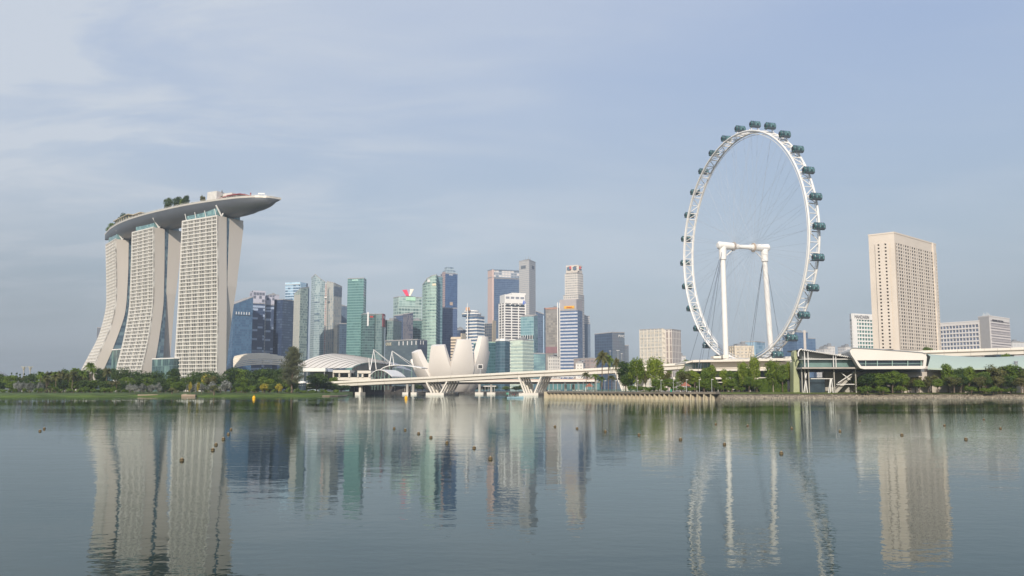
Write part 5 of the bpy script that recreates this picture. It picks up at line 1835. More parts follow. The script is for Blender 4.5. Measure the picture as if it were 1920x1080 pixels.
# quay and sheds of the far shore seen under the bridge
for i, (a, b, ya, yb, Y, nm, lbl, m, cat_) in enumerate((
        (655, 768, 724, 739, 880, 'boat_shed', 'long dark boat shed under the left end of the bridge', M_QUAY, 'shed'),
        (858, 895, 734.5, 738.5, 900, 'pontoon', 'dark floating pontoon between the bridge piers', M_QUAY, 'pontoon'),
        (927, 962, 734.5, 739, 905, 'pontoon', 'dark floating pontoon left of the right V pier', M_QUAY, 'pontoon'),
        (862, 888, 721, 724.5, 930, 'market_shelter', 'long thin white shelter roof under the low bridge, left one', M_WHITE, 'shelter'),
        (895, 930, 723.2, 724.8, 935, 'market_shelter', 'long thin white shelter roof under the low bridge, right one', M_WHITE, 'shelter'))):
    r_ = thing(nm, lbl, cat_, (GX((a + b) / 2, Y), Y, 0.5))
    pbox(a, b, ya, yb, Y, 12, m, 'roof' if 'shelter' in nm or 'shed' in nm else 'float', r_)
    for k in range(6):
        px_ = a + (b - a) * (k + 0.5) / 6
        pbox(px_ - 0.4, px_ + 0.4, ya + (1 if 'shelter' not in nm else 1), 738 if 'pont' not in nm else ya + 0.3, Y - 0.6, 0.4, M_CONC, 'post', r_)
wb = thing('waterfront_shade_block', 'dark glazed waterfront block standing in for shade under the bridge left of the palms', 'building', (GX(1075, 900), 900, 2))
pbox(1026, 1125, 717, 731, 900, 14, M_TGLASS, 'glazing', wb)  # added block, its dark teal stands in for shade below the deck
pbox(1026, 1125, 715.5, 717, 898.5, 17, M_CONC, 'roof', wb)
for k in range(12):
    pbox(1029 + 8 * k, 1030 + 8 * k, 717, 731, 899.2, 0.6, M_CONC, 'column', wb)
g = G(); g.prism([(XT(650, 740, 860), 860), (XT(1024, 740, 930), 930), (XT(1030, 740, 964), 964), (XT(640, 740, 964), 964)], -0.5, 2.2)
g.build('far_quay', M_QUAY, kind='structure')


# ---------------------------------------------------------------- hotels on the right
def punched(t, i, cols, rows, u0, u1, z0, z1, ww, wh, wallm, panem, limit=100, depth=0.9, skip=None, nm='window', out=None, holes=None):
    """wall with real window openings standing on face i of tower t; panes set back inside"""
    a, d, nn, L = wall_frame(t, i)
    out = depth + 0.12 if out is None else out
    A = a + d * L * u0 + nn * out
    LL = L * (u1 - u0); H = z1 - z0
    cw, ch = LL / cols, H / rows
    P = lambda u, z, dd=0.0: Vector((A.x + d.x * u - nn.x * dd, A.y + d.y * u - nn.y * dd, z0 + z))
    g = G(); wins = []
    for r in range(rows):
        for c in range(cols):
            x0, y0 = c * cw, r * ch
            w_, h_ = (ww(c) if callable(ww) else ww), wh
            if skip and skip(c, r):
                g.face([P(x0, y0), P(x0 + cw, y0), P(x0 + cw, y0 + ch), P(x0, y0 + ch)]); continue
            xa, xb = x0 + (cw - w_) / 2, x0 + (cw + w_) / 2
            ya, yb = y0 + (ch - h_) / 2, y0 + (ch + h_) / 2
            for q in (((x0, y0), (x0 + cw, y0), (xb, ya), (xa, ya)), ((x0 + cw, y0), (x0 + cw, y0 + ch), (xb, yb), (xb, ya)),
                      ((x0 + cw, y0 + ch), (x0, y0 + ch), (xa, yb), (xb, yb)), ((x0, y0 + ch), (x0, y0), (xa, ya), (xa, yb))):
                g.face([P(*k) for k in q])
            for (p, q) in (((xa, ya), (xb, ya)), ((xb, ya), (xb, yb)), ((xb, yb), (xa, yb)), ((xa, yb), (xa, ya))):
                g.face([P(*p), P(*q), P(q[0], q[1], depth), P(p[0], p[1], depth)])
            wins.append([P(xa, ya, depth), P(xb, ya, depth), P(xb, yb, depth), P(xa, yb, depth)])
    part(g, 'window_wall', wallm, t.root)
    rest = G()
    for k, w4 in enumerate(wins):
        if k < limit:
            q = G(); q.face(w4); part(q, nm, panem, t.root)
        else:
            rest.face(w4)
    if rest.f:
        part(rest, nm, panem, t.root, kind='stuff')


M_RITZ = mat('sand_concrete', C('#d6cbbd', 1.03), 0.85, var=0.05, scale=0.06)
zr = zat(1676, 435, 690)
ptsr = [Wz(1628, 440.5, zr), Wz(1676, 435, zr), Wz(1754.5, 457.5, zr)]
ptsr = [Vector((p.x, p.y)) for p in ptsr]
ptsr.append(ptsr[0] + ptsr[2] - ptsr[1])
t = tower('tall sand coloured concrete hotel slab pierced by rows of small dark windows', [(1676, 690)], 435, M_RITZ, poly=ptsr, ref=0, plant=0, roofmat=M_RITZ,
          name='concrete_hotel', cat='hotel', group=None, wallname='concrete_wall')
zl, zh = zat(1676, 654, 690), zat(1676, 453.5, 690)
M_PANE = mat('dark_pane', (0.02, 0.02, 0.022, 1), 0.3, var=0.4, scale=0.4)
punched(t, 0, 2, 31, 0.26, 0.80, zl, zh, 1.5, 1.25, M_RITZ, M_PANE, 62)
punched(t, 1, 17, 31, 0.01, 0.895, zl, zh, lambda c: 2.9 if c % 3 else 1.7, 1.55, M_RITZ, M_PANE, 36, depth=0.3)
punched(t, 1, 2, 31, 0.935, 0.995, zl, zh, 1.5, 1.5, M_RITZ, M_PANE, 0, depth=0.3)
slab_on(t, 1, 0.895, 0.925, 3, zr, mat('pale_rib', C('#d9cfc2'), 0.8), 'corner_rib', 1.2)

M_TPANE = mat('teal_pane', C('#57807c'), 0.2, var=0.35, scale=0.12)
t = tower('white hotel with green glass bays and grey letters under its roof', [(1596.5, 1030), (1600, 1022), (1642, 1040)], 588, M_TPANE, plant=0, roofmat=M_WHITE, name='white_hotel', cat='hotel', group=None,
          bands=(M_WHITE, 4.4, 1.7, 0.9), fins=(M_WHITE, 4.9, 0.7, 0.9))
slab_on(t, 1, -0.02, 0.16, 3, t.z, M_WHITE, 'end_wall', 1.3)
slab_on(t, 0, 0.0, 1.0, t.z - 6.5, t.z, M_WHITE, 'top_band', 1.1)
slab_on(t, 1, 0.0, 1.0, t.z - 6.5, t.z, M_WHITE, 'top_band', 1.1)
a, d, nn, L = wall_frame(t, 0)
a, d, nn, L = wall_frame(t, 1)
p = a + d * L * 0.05 + nn * 1.6
text_part('MANDARIN', 5.4, (p.x, p.y, t.z - 5.2), (d.x, d.y, 0), t.root, mat('sign_grey', C('#8a8a8e'), 0.6), xscale=0.86)

M_LPANE = mat('blue_grey_pane', C('#8390a8'), 0.25, var=0.25, scale=0.15)
M_WHT2 = mat('hotel_white', C('#dcd8d4', 0.95), 0.7, var=0.04)
t = tower('long low white hotel wing with grid of wide bluish windows', [(1762.5, 1000), (1838, 960)], 601, M_WHT2, plant=0, roofmat=M_WHT2, name='white_hotel', cat='hotel', group=None, ref=1, wallname='wall', depth=12)
z0_, z1_ = zat(1838, 655, 960), zat(1838, 606.5, 960)
punched(t, 0, 12, 6, 0.02, 0.99, z0_, z1_, 3.9 * t.root.scale[0] if False else 0.8 * wall_frame(t, 0)[3] / 12, (z1_ - z0_) / 6 * 0.66, M_WHT2, M_LPANE, 72, depth=1.0)
g = G()
a, d, nn, L = wall_frame(t, 0)
for k in range(6):
    zz_ = z0_ + (z1_ - z0_) / 6 * (k + 0.36)
    p, q = a + d * L * 0.02 - nn * 0.3, a + d * L * 0.99 - nn * 0.3
    g.prism([p + nn * 0.5, q + nn * 0.5, q, p], zz_, zz_ + 0.5, bottom=True)
    p, q = a + d * L * 0.02 + nn * 0.1, a + d * L * 0.99 + nn * 0.1
part(g, 'transoms', M_DARK, t.root)
t = tower('tall white hotel block with lined front and dark letters at its top', [(1836.5, 962), (1857.5, 945), (1895.5, 985)], 591.5, M_WHT2, plant=0, roofmat=M_WHT2, name='white_hotel', cat='hotel', group=None, ref=1, wallname='wall')
slab_on(t, 0, 0.0, 0.98, 3, t.z - 0.6, mat('hotel_shaded_grey', C('#b6b3b0'), 0.8, var=0.03), 'blank_side', 0.15)  # left side catches less sun, painted here as a greyer wall
M_LINE = facade('lined_front', C('#8e8690'), C('#a79f9f'), C('#ddd3cc'), 4.1, 0.68, 2.2, 0.3, 0.5, thr=0.5)
slab_on(t, 1, 0.03, 0.985, 3, zat(1875, 606, 960), M_LINE, 'lined_front', 0.25)
a, d, nn, L = wall_frame(t, 1)
g = G()
for k in range(12):
    zz_ = zat(1875, 655, 960) + k * 2.7
    p, q = a + d * L * 0.05 + nn * 0.2, a + d * L * 0.97 + nn * 0.2
    g.prism([p + nn * 0.35, q + nn * 0.35, q, p], zz_, zz_ + 0.45, bottom=True)
part(g, 'sun_louvres', mat('louvre_dark', C('#77707a'), 0.6), t.root)
p = a + d * L * 0.12 + nn * 0.35
text_part('PARKROYAL COLLECTION', 3.1, (p.x, p.y, t.z - 5.8), (d.x, d.y, 0), t.root, mat('sign_dark', C('#4a4a50'), 0.6), xscale=0.86)
for k in range(7):
    u = 0.02 + 0.05 * k
    g = G(); p = t.poly[1] + (t.poly[0] - t.poly[1]) * (0.1 * k) + Vector((0.8, 1.0))
    g.tube([(p.x, p.y, t.z), (p.x, p.y, t.z + 1.6 + (k * 7 % 3))], 0.2, 5); part(g, 'antenna_mast', M_WHITE, t.root)

# ---------------------------------------------------------------- wheel terminal
TY = 512
term = thing('wheel_terminal', 'long white layered terminal building at the foot of the wheel', 'terminal', (GX(1370, TY), TY, 3))


def tb(a, b, ya, yb, dY, dep, m, nm, slant=0.0):
    """slab from px a to b, rows ya..yb on its right end; slant lowers the left end by rows"""
    Y = TY + dY
    g = G()
    xa, xb = XT(a, yb, Y), XT(b, yb, Y)
    za0, za1 = zat(a, yb + slant, Y), zat(a, ya + slant, Y); zb0, zb1 = zat(b, yb, Y), zat(b, ya, Y)
    g.hexa([(xa, Y, za0), (xb, Y, zb0), (xb, Y + dep, zb0), (xa, Y + dep, za0), (xa, Y, za1), (xb, Y, zb1), (xb, Y + dep, zb1), (xa, Y + dep, za1)])
    return part(g, nm, m, term)


M_TW = mat('terminal_white', C('#e0d8ca', 0.98), 0.6, var=0.04, scale=0.1)
tb(1299, 1486, 672, 676, -6, 40, M_TW, 'top_roof', 3.0)
tb(1286, 1300, 675.5, 678, -5, 34, M_TW, 'roof_tip', 3.5)
tb(1333, 1484, 678, 691, 0, 26, M_TW, 'upper_wall')
tb(1298, 1333, 680, 692, 2, 22, M_TGLASS, 'upper_glazing')
for px_ in (1299, 1304, 1309, 1318, 1326):
    tb(px_, px_ + 0.8, 680, 692, 1.2, 0.5, M_GREYMETAL, 'mullion')
tb(1292, 1486, 691.2, 694.6, -7, 34, M_TW, 'middle_slab', 0.8)
tb(1330, 1484, 694.8, 707.5, 3, 20, mat('greenish_glazing', C('#7f8f82'), 0.3, var=0.2, scale=0.2), 'middle_glazing')
tb(1300, 1330, 694.8, 707.5, 4, 18, M_DGLASS, 'middle_dark_bay')
tb(1420, 1452, 694.8, 706, 2, 1.0, M_DGLASS, 'middle_dark_bay')
tb(1262, 1482, 707.7, 711.2, -9, 34, M_TW, 'lower_slab', -0.5)
tb(1300, 1482, 711.4, 735, 4, 18, M_DARK, 'ground_floor')
for k in range(9):
    tb(1306 + 20 * k, 1307.6 + 20 * k, 711.3, 735, -3, 1.0, M_CONC, 'column')
tb(1345, 1386, 716, 717.4, -10, 6, M_TW, 'porch_roof')
tb(1338, 1352, 667.5, 672, 6, 8, M_TW, 'roof_plant'); tb(1356, 1366, 665.5, 672, 6, 8, M_TW, 'roof_plant')

# green curved pylon
py_ = thing('curved_pylon', 'pale olive pylon with hooked top between the trees and the glass pavilion', 'pylon', (GX(1493, 462), 462, 3.2))
def extr(pts, Y, dep, m, nm, root, hole=None):
    """outline traced in the plane Y, given real depth"""
    fr_ = [W(a, b, Y) for a, b in pts]
    bk_ = [p + Vector((0, dep, 0)) for p in fr_]
    g = G(); g.face(list(fr_)); g.face(list(reversed(bk_)))
    for i in range(len(fr_)):
        j = (i + 1) % len(fr_)
        g.face([fr_[j], fr_[i], bk_[i], bk_[j]])
    return part(g, nm, m, root)
M_OLIVE = mat('olive_panel', C('#a3a884'), 0.6, var=0.06)
extr([(1488, 737.5), (1499.5, 737.5), (1499, 704), (1495.5, 697), (1494, 689), (1496, 682), (1499, 678), (1488, 678.5)], 462, 6, M_OLIVE, 'shaft', py_)
extr([(1491, 678.5), (1498, 678), (1495, 671), (1493.5, 664), (1496.5, 656.5), (1493, 656), (1489, 660), (1488.5, 668)], 462, 5, M_OLIVE, 'hook', py_)

# glass pavilion
PY = 455
pav = thing('glass_pavilion', 'glass pavilion on thin legs with a truss roof sloping down to the right', 'pavilion', (GX(1555, PY), PY, 3.2))
def pb(a, b, ya, yb, dY, dep, m, nm, ya2=None, yb2=None, root=None):
    Y = PY + dY; ya2 = ya if ya2 is None else ya2; yb2 = yb if yb2 is None else yb2
    xa, xb = XT(a, yb, Y), XT(b, yb2, Y)
    g = G(); g.hexa([(xa, Y, zat(a, yb, Y)), (xb, Y, zat(b, yb2, Y)), (xb, Y + dep, zat(b, yb2, Y)), (xa, Y + dep, zat(a, yb, Y)),
                     (xa, Y, zat(a, ya, Y)), (xb, Y, zat(b, ya2, Y)), (xb, Y + dep, zat(b, ya2, Y)), (xa, Y + dep, zat(a, ya, Y))])
    return part(g, nm, m, root or pav)
M_PG = mat('pavilion_grey', C('#8a8c88'), 0.6, var=0.08)
M_PGLASS = mat('pavilion_glass', C('#6f8a86'), 0.15, var=0.25, scale=0.15, spec=0.7)
pb(1503, 1598, 654.5, 656, -2, 24, mat('truss_dark', C('#5d5f60'), 0.6), 'roof_sheet', 669, 670.4)
g = G()
for k in range(26):
    f = k / 26; f2 = (k + 0.5) / 26
    a = W(1503 + 95 * f, 654 + 15 * f, PY - 2.3); b = W(1503 + 95 * f2, 656.6 + 15 * f2, PY - 2.3); c = W(1503 + 95 * (f + 1 / 26), 654 + 15 * (f + 1 / 26), PY - 2.3)
    g.beam(a, b, 0.28); g.beam(b, c, 0.28)
part(g, 'roof_truss', M_WHITE, pav)
g = G(); pts_ = [W(*q, PY - 2) for q in ((1503, 654.3), (1499, 656), (1496.5, 661), (1497, 668))]
g.tube(pts_, 0.35, 6); part(g, 'curved_eave', M_WHITE, pav)
pb(1504, 1596, 656.5, 672.5, 3, 14, M_PG, 'upper_cladding', 671, 673)
pb(1507, 1597, 672.6, 674.0, -1, 22, M_WHITE, 'upper_rail')
pb(1506, 1604, 674.2, 688.2, 2, 16, M_PGLASS, 'glazing')
pb(1504, 1608, 688.4, 691.4, -3, 26, mat('slab_grey', C('#aaa39a'), 0.8), 'floor_slab')
pb(1506, 1604, 691.6, 697, 4, 14, M_DARK, 'service_void')
pb(1518, 1547, 708, 737.5, 6, 12, M_DGLASS, 'dark_hall')
pb(1548, 1606, 698, 737.5, 14, 4, M_CONC, 'rear_wall')
pb(1500, 1518, 692, 737.5, 8, 6, M_DARK, 'dark_bay')
for px_ in (1509.5, 1516, 1563.5, 1568):
    pb(px_ - 0.6, px_ + 0.6, 655.5 if px_ in (1509.5, 1516) else 666, 690, -1.5, 0.6, M_WHITE, 'mast')
for px_ in (1505, 1511, 1518, 1565.5, 1606):
    pb(px_ - 0.8, px_ + 0.8, 691.6, 737.5, 0, 0.9, mat('leg_grey', C('#a9a59c'), 0.7), 'leg')
g = G()
for a0, b0, a1, b1 in ((1553, 737.5, 1557, 710), (1556, 737.5, 1558, 710), (1562, 737.5, 1559, 710), (1507, 737.5, 1512, 700), (1514, 737.5, 1509, 700)):
    g.beam(W(a0, b0, PY), W(a1, b1, PY), 0.35)
part(g, 'splayed_struts', M_WHITE, pav)
g = G()
for (a0, b0), (a1, b1) in (((1571, 718), (1600, 699)), ((1577, 699), (1594, 712)), ((1568, 720.5), (1603, 720.5)), ((1520, 710), (1564, 710))):
    g.beam(W(a0, b0, PY + 2), W(a1, b1, PY + 2), 0.35)
part(g, 'bracing', M_WHITE, pav)
g = G()
a0, a1, b0, b1 = W(1562, 737, PY + 4), W(1569, 737.5, PY + 4), W(1606, 697, PY + 4), W(1599, 697, PY + 4)
q4 = [a0, a1, b0, b1]; bk = [p + Vector((0, 4, 0)) for p in q4]
g.face(q4); g.face(list(reversed(bk)))
for i in range(4):
    g.face([q4[(i + 1) % 4], q4[i], bk[i], bk[(i + 1) % 4]])
part(g, 'stair_flight', mat('stair_grey', C('#b5b0a6'), 0.7), pav)

# white rounded hall
hallr = thing('rounded_hall', 'white hall with rounded corners and a long strip window', 'building', (GX(1667, 448), 448, 3.2))
M_HALL = mat('hall_white', C('#e6e0d6', 0.98), 0.45, var=0.03, scale=0.08)
out_ = [(1593.5, 659), (1594.5, 655), (1598, 653), (1603, 652.8), (1640, 655), (1690, 658.5), (1729, 661.5), (1735, 664), (1738, 669), (1737.2, 678), (1736, 687), (1733.5, 690.5), (1729, 691.7), (1620, 692), (1613, 690.5), (1609, 686), (1602, 674), (1596, 665)]
inn_ = [(1607, 675.5), (1732, 675.2), (1731, 686), (1615, 686.5)]
YH = 448
fr_ = [W(a, b, YH) for a, b in out_]; bk_ = [p + Vector((8, 34, 0)) for p in fr_]
inn = [W(a, b, YH) for a, b in inn_]
# front plate around the strip window: fan the outline to the four corners of the opening
g = G()
def near(i):
    return min(range(4), key=lambda k: (inn[k] - fr_[i]).length)
own = [0, 0, 0, 0, 0, 0, 1, 1, 1, 1, 2, 2, 2, 3, 3, 3, 0, 0]
n_ = len(fr_)
for i in range(n_):
    j = (i + 1) % n_
    if own[i] == own[j]:
        g.face([fr_[j], fr_[i], inn[own[i]]])
    else:
        g.face([fr_[j], fr_[i], inn[own[i]], inn[own[j]]])
    g.face([fr_[i], fr_[j], bk_[j], bk_[i]])
for i in range(4):
    j = (i + 1) % 4
    g.face([inn[i], inn[j], inn[j] + Vector((0, 1.6, 0)), inn[i] + Vector((0, 1.6, 0))])
part(g, 'shell', M_HALL, hallr)
g = G(); g.face([p + Vector((0, 1.5, 0)) for p in inn]); part(g, 'strip_window', M_DGLASS, hallr)
for px_ in (1623, 1645, 1673, 1702, 1727):
    g = G(); a, b = W(px_, 675.3, YH + 0.8), W(px_, 686, YH + 0.8); g.beam(a, b, 0.28); part(g, 'mullion', mat('mullion_mint', C('#a6c4b8'), 0.5), hallr)
g = G(); g.beam(W(1612, 682.3, YH + 0.9), W(1731, 682, YH + 0.9), 0.16); part(g, 'mid_rail', mat('mullion_mint', C('#a6c4b8'), 0.5), hallr)
pts2 = [W(a, b, YH - 0.05) for a, b in out_[1:8]]
g = G(); g.tube([p + Vector((0, 0, 0.1)) for p in pts2], 0.28, 6); part(g, 'roof_edge', M_GREYMETAL, hallr)
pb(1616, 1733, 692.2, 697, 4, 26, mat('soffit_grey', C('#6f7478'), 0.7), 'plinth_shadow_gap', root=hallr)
pb(1608, 1740, 697.2, 738.5, 8, 24, mat('plinth_warm', C('#b9b0a4'), 0.8), 'plinth', root=hallr)

# pale green roofed building
gr_ = thing('green_roof_building', 'long building under a pale green curving metal roof at right edge', 'building', (GX(1840, 470), 470, 3.2))
top_r = [(1738, 663.5), (1760, 665.5), (1785, 667.2), (1815, 668.6), (1845, 669.6), (1870, 669.5), (1895, 668.4), (1930, 666.6), (1990, 664)]
bot_r = [(1739, 690), (1760, 691), (1785, 691), (1815, 691), (1845, 690.5), (1870, 689.5), (1895, 688.5), (1930, 687.5), (1990, 686)]
g = G()
TR = [W(a, b, 500) for a, b in top_r]; BRR = [W(a, b, 462) for a, b in bot_r]
MM = [(p + q) / 2 + Vector((0, -4, 2.0)) for p, q in zip(TR, BRR)]
g.grid([BRR, MM, TR], flip=True)
g.grid([TR, [p + Vector((0, 12, -6)) for p in TR]], flip=True)
g.grid([[p - Vector((0, 0, 0.7)) for p in BRR], BRR], flip=True)
m_, n2, l2, b2 = base_mat('green_metal_roof')
b2.inputs['Roughness'].default_value = 0.5
tc = n2.new('ShaderNodeTexCoord'); wv_ = n2.new('ShaderNodeTexWave'); wv_.inputs['Scale'].default_value = 0.7; wv_.inputs['Distortion'].default_value = 0.0
l2.new(tc.outputs['Object'], wv_.inputs['Vector'])
mx = n2.new('ShaderNodeMixRGB'); mx.inputs[1].default_value = C('#b4c4b4', 0.9); mx.inputs[2].default_value = C('#bfcdbe', 0.9)
l2.new(wv_.outputs['Fac'], mx.inputs[0]); l2.new(mx.outputs[0], b2.inputs['Base Color'])
part(g, 'roof', m_, gr_)
pb(1740, 2000, 691.2, 738.5, 14, 20, mat('plinth_warm', C('#b9b0a4'), 0.8), 'wall', root=gr_)
pb(1742, 2000, 692.4, 696, 12.5, 1, mat('fascia_pale', C('#c9c2b6'), 0.7), 'fascia', root=gr_)
g = G()
p0 = W(1905, 683, 466); g.tube([p0, p0 + Vector((0, 0, 1.2))], 0.8, 10); g.tube([p0 + Vector((0, 0, 1.2)), p0 + Vector((0, 0, 1.7))], [1.2, 0.9], 10)
part(g, 'roof_vent', M_GREYMETAL, gr_)
pbox(1868, 1898, 664.5, 672, 560, 14, M_DGLASS, 'wall', thing('dark_glass_block', 'dark glass block peeping over the pale green roof', 'building', (GX(1883, 560), 560, 3)))

# ---------------------------------------------------------------- trees
LM = {'green': leaf_mat('leaf_green', (0.012, 0.034, 0.006, 1), (0.072, 0.13, 0.014, 1), (0.16, 0.23, 0.028, 1)),
      'bright': leaf_mat('leaf_bright', (0.020, 0.050, 0.005, 1), (0.115, 0.18, 0.014, 1), (0.22, 0.28, 0.030, 1)),
      'dark': leaf_mat('leaf_dark', (0.007, 0.022, 0.007, 1), (0.030, 0.066, 0.014, 1), (0.075, 0.12, 0.022, 1)),
      'olive': leaf_mat('leaf_olive', (0.035, 0.045, 0.014, 1), (0.09, 0.11, 0.030, 1), (0.16, 0.15, 0.05, 1)),
      'silver': leaf_mat('leaf_silver', (0.05, 0.06, 0.045, 1), (0.15, 0.165, 0.135, 1), (0.30, 0.31, 0.28, 1)),
      'yellow': leaf_mat('leaf_yellow', (0.09, 0.10, 0.012, 1), (0.26, 0.23, 0.025, 1), (0.45, 0.37, 0.05, 1)),
      'pine': leaf_mat('leaf_pine', (0.040, 0.050, 0.024, 1), (0.085, 0.10, 0.050, 1), (0.14, 0.15, 0.08, 1))}


def leaf(g, c, s, rnd, nrm=None):
    n = Vector((rnd.gauss(0, 1), rnd.gauss(0, 1), rnd.gauss(0, 1) + 0.8)).normalized()
    if nrm is not None:
        n = (n + nrm * 1.2).normalized()
    a = n.orthogonal().normalized(); b = n.cross(a)
    t_ = rnd.uniform(0, 6.28); a, b = a * math.cos(t_) + b * math.sin(t_), b * math.cos(t_) - a * math.sin(t_)
    g.face([c - a * s, c - b * s * 0.55 + n * s * 0.12, c + a * s, c + b * s * 0.55 + n * s * 0.12])


def broad_proto(nm, rnd, H=12.0, Wd=10.0, trunk=0.22, ncl=26, per=95, ls=0.34, leafm='green', flat=0.75, barkm=None, label=None, cat='tree', open_=0.0, hide=False):
    root = thing(nm, label or nm, cat, (0, 0, 0))
    g = G()
    zb = H * trunk
    g.tube([(0, 0, -0.6), (0.1, 0.05, zb * 0.6), (0, 0, zb * 1.3), (0.1, 0, H * 0.55)], [H * 0.028, H * 0.02, H * 0.015, H * 0.006], 7)
    cl = []
    for k in range(ncl):
        for _ in range(30):
            u = Vector((rnd.uniform(-1, 1), rnd.uniform(-1, 1), rnd.uniform(-1, 1)))
            if 0.35 < u.length < 1:
                break
        c_ = Vector((u.x * Wd * 0.36, u.y * Wd * 0.36, zb + (H - zb) * (0.5 + 0.36 * u.z * (1 if u.z > 0 else 1.0))))
        r_ = Wd * rnd.uniform(0.11, 0.21)
        cl.append((c_, r_))
    for c_, r_ in cl[:8]:
        g.tube([(0, 0, zb * rnd.uniform(0.8, 1.4)), tuple((Vector((0, 0, zb * 1.2)) + c_) / 2 + Vector((0, 0, 0.3))), tuple(c_)], [H * 0.012, H * 0.008, H * 0.003], 5)
    part(g, 'trunk', barkm or M_BARK, root)
    g = G()
    for c_, r_ in cl:
        for _ in range(per):
            d = Vector((rnd.gauss(0, 1), rnd.gauss(0, 1), rnd.gauss(0, 1))).normalized()
            rr = r_ * (0.55 + 0.5 * rnd.random() ** 0.5)
            p = c_ + Vector((d.x * rr, d.y * rr, d.z * rr * flat))
            if p.z < 0.1:
                p.z = 0.1 + rnd.random() * 0.3
            leaf(g, p, ls * rnd.uniform(0.7, 1.4), rnd, d)
    part(g, 'crown', LM[leafm], root)
    return root


def palm_proto(nm, rnd, H=11.0, fr_n=30, fl=3.9, leafm='green', trunk_r=0.22, crown_only=False):
    root = thing(nm, nm, 'palm', (0, 0, 0))
    g = G()
    lean = 0.5
    g.tube([(0, 0, -0.6), (lean * 0.2, 0, H * 0.4), (lean, 0, H * 0.93)], [trunk_r * 1.3, trunk_r, trunk_r * 0.8], 7)
    part(g, 'trunk', M_BARK, root)
    g = G()
    top = Vector((lean, 0, H * 0.92))
    for k in range(fr_n):
        a = 2 * math.pi * k / fr_n + rnd.uniform(-0.2, 0.2); el = rnd.uniform(-0.3, 1.25)
        d = Vector((math.cos(a) * math.cos(el), math.sin(a) * math.cos(el), math.sin(el)))
        sd_ = Vector((-math.sin(a), math.cos(a), 0))
        L_ = fl * rnd.uniform(0.8, 1.15)
        prev = top
        for i in range(1, 10):
            f = i / 9
            p = top + d * L_ * f + Vector((0, 0, -L_ * 0.62 * f * f))
            w = 1.15 * math.sin(math.pi * (0.12 + 0.83 * f)) * fl / 3.6
            for s_ in (-1, 1):
                for q in range(2):
                    b = prev.lerp(p, q / 2)
                    tip = b + sd_ * s_ * w + (p - prev) * 0.9 + Vector((0, 0, -w * rnd.uniform(0.3, 0.8)))
                    g.face([b, b + (p - prev) * 0.55, tip])
            prev = p
    part(g, 'crown', LM[leafm], root)
    return root


def conifer_proto(rnd, H=20.0):
    root = thing('conifer_tree', 'x', 'tree', (0, 0, 0))
    g = G(); g.tube([(0, 0, -0.6), (0, 0, H * 0.5), (0, 0, H * 0.97)], [0.4, 0.25, 0.05], 7)
    br_ = []
    for k in range(95):
        z = H * (0.16 + 0.8 * (k / 95) ** 0.9); a = rnd.uniform(0, 6.28)
        prof = math.sin(math.pi * min(1, 0.22 + 0.80 * (z / H))) ** 0.7
        L_ = H * 0.19 * prof * rnd.uniform(0.55, 1.2)
        p0 = Vector((0, 0, z)); p1 = p0 + Vector((math.cos(a) * L_, math.sin(a) * L_, L_ * rnd.uniform(0.25, 0.9)))
        g.tube([p0, p1], [0.07, 0.02], 4, cap=False); br_.append((p0, p1))
    part(g, 'trunk', M_BARK, root)
    g = G()
    for p0, p1 in br_:
        for _ in range(110):
            f = rnd.uniform(0.1, 1.1); p = p0.lerp(p1, f) + Vector((rnd.gauss(0, 0.4), rnd.gauss(0, 0.4), rnd.gauss(0, 0.35)))
            d = Vector((rnd.gauss(0, .5), rnd.gauss(0, .5), 1)).normalized(); s = rnd.uniform(0.35, 0.8)
            sd_ = d.orthogonal().normalized() * 0.09
            g.face([p - sd_, p + sd_, p + d * s])
    part(g, 'crown', LM['pine'], root)
    return root


rnd = random.Random(11)
PROTO = {
    'broad_a': broad_proto('broadleaf_tree', rnd, leafm='green'),
    'broad_b': broad_proto('broadleaf_tree', rnd, H=12, Wd=11, ncl=32, per=85, leafm='dark', trunk=0.2),
    'broad_c': broad_proto('broadleaf_tree', rnd, H=12, Wd=9, ncl=22, per=95, leafm='bright', trunk=0.28),
    'broad_o': broad_proto('broadleaf_tree', rnd, H=12, Wd=10, ncl=24, per=75, leafm='olive', trunk=0.22),
    'round_c': broad_proto('round_tree', rnd, H=14, Wd=9.5, ncl=46, per=80, leafm='bright', trunk=0.12, flat=0.9, barkm=M_PALE_BARK, ls=0.3),
    'umbrella': broad_proto('umbrella_tree', rnd, H=10, Wd=20, ncl=44, per=80, leafm='dark', trunk=0.38, flat=0.45),
    'shrub': broad_proto('shrub', rnd, H=3.4, Wd=5, ncl=16, per=60, leafm='green', trunk=0.05, ls=0.2, cat='shrub'),
    'silver': broad_proto('silver_shrub', rnd, H=4, Wd=5.2, ncl=20, per=70, leafm='silver', trunk=0.05, ls=0.2, cat='shrub'),
    'yellow': broad_proto('yellow_shrub', rnd, H=4, Wd=5, ncl=18, per=75, leafm='yellow', trunk=0.05, ls=0.2, cat='shrub'),
    'cypress': broad_proto('cypress_tree', rnd, H=14, Wd=3.4, ncl=18, per=50, leafm='dark', trunk=0.06, ls=0.3),
    'palm': palm_proto('palm_tree', rnd),
    'palm_o': palm_proto('palm_tree', rnd, H=10, fr_n=32, fl=3.8, leafm='olive'),
    'palm_s': palm_proto('palm_tree', rnd, H=4.5, fr_n=32, fl=3.0, leafm='olive', trunk_r=0.3),
    'conifer': conifer_proto(rnd),
}
SIZE = {'broad_a': (12, 10), 'broad_b': (12, 11), 'broad_c': (12, 9), 'broad_o': (12, 10), 'round_c': (14, 9.5), 'umbrella': (10, 20), 'shrub': (3.4, 5), 'silver': (4, 5.2), 'yellow': (4, 5),
        'cypress': (14, 3.4), 'palm': (12, 7), 'palm_o': (11, 6.6), 'palm_s': (5.6, 5.6), 'conifer': (20, 8)}
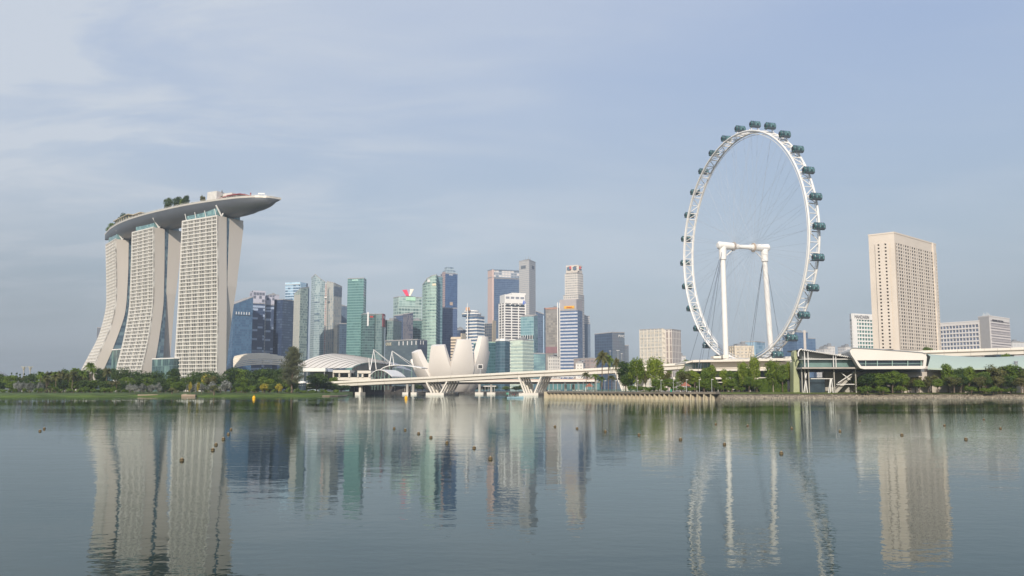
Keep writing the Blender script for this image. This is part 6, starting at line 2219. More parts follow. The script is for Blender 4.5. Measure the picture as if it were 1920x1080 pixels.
CATN = {'shrub': 'shrub', 'silver': 'shrub', 'yellow': 'shrub', 'palm': 'palm', 'palm_o': 'palm', 'palm_s': 'palm'}
used_proto = set()


def plant(kind, px, ytop, wpx, Y, zb, label, group):
    H0, W0 = SIZE[kind]
    top = zat(px, ytop, Y); h = max(0.8, top - zb)
    w = wpx / F_PX * Y
    sx = w / W0; sz = h / H0
    sx *= 1.16; sz *= 1.06
    loc = (XT(px, ytop, Y), Y, zb)
    rz = rnd.uniform(0, 6.28)
    if kind not in used_proto:
        used_proto.add(kind)
        o = PROTO[kind]; o.location = loc; o.scale = (sx, sx, sz); o.rotation_euler = (0, 0, rz)
        o['label'] = label; o['category'] = CATN.get(kind, 'tree')
        if group:
            o['group'] = group
    else:
        o = dup(PROTO[kind], loc, (sx, sx, sz), rz, label, group)
        o['category'] = CATN.get(kind, 'tree')
        if not group and 'group' in o.keys():
            del o['group']
    return o


LG, RG = 'trees and shrubs of the left bank', 'trees and shrubs of the right bank'
# rear row of the left bank: label says colour and what stands beside
ORD = ['first', 'second', 'third', 'fourth', 'fifth', 'sixth', 'seventh', 'eighth', 'ninth', 'tenth', 'eleventh', 'twelfth', 'thirteenth', 'fourteenth', 'fifteenth', 'sixteenth', 'seventeenth', 'eighteenth', 'nineteenth', 'twentieth',
       'twenty-first', 'twenty-second', 'twenty-third', 'twenty-fourth', 'twenty-fifth', 'twenty-sixth', 'twenty-seventh', 'twenty-eighth']


def row(kind, a, b, n, ytf, wpx, Y, zb, labf, group, jit=0.35):
    for k in range(n):
        px = a + (b - a) * (k + 0.5) / n + rnd.uniform(-jit, jit) * (b - a) / n
        plant(kind if isinstance(kind, str) else kind[k % len(kind)], px, (ytf(px) if callable(ytf) else ytf) + rnd.uniform(-2.5, 2.5), wpx * rnd.uniform(0.85, 1.2), Y + rnd.uniform(-8, 8), zb, labf + ', ' + ORD[k] + ' from left', group)


# thin cypress line far left
row('cypress', 20, 150, 17, 694, 5, 690, 2, 'thin dark upright tree in the far line at left', 'line of thin upright trees', 0.3)
# rear mass
row(('broad_b', 'broad_a', 'broad_o'), -10, 165, 9, 702, 26, 640, 2, 'bushy tree in the rear belt left of the hotel towers', LG)
plant('palm', 171, 680, 20, 628, 2, 'tall palm rising in front of the leftmost hotel tower foot', LG)
plant('palm_o', 200, 690, 17, 612, 2, 'yellowish palm with leaning trunk below the glass hall', LG)
row(('broad_b', 'palm', 'broad_b'), 120, 195, 6, 692, 22, 636, 2, 'dark tree in the clump around the tall palm', LG)
row('palm_o', 85, 160, 6, 702, 17, 600, 2, 'palm with yellow green fronds in the clump left of the tall palm', LG)
plant('umbrella', 224, 690, 40, 640, 2, 'dark spreading tree below the gap of left and middle towers', LG)
plant('umbrella', 272, 696, 75, 650, 2, 'wide dark umbrella tree below the middle hotel tower', LG)
plant('umbrella', 385, 696, 64, 650, 2, 'wide dark umbrella tree below the rightmost hotel tower', LG)
row(('broad_a', 'broad_b'), 232, 420, 10, 705, 27, 630, 2, 'green tree of the middle belt in front of the hotel towers', LG)
row(('broad_b', 'broad_a', 'broad_b'), 425, 545, 8, 691, 32, 650, 2, 'tall dark green tree in front of the louvred shell roof', LG)
row(('broad_a', 'broad_c', 'broad_b'), 440, 560, 8, 708, 24, 620, 2, 'green tree of the lower belt in front of the louvred shell roof', LG)
plant('broad_b', 325, 690, 26, 640, 2, 'dark green tree at the left foot of the rightmost hotel tower', LG)
plant('conifer', 549, 655, 37, 600, 2, 'tall feathery conifer standing alone in front of the shell roofs', None)
plant('broad_b', 595, 699, 40, 640, 2, 'dark round tree between the conifer and the bridge end', LG)
plant('broad_b', 612, 715, 36, 650, 2, 'low dark tree under the left end of the bridge', LG)
plant('broad_b', 640, 722, 40, 690, 2, 'dark tree in the shade behind the sand spit', LG)
plant('broad_o', 395, 700, 26, 618, 2, 'yellow green flowering tree below the rightmost hotel tower', LG)
plant('yellow', 388, 702, 22, 628, 2, 'yellow flowering bush top amid the trees below the rightmost tower', LG)
row('silver', 30, 80, 4, 716, 15, 590, 2, 'grey leaved shrub at the foot of the belt near the left edge', LG)
row('silver', 240, 305, 6, 720, 14, 575, 2.2, 'grey leaved shrub in the row below the middle hotel tower', LG)
row('silver', 355, 382, 3, 719, 15, 575, 2.2, 'grey leaved shrub left of the big silver bush', LG)
plant('silver', 398, 716, 22, 577, 2.2, 'silver grey bush left of the biggest one', LG)
plant('silver', 424, 713, 26, 578, 2.2, 'biggest silver grey bush near the waterside', LG)
plant('palm_s', 402, 722, 17, 560, 1.2, 'squat palm at the very water edge before the silver bushes', LG)
plant('palm_s', 323, 727, 16, 566, 1.2, 'small bright palm on the shore, left of two sandy patches', LG)
plant('yellow', 357, 716, 6, 562, 2, 'slim yellow leaved plant, left one beside the rock', LG)
plant('yellow', 372, 716, 6, 562, 2, 'slim yellow leaved plant, right one beside the rock', LG)
plant('palm_s', 95, 727, 18, 575, 2, 'small yellow palm by the grass near the left edge', LG)
plant('yellow', 496, 719, 20, 582, 2, 'round yellow bush, left of the pair on the bank', LG)
plant('yellow', 523.5, 719, 14, 582, 2, 'round yellow bush, right of the pair on the bank', LG)
row('shrub', 440, 480, 3, 722, 14, 588, 2, 'green shrub left of the yellow bushes', LG)
row('shrub', 534, 560, 2, 726, 12, 588, 2, 'green shrub right of the yellow bushes', LG)
row(('shrub',), -5, 235, 15, 726, 16, 590, 2, 'low green shrub along the grass at left', LG)
row(('shrub',), 560, 640, 6, 731, 13, 600, 1.6, 'low dark shrub near the conifer foot', LG)
row(('broad_b', 'broad_a'), -8, 240, 13, 714, 24, 606, 2, 'dark low tree of the front belt at left', LG)
row(('broad_b', 'broad_a'), 300, 560, 12, 718, 22, 604, 2, 'dark low tree of the front belt below the towers', LG)
# far shore under the bridge
row(('broad_b', 'broad_b', 'broad_a'), 655, 1020, 22, 722, 18, 965, 2, 'small dark tree of the far shore seen under the bridge', 'far shore trees')

row(('broad_b', 'broad_a'), 1030, 1120, 8, 716, 20, 1000, 2, 'dark tree of the far shore behind the glazed waterfront block', 'far shore trees')

# right bank
plant('palm_o', 1128, 659, 25, 560, 3.2, 'tallest palm of the pair left of the dark tree', RG)
plant('palm', 1140, 666, 20, 566, 3.2, 'second palm close behind the tallest one', RG)
plant('palm_o', 1155, 672, 14, 575, 3.2, 'thin palm just left of the dark round tree', RG)
plant('palm_o', 1099, 698, 15, 560, 3.2, 'small palm beneath the bridge, leftmost on the right bank', RG)
plant('palm', 1115, 701, 17, 545, 3.2, 'second small palm beneath the bridge', RG)
plant('palm', 1128, 706, 15, 548, 3.2, 'third small palm beneath the bridge', RG)
plant('palm_o', 1147, 704, 15, 548, 3.2, 'fourth small palm beneath the bridge', RG)
plant('broad_b', 1172, 677, 34, 470, 3.2, 'dark round tree left of the two bright columnar trees', RG)
plant('round_c', 1193, 664, 30, 445, 3.2, 'left of the two bright round headed trees', RG)
plant('round_c', 1228, 663, 34, 450, 3.2, 'right of the two bright round headed trees', RG)
plant('broad_o', 1210, 686, 18, 470, 3.2, 'thin olive tree between the two bright round headed trees', RG)
plant('broad_o', 1247, 692, 24, 470, 3.2, 'thin olive tree right of the two bright round headed trees', RG)
plant('broad_a', 1234, 711, 30, 425, 3.3, 'bushy low tree on the point, left one', RG)
plant('broad_a', 1258, 710, 34, 425, 3.3, 'bushy low tree on the point, middle one', RG)
plant('broad_o', 1284, 692, 26, 450, 3.3, 'reddish olive tree before the terminal slabs', RG)
plant('broad_c', 1302, 697, 22, 455, 3.3, 'light green tree before the terminal glazing', RG)
plant('broad_a', 1323, 697, 26, 458, 3.3, 'round green tree before the terminal glazing', RG)
plant('broad_c', 1333, 684, 20, 462, 3.3, 'light green taller tree with thin crown', RG)
plant('broad_a', 1320, 714, 26, 448, 3.3, 'low green tree below the terminal slab', RG)
plant('broad_a', 1371, 695, 20, 470, 3.3, 'small green tree under the middle slab of the terminal', RG)
plant('round_c', 1392, 672, 20, 462, 3.3, 'narrow tree in front of the terminal, left of the tallest', RG)
plant('round_c', 1414, 660, 20, 462, 3.3, 'tallest narrow tree in front of the terminal', RG)
plant('round_c', 1448, 669, 28, 470, 3.3, 'full green tree left of the olive pylon', RG)
plant('broad_a', 1466, 683, 22, 468, 3.3, 'green tree between the full tree and the olive pylon', RG)
plant('broad_c', 1480, 678, 16, 472, 3.3, 'narrow green tree touching the olive pylon', RG)
plant('broad_a', 1404, 706, 20, 455, 3.3, 'low green tree at the left end of the clipped hedge', RG)
row(('shrub',), 1176, 1232, 5, 722, 13, 436, 3.2, 'low hedge shrub behind the railing of the point', RG)
row(('shrub',), 1300, 1425, 10, 722, 13, 462, 3.2, 'low shrub along the terminal ground floor', RG)
plant('broad_b', 1625, 699, 36, 452, 3.2, 'big bushy tree, leftmost before the rounded hall', RG)
plant('broad_a', 1648, 699, 30, 450, 3.2, 'big bushy tree, second before the rounded hall', RG)
plant('broad_a', 1672, 696, 34, 450, 3.2, 'big bushy tree, third before the rounded hall', RG)
plant('broad_a', 1693, 699, 20, 452, 3.2, 'slim bushy tree, fourth before the rounded hall', RG)
plant('shrub', 1620, 722, 24, 442, 2.3, 'dense low bush hanging over the rocks, left', RG)
plant('shrub', 1655, 722, 26, 442, 2.3, 'dense low bush hanging over the rocks, middle', RG)
plant('broad_o', 1715, 702, 26, 458, 3.2, 'open flat crowned tree left of the taller one', RG)
plant('broad_o', 1745, 699, 28, 458, 3.2, 'open reddish tree in the middle of the lawn', RG)
plant('broad_a', 1776, 682, 26, 462, 3.2, 'tall dark tree with pointed top before the green roof', RG)
plant('broad_b', 1795, 690, 30, 462, 3.2, 'dark tree right of the pointed one', RG)
plant('broad_a', 1815, 687, 22, 460, 3.2, 'green tree with small round top before the green roof', RG)
plant('broad_a', 1840, 697, 34, 458, 3.2, 'broad bushy tree left of the largest one', RG)
plant('broad_o', 1868, 678, 50, 462, 3.2, 'largest spreading tree near the right edge', RG)
plant('broad_a', 1893, 684, 44, 460, 3.2, 'second spreading tree near the right edge', RG)
plant('broad_o', 1917, 690, 34, 458, 3.2, 'tree cut by the right edge of the view', RG)
row(('shrub',), 1812, 1900, 6, 724, 22, 452, 2.6, 'dense low bush under the spreading trees at right', RG)
plant('broad_a', 1740, 650.5, 22, 620, 22, 'tree top showing over the bridge beside the concrete hotel', RG)
plant('broad_a', 1885, 663, 20, 540, 14, 'small tree top over the pale green roof', RG)
plant('broad_a', 1286, 674, 16, 640, 10, 'small tree top over the bridge left of the terminal', RG)
plant('shrub', 1255, 677, 14, 700, 14, 'small bush top over the bridge, right of the cream slab', RG)
plant('broad_a', 625, 707, 20, 750, 4, 'small green tree in front of the white hall', LG)

# denser planting
row(('broad_b',), -10, 640, 26, 717, 26, 665, 2, 'dark low tree of the shaded middle belt of the left bank', LG)
row(('shrub',), 150, 600, 20, 728, 16, 612, 2, 'low dark shrub under the front belt of the left bank', LG)
row(('palm', 'palm_o'), 70, 160, 7, 697, 17, 606, 2, 'palm in the palm clump near the left edge', LG)
row('palm_o', 205, 222, 2, 713, 14, 600, 2, 'short palm right of the leaning palm', LG)
row(('broad_a', 'broad_b'), 1600, 1705, 7, 706, 24, 458, 3.2, 'bushy tree filling the clump before the rounded hall', RG)
row(('broad_o', 'broad_a'), 1700, 1765, 4, 711, 20, 456, 3.2, 'small open tree on the lawn left of the green roof', RG)
row(('broad_a', 'broad_o', 'broad_b'), 1770, 1925, 11, 702, 28, 458, 3.2, 'bushy tree of the dense clump before the green roof', RG)
row(('shrub',), 1606, 1700, 6, 723, 20, 449, 2.8, 'low bush at the rocks before the rounded hall', RG)
row(('broad_a', 'broad_c'), 1296, 1425, 7, 710, 22, 458, 3.3, 'low leafy tree before the terminal ground floor', RG)
row(('broad_b',), 1160, 1190, 2, 700, 24, 466, 3.2, 'dark leafy tree under the dark round one', RG)
row(('shrub',), 1212, 1300, 6, 724, 16, 418, 3.3, 'green bush along the point', RG)
# trees on the sky deck
DG = 'trees on the sky deck'
def deck_tree(kind, px, f, ytop, wpx, label):
    p, a_ = deck_pt(f, -0.35)
    o = plant(kind, px, ytop, wpx * 1.15, p.y, p.z - 1.0, label, DG)
def deck_f(px):
    return min((abs(W_px(cen[i][0]) - px), cen[i][3]) for i in range(NS + 1))[1]
def W_px(p):
    d = p.y * CT + (p.z - CAM_H) * ST
    return 960 + F_PX * p.x / d
for kind, px, yt, wp, lb in (('broad_b', 234, 400, 16, 'dark tree on the sky deck, nearest its left end'), ('broad_b', 225, 406, 13, 'lower dark tree on the sky deck at its left end'),
                             ('broad_a', 212, 418, 14, 'green bush on the very left tip of the sky deck'), ('broad_a', 205, 426, 10, 'small bush low on the left tip of the sky deck'),
                             ('broad_b', 316, 370, 15, 'dark tree on the sky deck above the middle tower, left of the trio'), ('broad_b', 333, 368, 16, 'dark tree on the sky deck, middle of the trio'),
                             ('broad_b', 349, 366, 13, 'dark tree on the sky deck, right of the trio'), ('broad_c', 342, 372, 9, 'bright yellow green tree on the sky deck among the dark trio'),
                             ('broad_o', 381, 364, 10, 'small brownish tree on the sky deck left of the buff block'), ('broad_a', 402, 370, 12, 'low green shrub on the sky deck before the buff block'),
                             ('broad_a', 414, 367, 12, 'low green shrub on the sky deck right of the buff block front')):
    deck_tree(kind, px, deck_f(px), yt, wp, lb)
for n_q, q_ in enumerate((0.05, 0.08, 0.11, 0.14, 0.375, 0.40, 0.425, 0.45, 0.475, 0.50, 0.66, 0.68, 0.70, 0.72)):
    p, a_ = deck_pt(q_, -0.75)
    px_ = W_px(p)
    v_ = 540 - F_PX * (-(p.y) * ST + (p.z - CAM_H) * CT) / (p.y * CT + (p.z - CAM_H) * ST)
    plant('shrub', px_, v_ - 6, 9, p.y, p.z, 'low green shrub in the planting strip of the sky deck, ' + ORD[n_q] + ' from left', DG)
# two tier white shelter by the conifer
sh_ = thing('tiered_shelter', 'small white shelter with two stacked round roofs beside the conifer', 'shelter', (GX(567, 600), 600, 2))
for nm_, yy, w_, in (('upper_roof', 716.5, 12), ('lower_roof', 722.5, 11)):
    p = W(567, yy, 600); r1 = w_ / F_PX * 600 / 2 * 1.3
    g = G(); g.tube([p + Vector((0, 0, -0.9)), p, p + Vector((0, 0, 0.7))], [r1 * 0.9, r1, r1 * 0.45], 20); part(g, nm_, M_WHITE, sh_)
g = G(); p = W(567, 723, 600); g.tube([(p.x, p.y, 1.8), (p.x, p.y, p.z + 2)], 2.6, 12); part(g, 'core', M_DGLASS, sh_)
# garden dome and supertrees at the left edge
dm = thing('glass_dome', 'dark ribbed glasshouse dome cut by the left edge', 'glasshouse', (GX(-14, 760), 760, 2))
g = G(); P_ = []
cx_ = GX(-14, 760)
for i in range(9):
    a_ = math.pi / 2 * i / 8
    P_.append([Vector((cx_ + 24 * math.cos(a_) * math.cos(b_ * math.pi / 12), 760 + 18 * math.cos(a_) * math.sin(b_ * math.pi / 12), 2 + 20 * math.sin(a_))) for b_ in range(25)])
g.grid(P_); part(g, 'glazing', M_GREYMETAL, dm)
for px_, lb in ((54, 'left of the two tall tree shaped garden towers near the left edge'), (66, 'right of the two tall tree shaped garden towers near the left edge')):
    st_ = thing('tree_tower', lb, 'tower', (GX(px_, 900), 900, 2), 'tree shaped garden towers')
    x_ = GX(px_, 900); z_ = zat(px_, 688, 900)
    g = G(); g.tube([(x_, 900, 2), (x_, 900, z_ * 0.75), (x_, 900, z_)], [0.8, 0.4, 0.7], 10); part(g, 'trunk', mat('tower_plum', C('#a8a4a0'), 0.7), st_)
    g = G()
    for k in range(18):
        a_ = 2 * math.pi * k / 18
        g.tube([(x_, 900, z_ * 0.8), (x_ + 1.2 * math.cos(a_), 900 + 1.2 * math.sin(a_), z_ - 1.0), (x_ + 2.6 * math.cos(a_), 900 + 2.6 * math.sin(a_), z_ + 0.6)], 0.1, 4)
    part(g, 'canopy_rods', mat('tower_sand', C('#d8d0b8'), 0.7), st_)

row(('broad_c', 'round_c', 'broad_a'), 1262, 1480, 8, 690, 21, 474, 3.3, 'leafy tree of the row hugging the terminal front', RG)
# clipped hedge
g = G()
hx0, hx1 = XT(1425, 720, 470), XT(1476, 720, 470)
zt0, zt1 = zat(1425, 710, 470), zat(1476, 707, 470)
rh = random.Random(5)
for _ in range(9000):
    f = rh.random(); x = hx0 + (hx1 - hx0) * f; zt_ = zt0 + (zt1 - zt0) * f
    k = rh.random()
    if k < 0.75:
        p = Vector((x, 470 + rh.uniform(0, 0.25), rh.uniform(3.2, zt_))); n_ = Vector((0, -1, 0.2))
    else:
        p = Vector((x, 470 + rh.uniform(0, 3), zt_ + rh.uniform(-0.1, 0.15))); n_ = Vector((0, 0, 1))
    leaf(g, p, 0.22, rh, n_)
hd = thing('clipped_hedge', 'tall clipped green hedge wall left of the olive pylon', 'hedge', ((hx0 + hx1) / 2, 471, 3.2))
part(g, 'leaf_face', LM['green'], hd)
g = G(); g.hexa([(hx0, 470.3, 3.1), (hx1, 470.3, 3.1), (hx1, 473, 3.1), (hx0, 473, 3.1), (hx0, 470.3, zt0 - .1), (hx1, 470.3, zt1 - .1), (hx1, 473, zt1 - .1), (hx0, 473, zt0 - .1)])
part(g, 'hedge_core', mat('hedge_core', (0.02, 0.045, 0.012, 1), 0.9), hd)

# ---------------------------------------------------------------- small things of the right bank
def lamp(px, Y, h, label, group, heads=1):
    r_ = thing('street_lamp', label, 'street lamp', (GX(px, Y), Y, 3.2), group)
    x = GX(px, Y)
    g = G(); g.tube([(x, Y, 3.2), (x, Y, 3.2 + h)], [0.14, 0.09], 6); part(g, 'pole', mat('lamp_grey', C('#a9aca8'), 0.5), r_)
    g = G(); g.box((x + 0.3, Y, 3.2 + h), 0.9, 0.35, 0.18); part(g, 'lamp_head', M_WHITE, r_)
for i, px in enumerate((1036, 1058, 1082, 1092, 1108, 1117, 1132, 1152, 1192, 1214, 1236, 1259, 1283, 1307, 1330, 1409)):
    p, d = quay_pt(min(acc2[-1] * 0.98, max(1, acc2[-1] * (px - 1025) / 330))) if px < 1345 else (Vector((0, 470)), None)
    lamp(px, p.y + 6, 5.5, 'slim pale lamp post on the quay promenade, ' + ORD[i] + ' from left', 'lamp posts along the quay')
kiosk = None
def hut(px, ya, yr, wpx, Y, label, col):
    r_ = thing('garden_pavilion', label, 'pavilion', (GX(px, Y), Y, 3.2))
    x = GX(px, Y); w = wpx / F_PX * Y; za = zat(px, ya, Y); zr_ = zat(px, yr, Y)
    g = G(); h = w / 2
    c4 = [(x - h, Y - h, zr_), (x + h, Y - h, zr_), (x + h, Y + h, zr_), (x - h, Y + h, zr_)]
    for i in range(4):
        g.face([c4[i], c4[(i + 1) % 4], (x, Y, za)])
    g.face(list(reversed(c4)))
    part(g, 'tiled_roof', mat('roof_tile', col, 0.8), r_)
    for i in range(4):
        g = G(); g.box((c4[i][0] * 0.9 + x * 0.1, c4[i][1] * 0.9 + Y * 0.1, (zr_ + 3.2) / 2), 0.25, 0.25, zr_ - 3.2); part(g, 'post', M_WHITE, r_)
hut(1103.5, 718.5, 725, 16, 560, 'small red roofed pavilion by the quay railing', C('#9a6450'))
hut(1281, 716, 724, 18, 440, 'small pinkish roofed pavilion among the trees of the point', C('#b98a70'))
def stand(nm, label, cat, px, Y, build):
    r_ = thing(nm, label, cat, (GX(px, Y), Y, 3.2)); build(r_, GX(px, Y), Y)
def notice(r_, x, Y):
    g = G(); g.box((x, Y, 5.0), 2.8, 0.15, 1.5); part(g, 'board', M_WHITE, r_)
    for s in (-1, 1):
        g = G(); g.box((x + s, Y + 0.1, 3.9), 0.12, 0.12, 1.6); part(g, 'post', M_GREYMETAL, r_)
stand('notice_board', 'blank white notice board on the lawn before the terminal', 'notice board', 1366.5, 474, notice)
def disc(r_, x, Y):
    g = G(); g.tube([(x, Y - 0.1, 5.4), (x, Y + 0.1, 5.4)], 0.75, 14); part(g, 'disc', M_WHITE, r_)
    g = G(); g.box((x, Y + 0.15, 4.1), 0.12, 0.12, 2.2); part(g, 'post', M_GREYMETAL, r_)
stand('round_sign', 'round white sign on a post right of the notice board', 'sign', 1378.5, 474, disc)
def yel(r_, x, Y):
    g = G(); g.tube([(x, Y - 0.1, 5.0), (x, Y + 0.1, 5.0)], 0.65, 10); part(g, 'disc', mat('sign_yellow2', C('#e0a92c'), 0.5), r_)
    g = G(); g.box((x, Y + 0.15, 3.9), 0.12, 0.12, 2.0); part(g, 'post', M_GREYMETAL, r_)
stand('warning_sign', 'small yellow sign at the left of the clipped hedge', 'sign', 1400, 474, yel)
def binb(r_, x, Y):
    g = G(); g.tube([(x, Y, 3.2), (x, Y, 4.3)], [0.4, 0.45], 10); part(g, 'body', mat('bin_green', C('#2c8f72'), 0.5), r_)
    g = G(); g.tube([(x, Y, 4.3), (x, Y, 4.5)], [0.48, 0.3], 10); part(g, 'lid', mat('bin_green', C('#2c8f72'), 0.5), r_)
stand('litter_bin', 'green litter bin by the quay edge below the bushy trees', 'bin', 1254.5, 402, binb)
for i, px in enumerate((1115, 1145, 1159)):
    r_ = thing('street_lamp', ('tall lamp mast on the bridge left of the dark round tree', 'double headed tall lamp mast on the bridge', 'thin tall lamp mast right of the palms')[i], 'street lamp', (GX((1142.5, 1157, 1164)[i], 630), 630, 16), 'tall lamps on the bridge')
    x = GX((1142.5, 1157, 1164)[i], 632); zt_ = zat(1150, (658, 657, 663)[i], 632)
    g = G(); g.tube([(x, 632, 16), (x, 632, zt_)], [0.28 if i == 1 else 0.16, 0.12], 6); part(g, 'pole', mat('lamp_grey', C('#a9aca8'), 0.5), r_)
    g = G(); g.box((x, 632, zt_), 2.4 if i == 1 else 1.2, 0.3, 0.2); part(g, 'lamp_head', M_WHITE, r_)
# shore rock of the left bank
g = G()
rr_ = random.Random(9)
bm = bmesh.new(); bmesh.ops.create_icosphere(bm, subdivisions=3, radius=1)
for v in bm.verts:
    v.co *= 1 + rr_.uniform(-0.12, 0.12)
    v.co.x *= 1.9; v.co.y *= 1.2; v.co.z *= 0.9
me = bpy.data.meshes.new('shore_rock'); bm.to_mesh(me); bm.free(); me.materials.append(M_SAND)
o = bpy.data.objects.new('shore_rock', me); COL.objects.link(o); o.location = (GX(355, 556), 556, 0.8); o['label'] = 'pale rock lying at the water edge between slim yellow plants'; o['category'] = 'rock'


# ---------------------------------------------------------------- buoys and boat
def buoy_proto():
    r_ = thing('mooring_buoy', 'x', 'buoy', (0, 0, 0))
    g = G()
    prof = [(-0.28, 0.16), (-0.15, 0.30), (0.0, 0.34), (0.22, 0.34), (0.34, 0.28), (0.42, 0.14)]
    g.tube([(0, 0, z) for z, _ in prof], [r for _, r in prof], 14); part(g, 'float', mat('buoy_brown', C('#75664a'), 0.7, var=0.35, scale=3), r_)
    g = G(); g.tube([(0, 0, 0.13), (0, 0, 0.25)], [0.352, 0.352], 14); part(g, 'band', mat('buoy_band', C('#3a3026'), 0.7), r_)
    g = G(); g.tube([(0, 0, 0.42), (0, 0, 0.52)], [0.1, 0.06], 8); part(g, 'cap', mat('buoy_cap', C('#b8a888'), 0.6), r_)
    return r_


BU = [(75, 808), (83, 803.5), (341, 863), (399, 843.5), (405, 833.5), (419, 823), (428, 814), (433, 805), (739, 803), (759.5, 806), (785, 812.5), (808, 820), (838, 830), (889, 840), (919.5, 860),
      (1040.5, 799.5), (1082, 803), (1135, 809), (1198, 815.5), (1276, 824), (1358.5, 833), (1465, 850), (1342, 795), (1402, 798), (1484.5, 803), (1575, 808.5), (1612, 789), (1691, 815.5),
      (1771, 797.5), (1811, 823.5), (1844.5, 786), (1876, 803)]
bgrp = 'round mooring buoys on the water'
BL = {0: 'lower of two small buoys at far left', 1: 'upper of two small buoys at far left', 2: 'largest buoy in the left string, in front of the hotel reflection', 3: 'second nearest buoy of the left string',
      4: 'third nearest buoy of the left string', 5: 'fourth nearest buoy of the left string', 6: 'second farthest buoy of the left string', 7: 'farthest buoy of the left string',
      14: 'nearest brown buoy of the middle string', 13: 'second nearest buoy of the middle string', 21: 'nearest buoy of the right string, below the wheel', 20: 'second nearest buoy of the right string'}
bp_ = buoy_proto()
for i, (px, py) in enumerate(BU):
    p = Wz(px, py + 1, 0.0)
    k = 0.40 if py > 825 else 0.44
    if i in BL:
        lbl = BL[i]
    else:
        grp_ = [j for j in range(8, 15) if j not in BL] if i < 15 else [j for j in range(15, 32) if j not in BL]
        grp_.sort(key=lambda j: BU[j][0])
        lbl = 'small brown buoy of the %s string, %s from left' % ('middle' if i < 15 else 'right', ORD[grp_.index(i)])
    if i == 0:
        bp_.location = p; o = bp_; o['label'] = lbl; o['group'] = bgrp; o.scale = (k, k, k)
    else:
        o = dup(bp_, p, (k, k, k), i * 0.7, lbl, bgrp)
# yellow marker buoys
for px, py, lbl in ((476, 746, 'yellow marker buoy near the left bank lawn'), (761.5, 746.5, 'yellow marker buoy before the left V pier')):
    p = Wz(px, py + 1.5, 0.0)
    r_ = thing('marker_buoy', lbl, 'buoy', p, 'yellow marker buoys')
    bm = G(); bm.tube([p + Vector((0, 0, z)) for z in (-0.6, -0.3, 0.2, 0.8, 1.2, 1.45)], [0.35, 0.62, 0.78, 0.7, 0.45, 0.12], 14)
    part(bm, 'float', mat('buoy_yellow', C('#f0b418'), 0.5), r_)
    g = G(); g.tube([p + Vector((0, 0, 1.3)), p + Vector((0, 0, 1.9))], 0.1, 6); part(g, 'top_mark', mat('buoy_orange', C('#c87a20'), 0.5), r_)

# work boat
Yb = 455
bx = GX(966, Yb)
boat = thing('work_boat', 'small light blue work boat with dark canopy and crew near the right V pier', 'boat', (bx, Yb, 0))
bl = 8.4
st = []
for i in range(15):
    f = i / 14; x = -bl / 2 + bl * f
    w = 1.15 * (1 - max(0, (f - 0.55) / 0.45) ** 2.2) * (0.85 + 0.15 * min(1, f * 5)); sh = 0.75 + 0.35 * max(0, f - 0.5) * 1.6
    st.append([Vector((bx + x, Yb - w, sh)), Vector((bx + x, Yb - w * 0.9, 0.25)), Vector((bx + x, Yb - w * 0.45, -0.3)), Vector((bx + x, Yb, -0.4)), Vector((bx + x, Yb + w * 0.45, -0.3)), Vector((bx + x, Yb + w * 0.9, 0.25)), Vector((bx + x, Yb + w, sh))])
g = G(); g.grid(st); g.grid([[r_[0] - Vector((0, 0, 0.15)), r_[6] - Vector((0, 0, 0.15))] for r_ in st], flip=True, smooth=False); g.face(list(reversed(st[0])))
part(g, 'hull', mat('boat_blue', C('#a2c6d2'), 0.4), boat)
g = G(); g.box((bx + 0.2, Yb, 0.7), 1.2, 1.9, 0.5); g.box((bx - 2.2, Yb, 0.8), 0.5, 2.2, 0.8); part(g, 'thwart', mat('boat_dark', C('#2f3f4a'), 0.6), boat)
g = G(); g.box((bx + 2.0, Yb, 2.45), 2.6, 2.0, 0.12); part(g, 'canopy', mat('boat_dark', C('#2f3f4a'), 0.6), boat)
for sx in (-1.1, 1.1):
    for sy in (-0.85, 0.85):
        g = G(); g.tube([(bx + 2.0 + sx, Yb + sy, 0.7), (bx + 2.0 + sx, Yb + sy, 2.4)], 0.05, 5); part(g, 'canopy_post', M_WHITE, boat)
g = G(); g.box((bx - 3.9, Yb, 1.0), 0.5, 0.45, 0.9); part(g, 'outboard_motor', M_DARK, boat)
g = G(); g.tube([(bx - 3.3, Yb, 0.7), (bx - 3.3, Yb, 2.8)], 0.05, 5); part(g, 'flag_pole', M_WHITE, boat)
g = G(); g.box((bx - 3.9, Yb, 2.4), 1.2, 0.06, 0.9); part(g, 'flag', mat('flag_green', C('#5aa58c'), 0.7), boat)


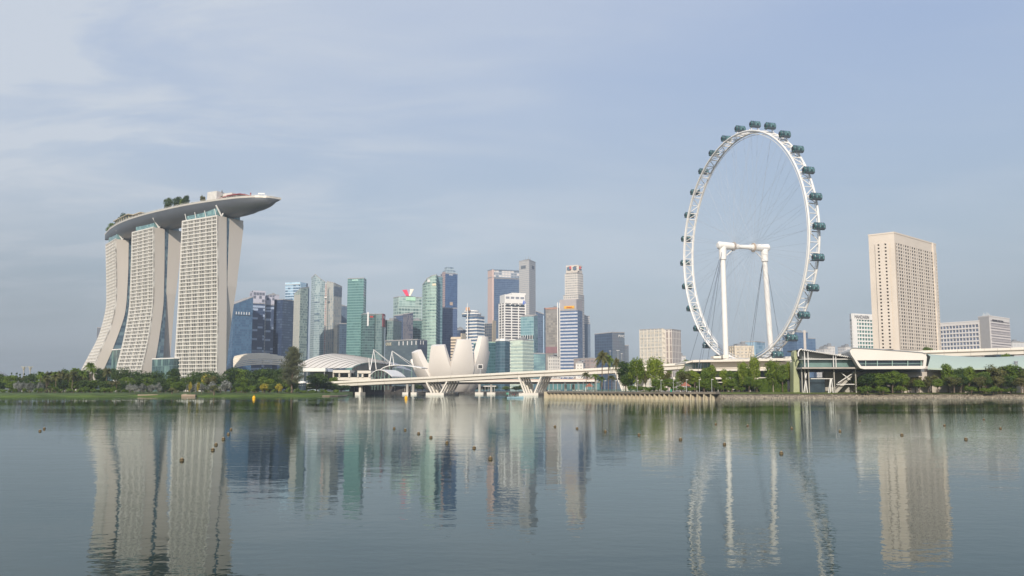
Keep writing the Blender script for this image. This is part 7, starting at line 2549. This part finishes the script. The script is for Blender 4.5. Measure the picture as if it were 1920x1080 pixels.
def person(x, Y, z, label, shirt, face_dir):
    """standing figure: one continuous body grown from a skeleton"""
    V = [((0, 0, 0.92), 0.13), ((0, 0, 1.15), 0.13), ((0, 0, 1.38), 0.15), ((0, 0, 1.50), 0.055), ((0.02, 0, 1.62), 0.095), ((0.02, 0, 1.72), 0.08),
         ((0, 0.10, 0.86), 0.09), ((0.02, 0.12, 0.48), 0.065), ((0, 0.12, 0.08), 0.045), ((0.12, 0.13, 0.03), 0.04),
         ((0, -0.10, 0.86), 0.09), ((0.02, -0.12, 0.48), 0.065), ((0, -0.12, 0.08), 0.045), ((0.12, -0.13, 0.03), 0.04),
         ((0, 0.19, 1.40), 0.06), ((0.04, 0.25, 1.14), 0.045), ((0.20, 0.20, 0.98), 0.032),
         ((0, -0.19, 1.40), 0.06), ((0.04, -0.25, 1.14), 0.045), ((0.20, -0.20, 0.98), 0.032)]
    Ed = [(0, 1), (1, 2), (2, 3), (3, 4), (4, 5), (0, 6), (6, 7), (7, 8), (8, 9), (0, 10), (10, 11), (11, 12), (12, 13), (2, 14), (14, 15), (15, 16), (2, 17), (17, 18), (18, 19)]
    me = bpy.data.meshes.new('person'); me.from_pydata([v for v, r in V], Ed, []); me.update()
    o = bpy.data.objects.new('person', me); COL.objects.link(o)
    md = o.modifiers.new('skin', 'SKIN')
    for i, (v, r) in enumerate(V):
        me.skin_vertices[0].data[i].radius = (r, r)
    me.skin_vertices[0].data[0].use_root = True
    o.modifiers.new('sub', 'SUBSURF').levels = 1; o.modifiers['sub'].render_levels = 1
    me.materials.append(mat('skin_tone', C('#a97c5c'), 0.6))
    bpy.context.view_layer.update()
    m2 = bpy.data.meshes.new_from_object(o.evaluated_get(bpy.context.evaluated_depsgraph_get()))
    bpy.data.objects.remove(o)
    m2.materials.clear()
    for m in (mat('skin_tone', C('#a97c5c'), 0.6), shirt, mat('trousers', C('#2d3340'), 0.8)):
        m2.materials.append(m)
    for p in m2.polygons:
        z_ = p.center.z
        p.material_index = 1 if 0.95 < z_ < 1.47 and abs(p.center.y) < 0.3 and not (z_ < 1.05 and p.center.x > 0.12) else (2 if z_ <= 0.95 and not (p.center.x > 0.14) else 0)
    o = bpy.data.objects.new('person', m2); COL.objects.link(o)
    o.location = (x, Y, z); o.rotation_euler = (0, 0, face_dir)
    o['label'] = label; o['category'] = 'person'
    g = G(); g.tube([(0, 0, 1.70), (-0.01, 0, 1.76), (-0.01, 0, 1.80)], [0.1, 0.085, 0.03], 8)
    h = g.build('hair', M_DARK, None); h.parent = o
    return o


M_SHR = mat('shirt_red', C('#c4525c'), 0.8); M_SHO = mat('shirt_orange', C('#d0764a'), 0.8)
person(bx - 1.3, Yb, 0.62, 'person in a red shirt standing at the left of the blue boat', M_SHR, 0.2)
person(bx - 0.4, Yb + 0.2, 0.62, 'person in a red shirt standing at the middle of the blue boat', M_SHR, 2.8)
person(GX(1473, 474), 474, 3.22, 'person in orange standing before the right end of the hedge', M_SHO, -1.2)

# ---------------------------------------------------------------- haze over the bay
bm = bmesh.new(); bmesh.ops.create_cube(bm, size=1)
me = bpy.data.meshes.new('haze'); bm.to_mesh(me); bm.free()
hz = bpy.data.objects.new('haze', me); COL.objects.link(hz)
hz.scale = (8200, 4700, 302); hz.location = (0, 2200, 149)
hm = bpy.data.materials.new('haze_air'); hm.use_nodes = True
hn = hm.node_tree.nodes; hn.clear()
ho = hn.new('ShaderNodeOutputMaterial'); hv = hn.new('ShaderNodeVolumePrincipled')
hv.inputs['Color'].default_value = (0.80, 0.90, 1.0, 1)
hv.inputs['Density'].default_value = 0.0001
hv.inputs['Anisotropy'].default_value = 0.1
hm.node_tree.links.new(hv.outputs[0], ho.inputs['Volume'])
me.materials.append(hm)
hz['kind'] = 'stuff'; hz['label'] = 'pale bluish haze hanging over the bay and the city'; hz['category'] = 'haze'
